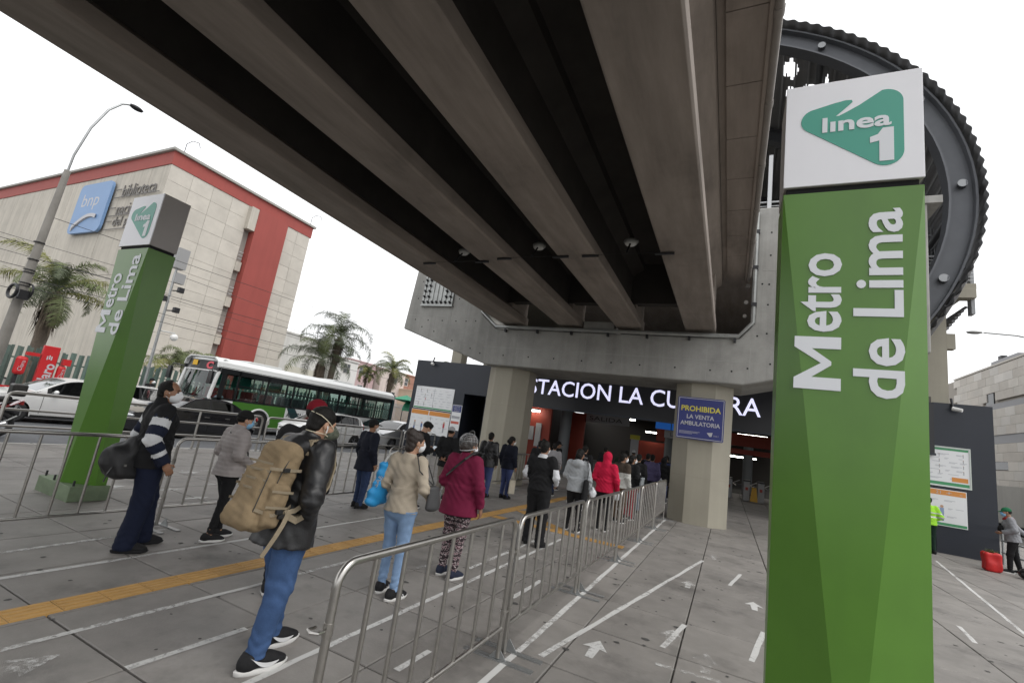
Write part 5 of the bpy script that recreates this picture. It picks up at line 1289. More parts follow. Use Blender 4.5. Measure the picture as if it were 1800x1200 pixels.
MB().tube([(-15.95,4.1,1.0),(-15.7,3.95,.95),(-15.5,3.95,.95),(-15.25,4.1,1.0)],.016,6).build('handlebar', steel_d, mb_); MB().box(-15.74,-15.46,5.02,5.3,.86,1.16).build('top_case', M('case_black',(.02,.018,.016),.4), mb_, bevel=.05, bseg=3)
q = MB(); q.cyl((-15.5,5.26,.4),(-15.48,4.98,.18),.02); q.box(-15.68,-15.52,5.3,5.32,.42,.56); q.build('shock_and_plate', steel_d, mb_)
# ================================================================ PEOPLE
def skinm(i): return M('skin_%d'%i, ((.36,.19,.115),(.28,.145,.085),(.42,.24,.155))[i], .5, amp=.06, scale=30, space='o')
hairm = M('hair_black',(.009,.008,.007),.6,amp=.4,scale=60,bump=.5,bscale=140,spec=.2,space='o')
hairb = M('hair_dark_brown',(.022,.013,.009),.5,amp=.4,scale=60,bump=.5,bscale=140,space='o')
def cloth(name, col=(.5,.5,.5), rough=.85, amp=.08, scale=7, bump=.25, bs=60, sheen=.1): return M(name, col, rough, amp=amp, scale=scale, bump=bump, bscale=bs, spec=.2, space='o')
jean = cloth('denim_blue',(.046,.088,.19),.85,.38,5,.3,90); jeanl = cloth('denim_light',(.20,.30,.46),.85,.25,5,.3,90); jeand = cloth('denim_dark',(.018,.03,.065),.85,.15,6,.3,90); jeanm = cloth('denim_mid',(.06,.08,.19),.85,.2,6,.3,90)
blackc = cloth('cloth_black',(.014,.014,.015)); navyc = cloth('cloth_navy',(.012,.014,.024)); leather = M('leather_black',(.012,.012,.013),.42,amp=.2,scale=9,bump=.3,bscale=35,space='o')
maskw = M('mask_white',(.72,.73,.74),.8); maskb = M('mask_blue',(.22,.45,.66),.8); maskg = M('mask_camo',(.075,.085,.06),.8,amp=.6,scale=45,space='o')
solew = M('sole_white',(.62,.61,.59),.7,amp=.05,scale=20,space='o'); shoeb = cloth('shoe_black',(.016,.016,.017),.7,.2,30)
trw = M('stripe_white',(.62,.62,.62),.8)
NP = lambda *a: np.array(a,float)
def human(name_label, x, y, H=1.68, yaw=0., build=1., lean=0., head=(0,0), sk=1, res=.011, elbows=None, wrists=None, feet=None, knees=None, hip=None, sh=1., female=False,
          top=None, bottom=None, shoes=None, hair=None, mask=None, thumbs=None, group='people queueing at the station', cat='person', extra=None, bulk=1.07, z0=0., toes=None, thigh=1.):
    s = H/1.70; build = build*bulk
    t = thing('person', name_label, cat, (x,y,z0), group, yaw)
    hipc = NP(0,0,.93) if hip is None else NP(*hip)
    def T(p):
        p = NP(*p); c, s_ = cos(lean), sin(lean); q = p-NP(0,0,.93); return NP(q[0], q[1]*c+q[2]*s_, -q[1]*s_+q[2]*c)+hipc
    shw = (.158 if female else .175)*sh
    J = dict(pel=T((0,0,.95)), waist=T((0,0,1.08)), chest=T((0,.012,1.27)), neck=T((0,-.012,1.435)))
    SH = [T((d*shw,-.012,1.385)) for d in (-1,1)]
    EL = [T(p) for p in (elbows or [(-.232*sh,-.045,1.115),(.232*sh,-.045,1.115)])]
    WR = [T(p) for p in (wrists or [(-.238*sh,.045,.875),(.238*sh,.045,.875)])]
    FT = [NP(*p) for p in (feet or [(-.10,.02,.085),(.10,-.03,.085)])]
    HP = [hipc+NP(d*.088,0,-.03) for d in (-1,1)]
    KN = [NP(*p) for p in knees] if knees else [(a*.5+b*.5)+NP(0,.028,.0) for a,b in zip(HP,FT)]
    TO = toes or [.14,-.10]      # toe-out angles
    # ---- head frame
    hp, hy = head
    Rh = rotm('X',-lean*.4-hp) ; Rh = rotm('Z',hy) @ Rh
    nb = J['neck']; hc = nb+Rh@NP(0,.035,.155)
    Hd = lambda *p: hc+Rh@NP(*p)
    # ---- continuous body
    B = SDF()
    B.slab(J['pel'],J['waist'],(.135*build,.09*build),(.12*build,.085*build),cut=False).slab(J['waist'],J['chest'],(.12*build,.085*build),(.145*build,.09*build),cut=False)
    B.slab(J['chest'],T((0,0,1.37)),(.145*build,.09*build),(.12*build,.07),cut=False)
    B.cap(T((0,-.02,1.38)),Hd(0,-.02,-.06),.054,.05,k=.04)
    for i in (0,1):
        B.cap(SH[i],EL[i],.046*build,.037,k=.04); B.cap(EL[i],WR[i],.037,.025,k=.02)
        B.cap(HP[i],KN[i],.078*build*thigh,.05,k=.04); B.cap(KN[i],FT[i],.05,.034,k=.02); B.cap(FT[i],FT[i]+NP(sin(TO[i])*-.0,.09,-.05),.035,.028,k=.02)
        f = WR[i]-EL[i]; f /= np.linalg.norm(f)
        th = NP(*(thumbs[i] if thumbs and thumbs[i] is not None else (0,1,0))); th = th-f*(th@f); th /= np.linalg.norm(th)
        pn = np.cross(f,th); side = NP(-1 if i else 1,0,0)
        if pn@side < 0: pn = -pn
        w = WR[i]
        B.ell(w+f*.05,(.019,.038,.048),k=.015,rot=np.stack([pn,th,f],1))
        for k,(o,l) in enumerate(((.029,.068),(.010,.077),(-.009,.071),(-.027,.056))):
            b = w+f*.088+th*o; d1 = f*.93+pn*.36; m = b+d1*l*.52; d2 = f*.62+pn*.78; B.cap(b,m,.0088,.008,k=.008); B.cap(m,m+d2*l*.48,.008,.0068,k=.006)
        b = w+f*.032+th*.032; d1 = f*.7+th*.66+pn*.25; m = b+d1*.036; B.cap(b,m,.0115,.0095,k=.012); B.cap(m,m+(f*.9+th*.25+pn*.3)*.03,.0092,.0075,k=.006)
    B.ell(Hd(0,-.014,.028),(.074,.094,.086),k=.03,rot=Rh); B.ell(Hd(0,.022,-.035),(.060,.066,.078),k=.035,rot=Rh); B.ell(Hd(0,.058,-.09),(.026,.024,.02),k=.03,rot=Rh)
    B.cap(Hd(0,.083,.018),Hd(0,.110,-.026),.009,.0135,k=.015); B.ell(Hd(0,.072,.028),(.055,.018,.012),k=.02,rot=Rh); B.ell(Hd(0,.080,-.058),(.024,.014,.011),k=.012,rot=Rh)
    for d in (-1,1):
        B.ell(Hd(d*.076,-.008,-.012),(.010,.021,.032),k=.008,rot=Rh); B.ell(Hd(d*.031,.094,.006),(.014,.012,.009),k=.012,rot=Rh,op='s'); B.ell(Hd(d*.045,.055,-.025),(.022,.025,.022),k=.03,rot=Rh)
    V,Fc = B.mesh(min(res,.0085)); obj('body', npmesh('body',V*s,Fc,skinm(sk)), t)
    for d in (-1,1):
        MB().sphere(tuple(Hd(d*.031,.080,.006)*s),.0115*s,8,6).build('eye', M('eye_dark',(.05,.035,.03),.15), t, smooth=80)
        if res <= .011: MB().tube([tuple(Hd(d*q,.088+e,.026+z)*s) for q,e,z in ((.014,.0,.0),(.03,.0,.005),(.05,-.016,.0))],.0048*s,6).build('eyebrow', hairm, t)
    # ---- folds
    R = random.Random(int(x*97+y*131)); ph = [R.uniform(0,6) for _ in range(8)]
    def near(X,Y,Z,c,r): return np.exp(-((X-c[0])**2+(Y-c[1])**2+(Z-c[2])**2)/(r*r))
    def fold_top(X,Y,Z):
        g = .0022*np.sin(38*Z+14*X+10*np.sin(9*Y+ph[0])+ph[1])+.0016*np.sin(70*X+25*Z+ph[2]+3*np.sin(20*Z))
        for i in (0,1):
            g = g+.006*near(X,Y,Z,EL[i],.10)*np.sin(95*(Z*.8+.6*Y)+ph[3+i]+2*np.sin(25*Y)); g = g+.003*near(X,Y,Z,SH[i],.13)*np.sin(60*(X+Z)+ph[5])
        g = g+.004*np.exp(-((Z-J['waist'][2])/.10)**2)*np.sin(75*Z+8*np.sin(10*X+ph[6])+6*Y)
        return g
    def fold_bot(X,Y,Z):
        g = .0016*np.sin(26*Z+30*X+ph[2]+4*np.sin(14*Y+ph[1]))+.0016*np.sin(19*Z-26*Y+ph[0]+3*np.sin(16*X))
        for i in (0,1):
            g = g+.0045*near(X,Y,Z,KN[i],.15)*np.sin(70*(Z+.7*Y+.5*(X-KN[i][0]))+ph[i]+3*np.sin(22*X+ph[3])+2*np.sin(17*Y)); g = g+.006*near(X,Y,Z,FT[i]+NP(0,0,.06),.10)*np.sin(95*Z+18*Y+ph[4+i]+2.5*np.sin(30*X+20*Y)); g = g+.0045*near(X,Y,Z,HP[i]+NP(0,0,-.08),.14)*np.sin(70*(Z-.7*abs(X)+.4*Y)+ph[5])
        return g
    # ---- trousers
    bt = dict(mat=jean, fit=1., cuff=.055, rise=1.02, flare=0.); bt.update(bottom or {})
    P = SDF(); ft = bt['fit']
    P.slab(hipc+NP(0,0,.13),hipc+NP(0,-.005,-.05),(.135*build,.098*build),(.162*build*(1.04 if female else 1),.118*build),cut=False,k=.05)
    if female:
        for d in (-1,1): P.ell(hipc+NP(d*.062,-.055,-.065),(.080*build,.066*build,.085),k=.04)
    for i in (0,1):
        P.cap(HP[i]+NP(0,0,-.02),KN[i],.098*build*thigh*(.6+.4*ft),.066*ft*build**.5,k=.045); P.cap(KN[i],FT[i]+NP(0,0,-.02),.064*ft*build**.5,.047*ft+bt['flare'],k=.03)
    cz = min(bt['cuff'], 9)
    kn = min(hipc[2]+.10, hipc[2]-.93+(top or {}).get('hem',.78)+.012) if not bt.get('seated') else hipc[2]+.10
    if bt.get('seated'): post = lambda X,Y,Z: np.maximum(.06-Z+0*X+0*Y, Z-kn+0*X+0*Y)
    else: post = lambda X,Y,Z: np.maximum(cz-Z+0*X+0*Y, Z-kn+0*X+0*Y)
    V,Fc = P.mesh(max(.009,res), post, fold_bot)
    pick = bt.get('pick'); mats = bt['mat'] if isinstance(bt['mat'],list) else [bt['mat']]
    obj('trousers', npmesh('trousers',V*s,Fc,mats,pick=(lambda c: pick(c/s,dict(J=J,KN=KN,FT=FT,HP=HP))) if pick else None), t)
    # ---- top
    tp = dict(res=res, mat=blackc, th=.022, hem=.78, cuffs=.97, collar=.05, flare=.0, puff=0.); tp.update(top or {})
    U = SDF(); a = tp['th']
    hem = T((0,0,tp['hem'])); 
    wx = .118 if female and not tp.get('flat') else .143
    U.slab(J['waist'],J['chest'],(wx*build+a,.092*build+a),(.152*build+a,.098*build+a),cut=False,k=.05)
    U.slab(J['chest'],T((0,-.008,1.365)),(.150*build+a,.096*build+a),(.135*build+a*.6,.072+a*.6),cut=False,k=.05)
    fl = tp['flare']
    U.slab(hem-(J['waist']-hem)*.06,J['waist'],(.160*build+a+fl+(.012 if female else 0),.122*build+a+fl+(.02 if female else .006)),((wx+.004)*build+a,.096*build+a),cut=True,k=.06)
    if female and not tp.get('flat'):
        for d in (-1,1): U.ell(T((d*.07,.085,1.235)),(.065,.055+a*.5,.065),k=.05)
    ca = tp['cuffs']
    for i in (0,1):
        U.cap(SH[i],EL[i],.057*build+a*.75,.045+a*.7,k=.05)
        if ca > 0: U.cap(EL[i],EL[i]+(WR[i]-EL[i])*ca,.046+a*.7,.034+a*.55,k=.03,cut=True)
    if tp['collar']: U.cap(T((0,-.022,1.40)),T((0,-.03,1.40))+(Hd(0,-.03,-.05)-T((0,-.03,1.40)))*(tp['collar']/.1),.066+a*.4,.060+a*.3,k=.03,cut=True)
    if tp.get('hood') == 'down': U.ell(T((0,-.115,1.395)),(.125,.065,.075),k=.05).ell(T((0,-.06,1.43)),(.12,.08,.045),k=.04)
    if tp.get('hood') == 'up':
        U.ell(Hd(0,-.025,.02),(.100,.118,.118),k=.04,rot=Rh); U.cap(Hd(0,-.03,-.06),J['neck'],.085,.10,k=.05)
        U.ell(Hd(0,.12,-.015),(.062,.09,.095),k=.02,rot=Rh,op='s')
    up = (T((0,0,1.3))-T((0,0,.9))); up /= np.linalg.norm(up)
    fold = fold_top
    if tp['puff']:
        def fold(X,Y,Z): return fold_top(X,Y,Z)*.5-tp['puff']*np.abs(np.sin((Z*1.0)*58))
    V,Fc = U.mesh(tp['res'], None, fold)
    pk = tp.get('pick'); mats = tp['mat'] if isinstance(tp['mat'],list) else [tp['mat']]
    obj(tp.get('name','jacket'), npmesh('top',V*s,Fc,mats,pick=(lambda c: pk(c/s,dict(J=J,SH=SH,EL=EL,WR=WR,T=T))) if pk else None), t)
    # ---- shoes
    sh_ = dict(mat=shoeb, sole=solew, big=1.); sh_.update(shoes or {})
    for i in (0,1):
        c, s_ = cos(TO[i]), sin(TO[i]); Rz = np.array([[c,-s_,0],[s_,c,0],[0,0,1]]); A = NP(FT[i][0],FT[i][1],FT[i][2]-.085); b_ = sh_['big']
        L = lambda *p: A+Rz@(NP(*p)*b_)
        Q = SDF().ell(L(0,-.035,.055),(.040*b_,.054*b_,.054*b_),k=.03,rot=Rz).ell(L(0,.05,.055),(.042*b_,.080*b_,.046*b_),k=.04,rot=Rz).ell(L(0,.09,.045),(.043*b_,.070*b_,.036*b_),k=.03,rot=Rz).ell(L(0,.145,.036),(.040*b_,.052*b_,.026*b_),k=.03,rot=Rz).cap(L(0,-.025,.06),L(0,-.02,.105),.042*b_,.042*b_,k=.03,cut=True)
        V,Fc = Q.mesh(max(.008,res*.9), lambda X,Y,Z: (A[2]+.018)-Z+0*X+0*Y)
        so_ = obj('shoe', npmesh('shoe',V*s,Fc,sh_['mat']), t)
        n = 22; vs = []
        for zz,g in ((.0,.94),(.006,1.0),(.026,1.02),(.03,.96)):
            for k in range(n):
                an = 2*pi*k/n; yy = .055+.152*cos(an); xx = (.040+.008*sin((yy+.1)*6))*sin(an)*(1.1 if abs(sin(an)) < .8 else 1.08); vs.append(tuple(L(xx*g,.055+(yy-.055)*g,zz+(.008 if yy > .17 else 0)*(zz<.01))*s))
        fs = [(r*n+k,r*n+(k+1)%n,(r+1)*n+(k+1)%n,(r+1)*n+k) for r in range(3) for k in range(n)]+[tuple(range(n-1,-1,-1)),tuple(range(3*n,4*n))]
        MB().add(vs,fs).build('sole', sh_['sole'], so_, smooth=50)
        if sh_.get('marks') == 'swoosh':
            for d in (-1,1):
                q = MB(); pts = []
                for k in range(13):
                    u = k/12; yy = .125-.165*u; pts.append((L(d*.0,yy,.052+.045*u**1.8-.018*sin(pi*u)), .0125*sin(pi*min(1,u*1.1+.02))**.8+.001))
                vs = []
                for p,w in pts:
                    for q_ in (-1,1): 
                        yl = (Rz.T@(p-A))[1]/b_; z_ = p[2]+q_*w; zl = (z_-A[2])/b_
                        wx = .0435*math.sqrt(max(.2,1-((zl-.045)/.07)**2))*(1 if yl < .1 else 1-.4*((yl-.1)/.1)**2)+.0035
                        vs.append(tuple((NP(*L(d*(wx+.008),yl,zl)))*s))
                q.add(vs,[(2*k,2*k+1,2*k+3,2*k+2) for k in range(12)]); q.build('swoosh', trw, so_)
        if sh_.get('marks') == 'stripes':
            for d in (-1,1):
                q = MB()
                for k in range(3):
                    y0 = .055+.024*k
                    q.strap([L(d*.047,y0+.012,.03)*s,L(d*.045,y0,.052)*s,L(d*.032,y0-.008,.072)*s],.009*s,.004*s,Rz@NP(0,1,0))
                q.build('side_stripe', trw, so_)
    # ---- hair / headgear
    hk, hm = (hair or ('short',hairm))
    if hk and hk != 'none':
        G = SDF()
        if hk in ('short','fade','balding'):
            G.ell(Hd(0,-.016,.033),(.0815,.102,.093),k=.02,rot=Rh); 
            G.ell(Hd(0,-.06,-.04),(.064,.048,.055),k=.03,rot=Rh); G.ell(Hd(0,.10,-.045),(.085,.085,.10),k=.02,rot=Rh,op='s'); G.ell(Hd(0,.055,-.13),(.11,.11,.10),k=.02,rot=Rh,op='s')
            if hk == 'balding': G.ell(Hd(0,.095,.085),(.07,.095,.085),k=.03,rot=Rh,op='s')
        elif hk == 'quiff':
            G.ell(Hd(0,-.012,.045),(.084,.108,.095),k=.02,rot=Rh).ell(Hd(0,.05,.105),(.055,.05,.032),k=.03,rot=Rh); G.ell(Hd(0,.105,-.05),(.085,.085,.10),k=.02,rot=Rh,op='s'); G.ell(Hd(0,.03,-.125),(.11,.13,.09),k=.02,rot=Rh,op='s')
        elif hk in ('bun','tied'):
            G.ell(Hd(0,-.018,.03),(.084,.106,.098),k=.02,rot=Rh); G.ell(Hd(0,.105,-.04),(.082,.085,.105),k=.02,rot=Rh,op='s'); G.ell(Hd(0,.04,-.135),(.10,.13,.08),k=.02,rot=Rh,op='s')
            G.ell(Hd(0,-.085,.095) if hk == 'bun' else Hd(0,-.115,-.03),(.058,.052,.055),k=.025,rot=Rh); G.ell(Hd(0,-.06,-.06),(.07,.05,.065),k=.03,rot=Rh)
        elif hk == 'long':
            G.ell(Hd(0,-.018,.03),(.086,.106,.098),k=.02,rot=Rh); G.ell(Hd(0,.105,-.04),(.074,.085,.115),k=.02,rot=Rh,op='s'); G.slab(Hd(0,-.065,.02),Hd(0,-.09,-.2),(.082,.05),(.065,.032),k=.04)
        elif hk in ('cap','beanie','helmet'):
            if hk == 'helmet': G.ell(Hd(0,-.005,.01),(.125,.15,.14),k=.02,rot=Rh); G.ell(Hd(0,.14,-.01),(.095,.09,.07),k=.02,rot=Rh,op='s'); G.ell(Hd(0,.02,-.16),(.12,.13,.08),k=.02,rot=Rh,op='s')
            else:
                G.ell(Hd(0,-.014,.048),(.085,.107,.088 if hk == 'cap' else .094),k=.02,rot=Rh); G.box(Hd(0,0,-.078),(.15,.16,.10),r=.02,k=.01,rot=Rh,op='s')
                if hk == 'beanie': G.slab(Hd(0,-.012,.022),Hd(0,-.012,.052),(.087,.108),(.089,.110),k=.008)
            if hk == 'cap': G.slab(Hd(0,.07,.032),Hd(0,.155,.018),(.062,.012),(.05,.010),k=.015,cut=False)
        fr = (lambda X,Y,Z: .0025*np.sin(190*X+50*Z)*np.sin(160*Y+ph[3])+.002*np.sin(120*Z+ph[2]+60*X)) if hk in ('short','quiff','bun','tied','long','fade','balding') else None
        V,Fc = G.mesh(min(.0085,res), None, fr)
        obj(hk if hk in ('cap','beanie','helmet') else 'hair', npmesh('hair',V*s,Fc,hm), t)
        if hk in ('cap','beanie'):
            G = SDF().ell(Hd(0,-.022,.015),(.0785,.096,.075),k=.02,rot=Rh); G.ell(Hd(0,.09,-.03),(.085,.085,.10),k=.02,rot=Rh,op='s'); G.ell(Hd(0,.03,-.115),(.11,.13,.09),k=.02,rot=Rh,op='s')
            V,Fc = G.mesh(min(.0085,res)); obj('hair', npmesh('hair',V*s,Fc,hairm), t)
    if mask:
        mk, mm = mask
        G = SDF()
        if mk == 'flat': G.ell(Hd(0,.050,-.046),(.070,.072,.066),k=.02,rot=Rh); G.cap(Hd(0,.098,.008),Hd(0,.118,-.03),.014,.014,k=.025); lim = -.005
        else: G.ell(Hd(0,.060,-.046),(.066,.072,.066),k=.02,rot=Rh); G.cap(Hd(0,.10,-.0),Hd(0,.130,-.035),.022,.04,k=.03); lim = -.02
        G.box(Hd(0,-.06,-.03),(.12,.09,.2),r=.005,k=.005,rot=Rh,op='s')
        V,Fc = G.mesh(min(.0085,res)); m_ = obj('face_mask', npmesh('mask',V*s,Fc,mm), t)
        for d in (-1,1):
            q = MB(); E = Hd(d*.079,-.016,.0)
            q.tube([Hd(d*.056,.045,-.02)*s,Hd(d*.072,.02,-.008)*s,E*s,Hd(d*.072,-.005,-.045)*s,Hd(d*.056,.035,-.07)*s],.0022*s,5); q.build('ear_loop', mm if mk == 'flat' else M('strap_cream',(.6,.55,.42),.8), m_)
    if extra: extra(t, s, dict(J=J,SH=SH,EL=EL,WR=WR,T=T,Hd=Hd,Rh=Rh,HP=HP,KN=KN,FT=FT))
    for c in bpy.data.objects:
        if c.parent == t: c.matrix_parent_inverse = Matrix.Identity(4)
    return t
def to_world(t, s, p):
    p = NP(*p)*s; c, s_ = cos(t.rotation_euler.z), sin(t.rotation_euler.z); l = t.location
    return (l.x+p[0]*c-p[1]*s_, l.y+p[0]*s_+p[1]*c, l.z+p[2])
def bag_sdf(name, lab, cat, G, mat, h=.012, fold=None, group=None, pick=None, extra=None, origin=None):
    "a bag built round world points; its Empty sits at its base"
    V,Fc = G.mesh(h, None, fold); lo = V.min(0)
    t = thing(name, lab, cat, ((V[:,0].min()+V[:,0].max())/2,(V[:,1].min()+V[:,1].max())/2,float(lo[2])), group)
    obj('bag_body', npmesh('bag_body',V,Fc,mat,pick=pick), t); return t
# ---------------------------------------------------------------- 1 main figure with the tan backpack
def main_extra(t,s,K):
    Hd = K['Hd']; 
    MB().tube([tuple(Hd(.083,-.002,-.01)*s),tuple(Hd(.088,.005,-.025)*s),tuple(Hd(.084,.012,-.06)*s)],.005*s,6).build('earphone', solew, t, smooth=60)
    for pts in (((.066,.07,-.015),(.082,.03,.004),(.090,-.02,.022),(.075,-.08,.04),(0,-.126,.05)),((.062,.05,-.075),(.072,.01,-.07),(.066,-.05,-.08),(.04,-.085,-.085),(0,-.098,-.085))):
        MB().tube([tuple(Hd(*p)*s) for p in pts],.0032*s,5).build('mask_strap', M('strap_cream'), t)
    MB().tube([tuple(Hd(-.03,.112,-.002)*s),tuple(Hd(0,.128,.004)*s),tuple(Hd(.03,.112,-.002)*s)],.004*s,6).build('nose_wire', trw, t)
MX, MY = -2.84, 2.56
main = human('man in a black leather jacket and blue jeans wearing the big tan backpack', MX, MY, 1.755, yaw=RAD(-4), build=1.06, lean=.07, head=(.26,-.14), sk=2, res=.0085,
    elbows=[(-.27,-.08,1.10),(.285,-.09,1.095)], wrists=[(-.15,.02,.94),(.165,.01,.93)], feet=[(-.11,.16,.085),(.10,-.10,.085)], toes=[-.05,-.14],
    top=dict(mat=leather, th=.038, hem=.765, cuffs=1.0, collar=.07, hood='down', flare=.010), bottom=dict(mat=jean, fit=1.2, cuff=.085, flare=.004),
    shoes=dict(marks='swoosh', big=1.12), hair=('short',hairm), mask=('cup',maskg), extra=main_extra)
# the backpack, leaning away from his back
tan = cloth('tan_canvas',(.235,.175,.105),.9,.16,9,.35,120); tand = cloth('tan_webbing',(.26,.215,.15),.9,.15,14,.35,150); blk = M('buckle_black',(.012,.012,.012),.5)
Rp = rotm('X',RAD(-14)); PC = NP(MX+.02,MY-.265,1.175)
PL = lambda *p: PC+Rp@NP(*p)
G = SDF().box(PL(0,.02,.02),(.145,.09,.265),r=.06,k=.03,rot=Rp).box(PL(0,-.075,-.035),(.120,.06,.155),r=.05,k=.03,rot=Rp).box(PL(0,-.055,-.21),(.140,.10,.075),r=.06,k=.03,rot=Rp).box(PL(.150,0,-.10),(.032,.07,.14),r=.03,k=.02,rot=Rp).box(PL(-.150,0,-.10),(.032,.07,.14),r=.03,k=.02,rot=Rp).ell(PL(0,.02,.27),(.12,.075,.05),k=.05,rot=Rp)
def pfold(X,Y,Z): return .0022*np.sin(45*Z+20*Y+5*np.sin(14*X))+.002*np.sin(70*Y+30*X+2*np.sin(30*Z))+.0012*np.sin(130*Z+40*X+60*Y)
bp = bag_sdf('backpack','large tan military style backpack on the back of the man in the leather jacket','backpack',G,tan,.008,pfold)
q = MB()
for sx in (.188,-.188):
    for z in (-.02,-.12): q.strap([PL(sx*.97,-.09,z),PL(sx*1.0,0,z+.01),PL(sx*.97,.08,z+.02)],.016,.003,(0,0,1))
q.strap([PL(.11,-.12,.11),PL(.150,-.07,.12),PL(.155,.0,.13),PL(.15,.10,.15)],.02,.004,(0,0,1)); q.strap([PL(.13,-.12,-.15),PL(.188,-.02,-.16),PL(.18,.07,-.13),PL(.15,.13,-.08)],.02,.004,(0,0,1))
for z in (.14,.09,.03,-.03): q.strap([PL(-.118,-.118,z),PL(0,-.145,z),PL(.118,-.118,z)],.014,.003,(0,0,1))
q.build('webbing', tand, bp)
q = MB(); q.strap([PL(.19,.07,-.13),PL(.205,.13,-.10),PL(.215,.21,-.02),PL(.20,.27,.10)],.034,.006,(0,1,.6)); q.strap([PL(.20,.09,-.12),PL(.215,.07,-.2),PL(.225,.04,-.28),PL(.225,.02,-.34),PL(.225,.0,-.40)],.032,.005,(0,1,.3)); q.strap([PL(.195,.08,-.14),PL(.22,.16,-.16),PL(.21,.24,-.11)],.04,.006,(0,0,1)); q.build('hanging_strap', tand, bp)
q = MB()
for p in (PL(.158,-.03,.125),PL(.192,.02,-.13),PL(.19,.05,-.155)): q.box(p[0]-.012,p[0]+.012,p[1]-.024,p[1]+.024,p[2]-.014,p[2]+.014)
q.build('buckle', blk, bp, bevel=.004)
zp = MB(); zp.tube([PL(.124,-.118,z) for z in (.10,.0,-.1,-.17)],.0035,5); zp.tube([PL(.130,-.01,.24),PL(.150,-.05,.1),PL(.152,-.055,.0)],.0035,5); zp.build('zip', blk, bp)
MB().tube([PL(-.05,.10,.30),PL(-.03,.11,.345),PL(.03,.11,.345),PL(.05,.10,.30)],.012,6).build('grab_handle', tand, bp)
for sx,nm in ((1,'r'),(-1,'l')):
    ox = MX; S_ = lambda x,y,z: (MX+x*sx,MY+y,z)
    MB().strap([PL(.11*sx,.12,.26),S_(.125,-.07,1.50),S_(.135,.03,1.515),S_(.145,.135,1.44),S_(.15,.165,1.32),S_(.165,.13,1.18),S_(.20,.02,1.08),S_(.19,-.10,1.0),PL(.15*sx,.12,-.17)],.062,.016,(1,0,.15)).build('shoulder_strap', tand, bp, smooth=60)
# ---------------------------------------------------------------- 2 person in a maroon beanie behind him
human('person in a maroon beanie mostly hidden behind the head of the backpack man', -3.73, 3.38, 1.78, yaw=RAD(46), lean=.03, feet=[(-.055,0,.085),(.055,.0,.085)], toes=[0,0], head=(.05,-.75), res=.013, hair=('beanie',cloth('beanie_maroon',(.16,.008,.016))), top=dict(mat=blackc,th=.03), bottom=dict(mat=blackc), mask=('flat',maskw))
# ---------------------------------------------------------------- 3 man with the striped sleeve
stripew = cloth('knit_white',(.60,.61,.62)); knit = cloth('knit_navy',(.014,.018,.036))
def stripes(c,K):
    out = np.zeros(len(c),int)
    for i in (0,1):
        a,b,w = K['SH'][i],K['EL'][i],K['WR'][i]
        d1 = b-a; t1 = (c-a)@d1/(d1@d1); r1 = np.linalg.norm(c-a-np.clip(t1,0,1)[:,None]*d1,axis=1); d2 = w-b; t2 = (c-b)@d2/(d2@d2); r2 = np.linalg.norm(c-b-np.clip(t2,0,1)[:,None]*d2,axis=1)
        arm = (np.minimum(r1,r2) < .088) & (np.abs(c[:,0]) > .165)
        L = np.where((t1 < 1), np.clip(t1,-.5,1)*np.linalg.norm(d1), np.linalg.norm(d1)+np.clip(t2,0,1.2)*np.linalg.norm(d2))
        out[arm] = 1; out[arm & (((L > .085)&(L < .165))|((L > .265)&(L < .335))|((L > .43)&(L < .475)))] = 2
    return out
man1 = human('man in a black padded vest over a navy jumper with white sleeve stripes', -5.62, 3.06, 1.765, yaw=RAD(-14), build=1.12, lean=-.03, head=(.02,-.6), sk=1, res=.0085, feet=[(-.13,.15,.085),(.11,-.04,.085)], toes=[-.0,-.35], bulk=1.0,
    elbows=[(-.26,-.08,1.12),(.265,-.09,1.11)], wrists=[(-.27,-.02,.88),(.27,.06,.88)], top=dict(mat=[blackc,knit,stripew],th=.038,hem=.83,pick=stripes,res=.006,collar=.095,cuffs=1.0), bottom=dict(mat=cloth('trousers_navy',(.010,.014,.032)),fit=1.3,cuff=.03,flare=.03), shoes=dict(mat=shoeb,sole=shoeb), hair=('balding',hairm), mask=('flat',maskw))
G = SDF().ell((-5.72,2.84,.90),(.17,.16,.17),k=.04).ell((-5.70,2.93,1.02),(.14,.11,.13),k=.05).box((-5.70,2.88,.81),(.16,.14,.09),r=.06,k=.05).cap((-5.72,2.74,.98),(-5.74,2.72,.88),.05,.05,k=.06)
bg1 = bag_sdf('rucksack','slouching black rucksack held low behind the man with the striped sleeve','rucksack',G,M('nylon_black',(.012,.012,.013),.55,amp=.2,scale=8,bump=.3,bscale=40),.012,lambda X,Y,Z: .006*np.sin(28*Z+20*Y+3*np.sin(18*X))+.004*np.sin(55*X+20*Z))
MB().strap([(-5.66,3.0,1.12),(-5.58,3.08,1.10),(-5.50,3.09,1.0),(-5.50,3.05,.88)],.035,.006,(1,0,0)).build('strap', blk, bg1); MB().strap([(-5.6,2.72,.84),(-5.58,2.685,.78),(-5.59,2.68,.70)],.02,.004,(1,0,0)).build('loose_strap', blk, bg1); MB().box(-5.52,-5.505,2.78,2.80,.86,.88).build('zip_pull', steel, bg1)
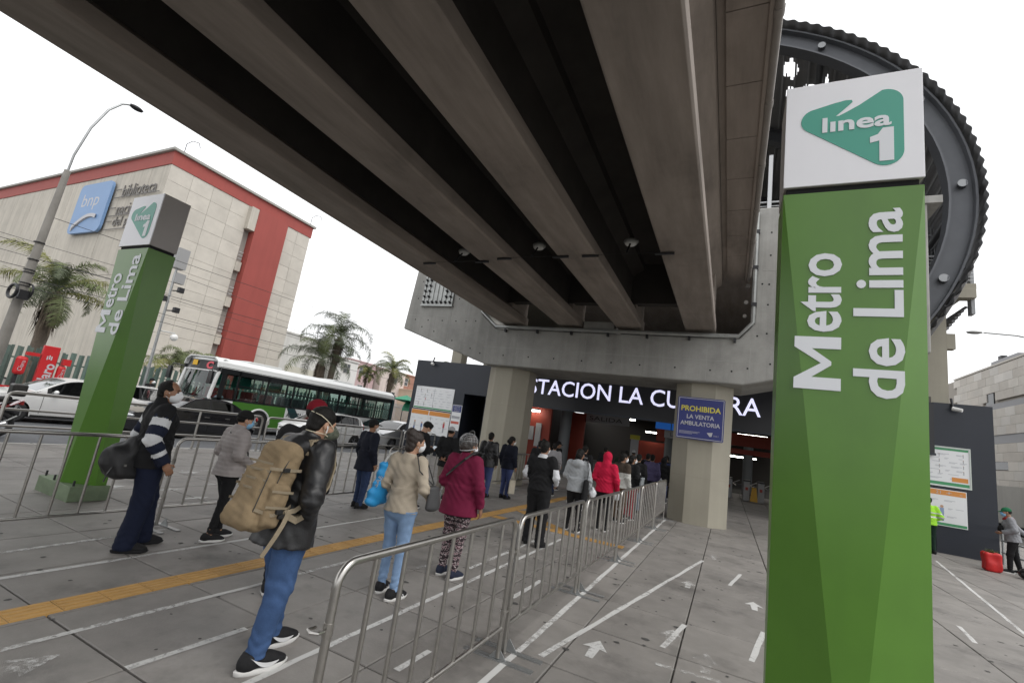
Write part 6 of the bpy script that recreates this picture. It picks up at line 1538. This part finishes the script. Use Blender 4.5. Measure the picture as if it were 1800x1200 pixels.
# ---------------------------------------------------------------- 4 woman in the pale grey puffer jacket
puff = cloth('puffer_grey',(.33,.30,.29),.6,.06,8,.15,40)
def scarf(t,s,K): MB().strap([tuple(K['T'](p)*s) for p in ((-.10,-.02,1.44),(.0,-.11,1.40),(.08,-.09,1.38),(.16,.0,1.30),(.15,.12,1.15),(.10,.17,.98))],.018,.006,(0,0,1)).build('bag_strap', blackc, t)
human('woman in a pale grey puffer jacket and black leggings with a light blue mask', -5.52, 3.92, 1.53, yaw=RAD(-8), female=True, build=1.06, head=(.14,-.18), sk=2, res=.009, elbows=[(-.24,-.06,1.13),(.245,-.05,1.13)], wrists=[(-.10,.19,1.0),(.12,.19,1.0)], feet=[(-.09,.10,.085),(.09,-.10,.085)], toes=[0,-.2],
    top=dict(mat=puff,th=.034,hem=.86,collar=.08,puff=.0045,cuffs=1.0), bottom=dict(mat=blackc,fit=.86,cuff=.09), shoes=dict(marks=None), hair=('beanie',cloth('beanie_black',(.014,.014,.014))), mask=('flat',maskb), extra=scarf)
# ---------------------------------------------------------------- 5 man in the dark coat and cap
human('man in a long navy coat and black cap standing by the white hatchback', -6.12, 7.0, 1.60, yaw=RAD(-12), build=1.02, head=(.0,-.2), sk=1, res=.011, top=dict(mat=navyc,th=.034,hem=.74,flare=.02,cuffs=1.08), bottom=dict(mat=jeand if False else cloth('denim_navy',(.028,.045,.10),.85,.2,6,.3,90),fit=1.15,cuff=.05), shoes=dict(sole=shoeb), hair=('cap',blackc), mask=('flat',maskw))
# ---------------------------------------------------------------- 6 woman in the beige jumper
beige = cloth('jumper_beige',(.43,.37,.29),.9,.06,10,.3,120)
woman = human('woman in a beige jumper and light blue jeans seen from behind', -3.02, 4.12, 1.625, yaw=RAD(6), female=True, build=.98, head=(.05,-.55), sk=2, res=.0085, feet=[(-.10,.05,.085),(.115,-.06,.085)], toes=[.15,-.28], elbows=[(-.23,-.06,1.12),(.265,-.06,1.13)], wrists=[(-.19,.12,1.0),(.215,.15,1.03)],
    top=dict(mat=beige,th=.013,hem=.865,collar=.045,cuffs=.97,name='jumper'), bottom=dict(mat=jeanl,fit=.90,cuff=.075), shoes=dict(marks='stripes'), hair=('bun',hairb), mask=('flat',maskw))
BL = M('bag_blue',(.025,.29,.62),.6,amp=.08,scale=8,bump=.2,bscale=30)
G = SDF().slab((-3.29,4.03,.87),(-3.25,4.06,1.24),(.055,.15),(.045,.10),k=.02,cut=False)
tb = bag_sdf('shopping_bag','bright blue shopping bag hanging from the shoulder of the woman in beige','bag',G,BL,.010,lambda X,Y,Z: .005*np.sin(30*Y+14*Z)+.004*np.sin(60*Z+25*Y))
q = MB(); q.strap([(-3.25,4.0,1.26),(-3.21,4.02,1.36),(-3.18,4.09,1.395),(-3.19,4.16,1.34),(-3.24,4.14,1.25)],.022,.005,(1,0,.3)); q.build('handle', cloth('handle_white',(.6,.6,.58)), tb)
text('SAE', frame((-3.235,3.945,1.08),(0.3,.25,1),(-1,.1,.3)), .12,.05, letw, tb)
G = SDF().slab((-2.735,4.26,.90),(-2.735,4.24,1.08),(.05,.12),(.03,.09),k=.02,cut=False); gb_ = bag_sdf('shoulder_bag','small dark grey shoulder bag at the right hip of the woman in beige','bag',G,M('bag_charcoal',(.05,.05,.052),.5,amp=.2,scale=9),.011)
MB().strap([(-2.73,4.2,1.12),(-2.80,4.02,1.25),(-2.86,4.02,1.40),(-2.885,4.10,1.42),(-2.86,4.2,1.36),(-2.76,4.26,1.12)],.014,.005,(0,1,0)).build('strap', blk, gb_)
# ---------------------------------------------------------------- 7 woman in maroon with a hair net
mar = cloth('coat_maroon',(.155,.012,.042),.8,.10,7,.25,50)
leg = bpy.data.materials.new('patterned_leggings'); leg.use_nodes = True; MATS['patterned_leggings'] = leg
n_ = leg.node_tree; b_ = n_.nodes['Principled BSDF']; tc = n_.nodes.new('ShaderNodeTexCoord'); mp = n_.nodes.new('ShaderNodeMapping'); mp.inputs['Scale'].default_value = (26,26,42)
vo = n_.nodes.new('ShaderNodeTexVoronoi'); vo.inputs['Scale'].default_value = 1.0; wv = n_.nodes.new('ShaderNodeTexWave'); wv.bands_direction = 'Z'; wv.inputs['Scale'].default_value = 5.2; wv.inputs['Distortion'].default_value = 5; wv.inputs['Detail'].default_value = 3; wv.inputs['Detail Scale'].default_value = 6
cr = n_.nodes.new('ShaderNodeValToRGB'); cr.color_ramp.interpolation = 'CONSTANT'; e = cr.color_ramp.elements; e[0].color = (.02,.012,.016,1); e[0].position = 0; e[1].color = (.20,.10,.12,1); e[1].position = .36; k_ = e.new(.55); k_.color = (.42,.36,.36,1); k2 = e.new(.74); k2.color = (.03,.018,.022,1)
mm_ = n_.nodes.new('ShaderNodeMath'); mm_.operation = 'MULTIPLY_ADD'; mm_.inputs[1].default_value = .55
n_.links.new(tc.outputs['Object'],mp.inputs['Vector']); n_.links.new(mp.outputs[0],vo.inputs['Vector']); n_.links.new(tc.outputs['Object'],wv.inputs['Vector']); n_.links.new(wv.outputs['Fac'],mm_.inputs[0]); n_.links.new(vo.outputs['Distance'],mm_.inputs[2]); n_.links.new(mm_.outputs[0],cr.inputs[0]); n_.links.new(cr.outputs[0],b_.inputs['Base Color']); b_.inputs['Roughness'].default_value = .85
net = M('hair_net',(.45,.46,.47),.6); 
def netx(t,s,K):
    Hd,Rh = K['Hd'],K['Rh']; gm = glassmat('net_film',(.88,.88,.88),.93,.5)
    G = SDF().ell(Hd(0,-.035,.035),(.098,.128,.118),k=.02,rot=Rh).ell(Hd(0,-.10,.02),(.07,.06,.07),k=.06,rot=Rh); G.box(Hd(0,.08,-.15),(.2,.2,.1),r=.01,k=.01,rot=Rh,op='s')
    V,Fc = G.mesh(.012,None,lambda X,Y,Z: .003*np.sin(60*X+40*Y+30*Z)); obj('hair_net', npmesh('net',V*s,Fc,gm), t)
    q = MB()
    for k in range(9):
        a = RAD(-80+20*k); q.tube([tuple(Hd(.101*sin(a)*cos(b),-.035+.131*sin(b)-.02*(b<0),.035+.121*cos(a)*cos(b))*s) for b in [RAD(-75+15*j) for j in range(11)]],.0011,4)
    for k in range(7):
        b = RAD(-66+22*k); q.tube([tuple(Hd(.101*sin(a)*cos(b),-.035+.131*sin(b),.035+.121*cos(a)*cos(b))*s) for a in [RAD(-85+17*j) for j in range(11)]],.0011,4)
    q.tube([tuple(Hd(.088*cos(a),-.03+.112*sin(a),-.045+.03*sin(a))*s) for a in [2*pi*j/24 for j in range(25)]],.006,6); q.build('net_mesh', net, t)
human('woman in a maroon coat, white hair net and patterned leggings seen from behind', -2.93, 5.15, 1.635, yaw=RAD(2), female=True, build=1.10, head=(.04,-.35), sk=1, res=.0085, feet=[(-.095,-.02,.085),(.10,-.09,.085)], toes=[-.1,-.28], elbows=[(-.255,-.03,1.12),(.265,-.05,1.10)], wrists=[(-.19,.15,.98),(.285,.03,.86)],
    top=dict(mat=mar,th=.036,hem=.76,flare=.022,collar=.07,cuffs=1.0,flat=True,name='coat'), bottom=dict(mat=leg,fit=.98,cuff=.10), shoes=dict(mat=cloth('shoe_navy',(.02,.025,.045),.7)), hair=('tied',hairb), mask=('flat',maskw), extra=netx)
G = SDF().ell((-3.20,5.30,1.02),(.05,.10,.08),k=.02); sb = bag_sdf('sling_bag','small black sling bag strapped across the maroon coat','bag',G,blackc,.012)
MB().strap([(-3.19,5.22,1.08),(-3.10,5.02,1.14),(-2.98,4.985,1.25),(-2.86,5.0,1.37),(-2.80,5.08,1.455),(-2.80,5.17,1.46),(-2.9,5.30,1.35),(-3.17,5.34,1.1)],.026,.006,(0,0,1)).build('strap', blk, sb)
# ---------------------------------------------------------------- 8 man reading a phone
def phone(p,lab):
    t = thing('mobile_phone',lab,'phone',p); MB().box(-.036,.036,-.075,.075,0,.009,Matrix.Translation(p)@Matrix.Rotation(RAD(35),4,'X')@Matrix.Rotation(RAD(8),4,'Y')).build('case', M('phone_white',(.6,.6,.62),.2), t, bevel=.004); MB().box(-.032,.032,-.068,.068,.0095,.011,Matrix.Translation(p)@Matrix.Rotation(RAD(35),4,'X')@Matrix.Rotation(RAD(8),4,'Y')).build('screen', M('phone_screen',(.5,.55,.6),.1,emit=.3), t)
pm = human('man in black looking down at his phone in front of the kiosk posters', -5.72, 8.05, 1.735, yaw=RAD(-20), head=(.55,0), sk=2, res=.011, elbows=[(-.24,.03,1.13),(.245,.03,1.13)], wrists=[(-.09,.27,1.14),(.08,.26,1.13)], thumbs=[(.3,0,1),(-.3,0,1)], top=dict(mat=blackc,th=.028), bottom=dict(mat=blackc), hair=('quiff',hairm), mask=('cup',maskw))
phone(to_world(pm,1.02,(.0,.355,1.165)),'white mobile phone in the hands of the man in black')
# 9..  further people of the left row
human('person in black with a pale grey cap, hands clasped behind, facing the posters', -6.0, 9.6, 1.66, yaw=RAD(10), head=(.1,0), res=.014, elbows=[(-.25,-.08,1.12),(.25,-.08,1.12)], wrists=[(-.05,-.19,.96),(.05,-.20,.97)], top=dict(mat=blackc,th=.03), bottom=dict(mat=cloth('trousers_stone',(.24,.21,.18)),fit=1.1), hair=('cap',cloth('cap_grey',(.38,.38,.39))))
def band(t,s,K): 
    Hd = K['Hd']; MB().tube([tuple(Hd(.088*cos(a),-.02+.03*sin(a),.04+.095*sin(a))*s) for a in [pi*j/14-.2 for j in range(17)]],.005,6).build('head_band', trw, t)
human('person in a black coat with white mask bands round the head beside the kiosk doorway', -6.02, 10.65, 1.62, res=.014, top=dict(mat=blackc,th=.034), bottom=dict(mat=blackc), mask=('cup',maskw), extra=band)
human('man in a shiny black leather jacket and blue jeans before the left column', -5.78, 11.3, 1.66, yaw=RAD(12), build=1.05, res=.012, top=dict(mat=leather,th=.034,hem=.80,cuffs=1.08), bottom=dict(mat=jeanm,fit=1.15,cuff=.04), shoes=dict(sole=shoeb), mask=('flat',maskw))
def tote_person(): 
    return human('person in a dark jacket carrying the cream tote bag near the left column', -5.38, 11.75, 1.63, yaw=RAD(-10), res=.013, head=(.1,-.4), top=dict(mat=navyc,th=.036,hem=.82,cuffs=1.0), bottom=dict(mat=jeanm,fit=1.1), shoes=dict(sole=shoeb), hair=('tied',hairm), mask=('flat',maskw))
tote_person()
G = SDF().slab((-5.12,11.62,.17),(-5.12,11.64,.52),(.06,.17),(.05,.17),k=.02,cut=True); tt = bag_sdf('tote_bag','cream cloth tote bag hanging beside the man in blue jeans','bag',G,cloth('tote_cream',(.50,.46,.37)),.013)
for dx in (-.03,.03): MB().strap([(-5.12+dx,11.55,.5),(-5.13,11.62,.72),(-5.13,11.66,.72),(-5.12+dx,11.72,.5)],.02,.005,(1,0,0)).build('handle', cloth('tote_cream'), tt)
# ---------------------------------------------------------------- right row ahead of the maroon coat
def belt_x(t,s,K): MB().strap([tuple((NP(.02,-.135,.955))*s),tuple((NP(.09,-.125,.945))*s)],.022*s,.006,(0,0,1)).build('label_patch', trw, t)
collarw = cloth('shirt_white',(.62,.63,.65))
def vestpick(c,K):
    out = np.zeros(len(c),int); nz = K['T']((0,0,1.405))[2]; out[(c[:,2] > nz+.012)&(np.abs(c[:,0]) < .085)] = 1; out[(np.abs(c[:,0]) > .232)&(c[:,2] < 1.26)] = 1; out[(c[:,1] > .07)&(c[:,2] < 1.13)&(np.abs(c[:,0]) > .15)] = 1; return out
human('man in a black vest over a white shirt and black trousers seen from behind', -2.84, 7.62, 1.70, yaw=0, build=1.08, res=.010, feet=[(-.13,.02,.085),(.13,-.06,.085)], toes=[.2,-.3], elbows=[(-.27,-.02,1.13),(.275,-.03,1.13)], wrists=[(-.2,.16,1.02),(.22,.16,1.0)], top=dict(mat=[blackc,collarw],th=.022,hem=.90,pick=vestpick,collar=.055,name='jumper'), bottom=dict(mat=blackc,fit=1.22,cuff=.03,flare=.02), shoes=dict(sole=shoeb), mask=('flat',maskw), extra=belt_x)
def plastic(c, r, lab, m=None, h=.013):
    R = random.Random(int(c[0]*100+c[1]*10)); a = R.uniform(0,6)
    G = SDF().ell(c,r,k=.03).cap((c[0],c[1],c[2]+r[2]*.7),(c[0],c[1],c[2]+r[2]*1.25),r[0]*.4,r[0]*.25,k=.04)
    return bag_sdf('plastic_bag',lab,'bag',G,m or M('plastic_white',(.60,.62,.64),.4,bump=.3,bscale=30),h,lambda X,Y,Z: .006*np.sin(50*X+40*Z+a)+.005*np.sin(70*Y+30*Z))
def tstripe(c,K):
    out = np.zeros(len(c),int)
    for i,d in ((0,-1),(1,1)):
        ax = np.where(c[:,2] > .5, K['HP'][i][0]+(K['KN'][i][0]-K['HP'][i][0])*np.clip((K['HP'][i][2]-c[:,2])/(K['HP'][i][2]-K['KN'][i][2]),0,1), K['KN'][i][0]+(K['FT'][i][0]-K['KN'][i][0])*np.clip((K['KN'][i][2]-c[:,2])/(K['KN'][i][2]-.08),0,1))
        w = np.where(c[:,2] > .5,.06+.04*(c[:,2]-.5)/.4,.05); yc = np.where(c[:,2] > .5,.014,.014); out[((c[:,0]-ax)*d > w*.75)&(np.abs(c[:,1]-yc+.01) < .014)&(c[:,2] < .86)] = 1
    return out
hg = cloth('hoodie_grey',(.36,.375,.39),.9,.07,9,.3,90)
human('person in a light grey hooded top and black track trousers with white side stripes', -2.78, 9.55, 1.62, yaw=RAD(4), build=1.02, head=(.1,-.2), res=.011, feet=[(-.13,.04,.085),(.13,-.05,.085)], elbows=[(-.25,0,1.12),(.275,-.06,1.10)], wrists=[(-.12,.18,1.08),(.285,.04,.88)], top=dict(mat=hg,th=.028,hem=.83,hood='down',name='hooded_top'), bottom=dict(mat=[blackc,trw],fit=1.0,pick=tstripe), hair=('tied',hairm))
plastic((-2.44,9.58,.78),(.075,.09,.10),'white plastic bag in the right hand of the person in the grey hooded top')
G = SDF().slab((-2.55,9.42,.66),(-2.55,9.45,1.0),(.06,.13),(.05,.10),k=.02,cut=False); hb = bag_sdf('shoulder_bag','black shoulder bag on the right hip of the person in the grey hooded top','bag',G,blackc,.014); MB().strap([(-2.53,9.44,1.0),(-2.52,9.44,1.25),(-2.58,9.50,1.42),(-2.58,9.57,1.40),(-2.53,9.62,1.0)],.03,.006,(0,1,0)).build('strap', blk, hb)
redc = cloth('hoodie_red',(.50,.012,.05),.8,.08,8,.3,80)
human('person in a bright red hooded top with the hood up', -2.38, 10.35, 1.63, yaw=0, res=.011, head=(.12,0), elbows=[(-.25,-.02,1.12),(.265,-.05,1.11)], wrists=[(-.15,.17,1.0),(.27,.08,.87)], top=dict(mat=redc,th=.032,hem=.84,hood='up',name='hooded_top'), bottom=dict(mat=blackc,fit=1.0), hair=('none',hairm), mask=('flat',maskw))
plastic((-2.12,10.42,.74),(.06,.08,.09),'small white paper bag held by the person in red')
whs = cloth('sleeve_white',(.50,.50,.47)); brn = cloth('knit_brown',(.06,.045,.035))
def brownpick(c,K): out = np.zeros(len(c),int); out[c[:,2] < 1.22] = 1; return out
human('person in a brown yoked jacket with pale sleeves beside the red hood', -2.35, 11.9, 1.64, yaw=RAD(-25), res=.014, head=(0,-.4), top=dict(mat=[brn,whs],th=.03,hem=.86,pick=brownpick), bottom=dict(mat=cloth('trousers_brown',(.10,.06,.035)),fit=1.1), mask=('flat',maskw))
human('person in a black hooded top and red trousers carrying the grey shopping bag', -2.28, 12.75, 1.62, yaw=RAD(-20), res=.014, head=(0,-.5), top=dict(mat=blackc,th=.032,hem=.86), bottom=dict(mat=cloth('trousers_red',(.30,.008,.02)),fit=1.15), hair=('tied',hairm), mask=('flat',maskw))
G = SDF().slab((-1.99,12.72,.82),(-1.97,12.72,1.10),(.05,.19),(.05,.17),k=.02,cut=True); gsb = bag_sdf('shopping_bag','grey patterned shopping bag with pale base beside the red trousers','bag',G,M('bag_grey_pattern',(.22,.24,.25),.6,amp=.5,scale=25),.014); MB().strap([(-1.98,12.6,1.1),(-2.02,12.65,1.3),(-2.02,12.78,1.3),(-1.98,12.84,1.1)],.02,.005,(1,0,0)).build('handle', blackc, gsb)
def sash(t,s,K): MB().strap([tuple(K['T'](p)*s) for p in ((-.05,-.135,1.36),(.06,-.15,1.22),(.10,-.15,1.12))],.035,.008,(1,0,.4)).build('white_strap', trw, t)
human('person in a black shirt with a white strap across the back and pale jeans', -2.35, 14.2, 1.66, yaw=0, res=.015, top=dict(mat=blackc,th=.022,hem=.86), bottom=dict(mat=jeanl,fit=1.05), extra=sash)
human('person in a lilac jumper with dark trousers near the right column', -2.25, 16.2, 1.70, yaw=0, res=.015, top=dict(mat=cloth('jumper_lilac',(.12,.105,.21)),th=.026,hem=.88,name='jumper'), bottom=dict(mat=navyc,fit=1.1))
plastic((-1.93,16.2,.82),(.07,.09,.15),'white plastic bag beside the person in lilac',h=.015)
human('person in a black coat just ahead of the lilac jumper', -2.6, 17.6, 1.70, yaw=0, res=.016, top=dict(mat=blackc,th=.03,hem=.8), bottom=dict(mat=blackc))
human('person in a navy jacket farthest ahead beside the right column', -2.15, 18.9, 1.68, yaw=0, res=.016, top=dict(mat=cloth('jacket_navy_blue',(.022,.03,.085)),th=.03,hem=.84), bottom=dict(mat=blackc))
human('person in a dark jacket with pale sleeve deep in the hall by the right column', -2.3, 20.8, 1.70, yaw=RAD(20), res=.017, top=dict(mat=blackc,th=.03), bottom=dict(mat=blackc))
# people between the rows, under the sign
t26 = human('person in a black sports shirt with number 26 on the back', -3.7, 13.2, 1.68, yaw=0, res=.014, top=dict(mat=blackc,th=.026,hem=.84,name='shirt'), bottom=dict(mat=blackc))
text('26', frame((-3.7,13.2-.142,1.20),(1,0,0),(0,.05,1)), .21,.17, letw, t26); text('NORTH', frame((-3.7,13.2-.138,1.345),(1,0,0),(0,.1,1)), .25,.045, letw, t26)
def neon(t,s,K): MB().strap([tuple(K['T'](p)*s) for p in ((-.16,-.06,1.05),(-.05,-.15,1.0),(.1,-.14,.98))],.05,.01,(0,0,1)).build('neon_pouch', M('neon_yellow',(.45,.6,.03),.6), t)
human('man in black with a black cap and neon pouch beside the grey hall column', -5.5, 16.0, 1.66, yaw=RAD(-30), res=.015, head=(.1,-.3), top=dict(mat=blackc,th=.03), bottom=dict(mat=blackc), hair=('cap',blackc), extra=neon)
human('person in a pale top and dark jeans behind the man in the black vest', -5.0, 14.3, 1.60, yaw=RAD(15), res=.015, top=dict(mat=cloth('top_pale',(.33,.32,.33)),th=.03,hem=.82), bottom=dict(mat=jeand))
human('person in a black and dark green jacket beside the pale top', -5.15, 13.4, 1.62, yaw=RAD(10), res=.015, top=dict(mat=blackc,th=.034), bottom=dict(mat=blackc))
human('person in dark blue beside the red booth behind the left column', -6.6, 17.5, 1.66, yaw=RAD(30), res=.016, top=dict(mat=cloth('jacket_steel_blue',(.03,.045,.075)),th=.03), bottom=dict(mat=jeand))
human('person in black deep in the hall under the grey hanging sign', -4.6, 19.5, 1.70, yaw=0, res=.017, top=dict(mat=blackc,th=.03), bottom=dict(mat=blackc))
human('person in a dark green coat deep in the hall left of the lilac jumper', -3.6, 18.0, 1.66, yaw=0, res=.017, top=dict(mat=cloth('coat_green',(.02,.03,.02)),th=.03), bottom=dict(mat=blackc))
human('person in a charcoal coat in the queue between the pale sleeves and the lilac jumper', -2.9, 15.2, 1.67, yaw=RAD(-12), res=.017, top=dict(mat=cloth('coat_charcoal',(.03,.03,.032)),th=.034), bottom=dict(mat=jeand))
human('person in a black hooded top with the hood up just behind the navy jacket', -2.0, 17.2, 1.64, yaw=RAD(8), res=.017, top=dict(mat=blackc,th=.03,hood='up'), bottom=dict(mat=jeanm), hair=('none',hairm))
human('person in a dark brown jacket left of the charcoal coat under the hall sign', -3.2, 16.7, 1.70, yaw=RAD(20), res=.017, top=dict(mat=cloth('jacket_dark_brown',(.035,.022,.016)),th=.034), bottom=dict(mat=blackc))
human('person in a slate blue top deep in the hall left of the navy jacket', -3.0, 20.6, 1.68, yaw=RAD(-15), res=.017, top=dict(mat=cloth('top_slate',(.05,.06,.085)),th=.028), bottom=dict(mat=blackc))
human('person in black with a white cap deep in the hall near the lit screen', -3.9, 22.0, 1.72, yaw=0, res=.017, top=dict(mat=blackc,th=.03), bottom=dict(mat=blackc), hair=('cap',cloth('cap_white',(.5,.5,.5))))
# ---------------------------------------------------------------- right side: police officer and street vendor
hiv = cloth('hi_vis_green',(.30,.62,.04),.7,.08,10); polg = cloth('police_green',(.012,.028,.02)); refl = M('reflective_grey',(.5,.5,.5),.4)
def polpick(c,K): out = np.zeros(len(c),int); out[(np.abs(c[:,2]-1.12) < .025)|(np.abs(c[:,2]-1.24) < .018)] = 1; return out
pol = human('police officer in a bright green jacket half hidden behind the near pylon', 5.72, 19.3, 1.66, yaw=RAD(15), res=.014, group='people beside the right kiosk', elbows=[(-.25,-.04,1.12),(.29,-.08,1.14)], wrists=[(-.22,.1,.93),(.22,.1,1.02)], top=dict(mat=[hiv,refl],th=.036,hem=.88,pick=polpick), bottom=dict(mat=polg,fit=1.1), shoes=dict(sole=shoeb), hair=('cap',polg))
gv = cloth('jacket_grey',(.24,.245,.26))
def vend(t,s,K):
    G = SDF().ell(K['T']((.03,.19,1.13)),(.13,.07,.11),k=.03).ell(K['T']((.12,.18,1.18)),(.06,.05,.05),k=.03); V,Fc = G.mesh(.014); obj('chest_bag', npmesh('cb',V*s,Fc,blackc), t)
    G = SDF().cap(K['T']((-.08,.05,1.42)),K['T']((.06,.09,1.40)),.045,.04,k=.03).cap(K['T']((.06,.05,1.43)),K['T']((.0,-.07,1.43)),.04,k=.03); V,Fc = G.mesh(.012); obj('scarf', npmesh('sc',V*s,Fc,cloth('scarf_red',(.35,.03,.03),.9,.5,30)), t)
human('street vendor in a grey jacket and green cap leaning on the railing', 7.12, 18.05, 1.70, yaw=RAD(75), lean=.10, res=.012, group='people beside the right kiosk', head=(.12,.1), elbows=[(-.27,-.04,1.13),(.27,-.16,1.14)], wrists=[(-.18,.2,1.05),(.30,-.30,1.02)], feet=[(-.14,.10,.085),(.14,-.14,.085)], top=dict(mat=gv,th=.04,hem=.84), bottom=dict(mat=blackc,fit=1.1), hair=('cap',cloth('cap_green',(.02,.13,.06))), mask=('flat',maskb), extra=vend)
G = SDF().box((6.50,17.6,.24),(.17,.16,.24),r=.06,k=.03); rbag = bag_sdf('market_bag','bright red bag with green tops standing on the pavement by the right kiosk','bag',G,M('bag_red',(.50,.012,.012),.5,amp=.1,scale=6,bump=.3,bscale=20),.016,lambda X,Y,Z: .01*np.sin(22*X+9*Z)+.008*np.sin(30*Y+18*Z))
q = MB(); R = random.Random(2)
for i in range(60):
    a = R.uniform(0,6.28); r = R.uniform(0,.13); c = Vector((6.5+r*cos(a),17.6+r*sin(a),.46)); e = c+Vector((R.uniform(-.08,.08),R.uniform(-.08,.08),R.uniform(.03,.12))); w = Vector((R.uniform(-.02,.02),R.uniform(-.02,.02),0)); q.add([c-w,c+w,e],[(0,1,2)])
q.build('leafy_tops', leafs[1], rbag)
plastic((7.0,17.15,.13),(.17,.15,.13),'black plastic bag on the ground at the vendor\'s feet',M('plastic_black',(.012,.012,.013),.25,bump=.3,bscale=20),.014)
# ---------------------------------------------------------------- riders and driver
human('motorcyclist in a dark jacket with white piping and helmet at the left edge', -15.6, 4.42, 1.70, yaw=RAD(180), lean=.12, z0=-.13, hip=(0,.0,.86), knees=[(-.2,.36,.62),(.2,.36,.62)], feet=[(-.2,.22,.26),(.2,.22,.26)], res=.013, group='people on the road', elbows=[(-.30,.12,1.14),(.30,.12,1.14)], wrists=[(-.3,.40,1.05),(.3,.40,1.05)], top=dict(mat=[blackc,trw],th=.036,hem=.86,pick=lambda c,K: (np.abs(np.abs(c[:,0])-.185) < .018).astype(int)*((c[:,2] > 1.1)&(c[:,1] < .06)).astype(int)), bottom=dict(mat=blackc,seated=True,fit=1.1), hair=('helmet',M('helmet_grey',(.10,.11,.12),.25,coat=.6)))
human('person in black with a white mask on the far pavement behind the white wagon', -24.4, 12.4, 1.72, yaw=RAD(-60), res=.016, group='people on the far pavement', top=dict(mat=blackc,th=.04), bottom=dict(mat=blackc), hair=('beanie',blackc), mask=('cup',maskw))
human('bus driver in a pale shirt sitting behind the wheel of the bus', -20.75, 13.35, 1.68, yaw=RAD(180), z0=.20, hip=(0,0,.72), knees=[(-.12,.42,.72),(.12,.42,.72)], feet=[(-.12,.48,.30),(.12,.48,.30)], res=.014, group='people on the road', elbows=[(-.26,.14,1.12),(.26,.14,1.12)], wrists=[(-.18,.42,1.12),(.18,.42,1.12)], top=dict(mat=cloth('shirt_pale_blue',(.42,.46,.55)),th=.018,hem=.86,name='shirt'), bottom=dict(mat=navyc,seated=True))
flush_text()
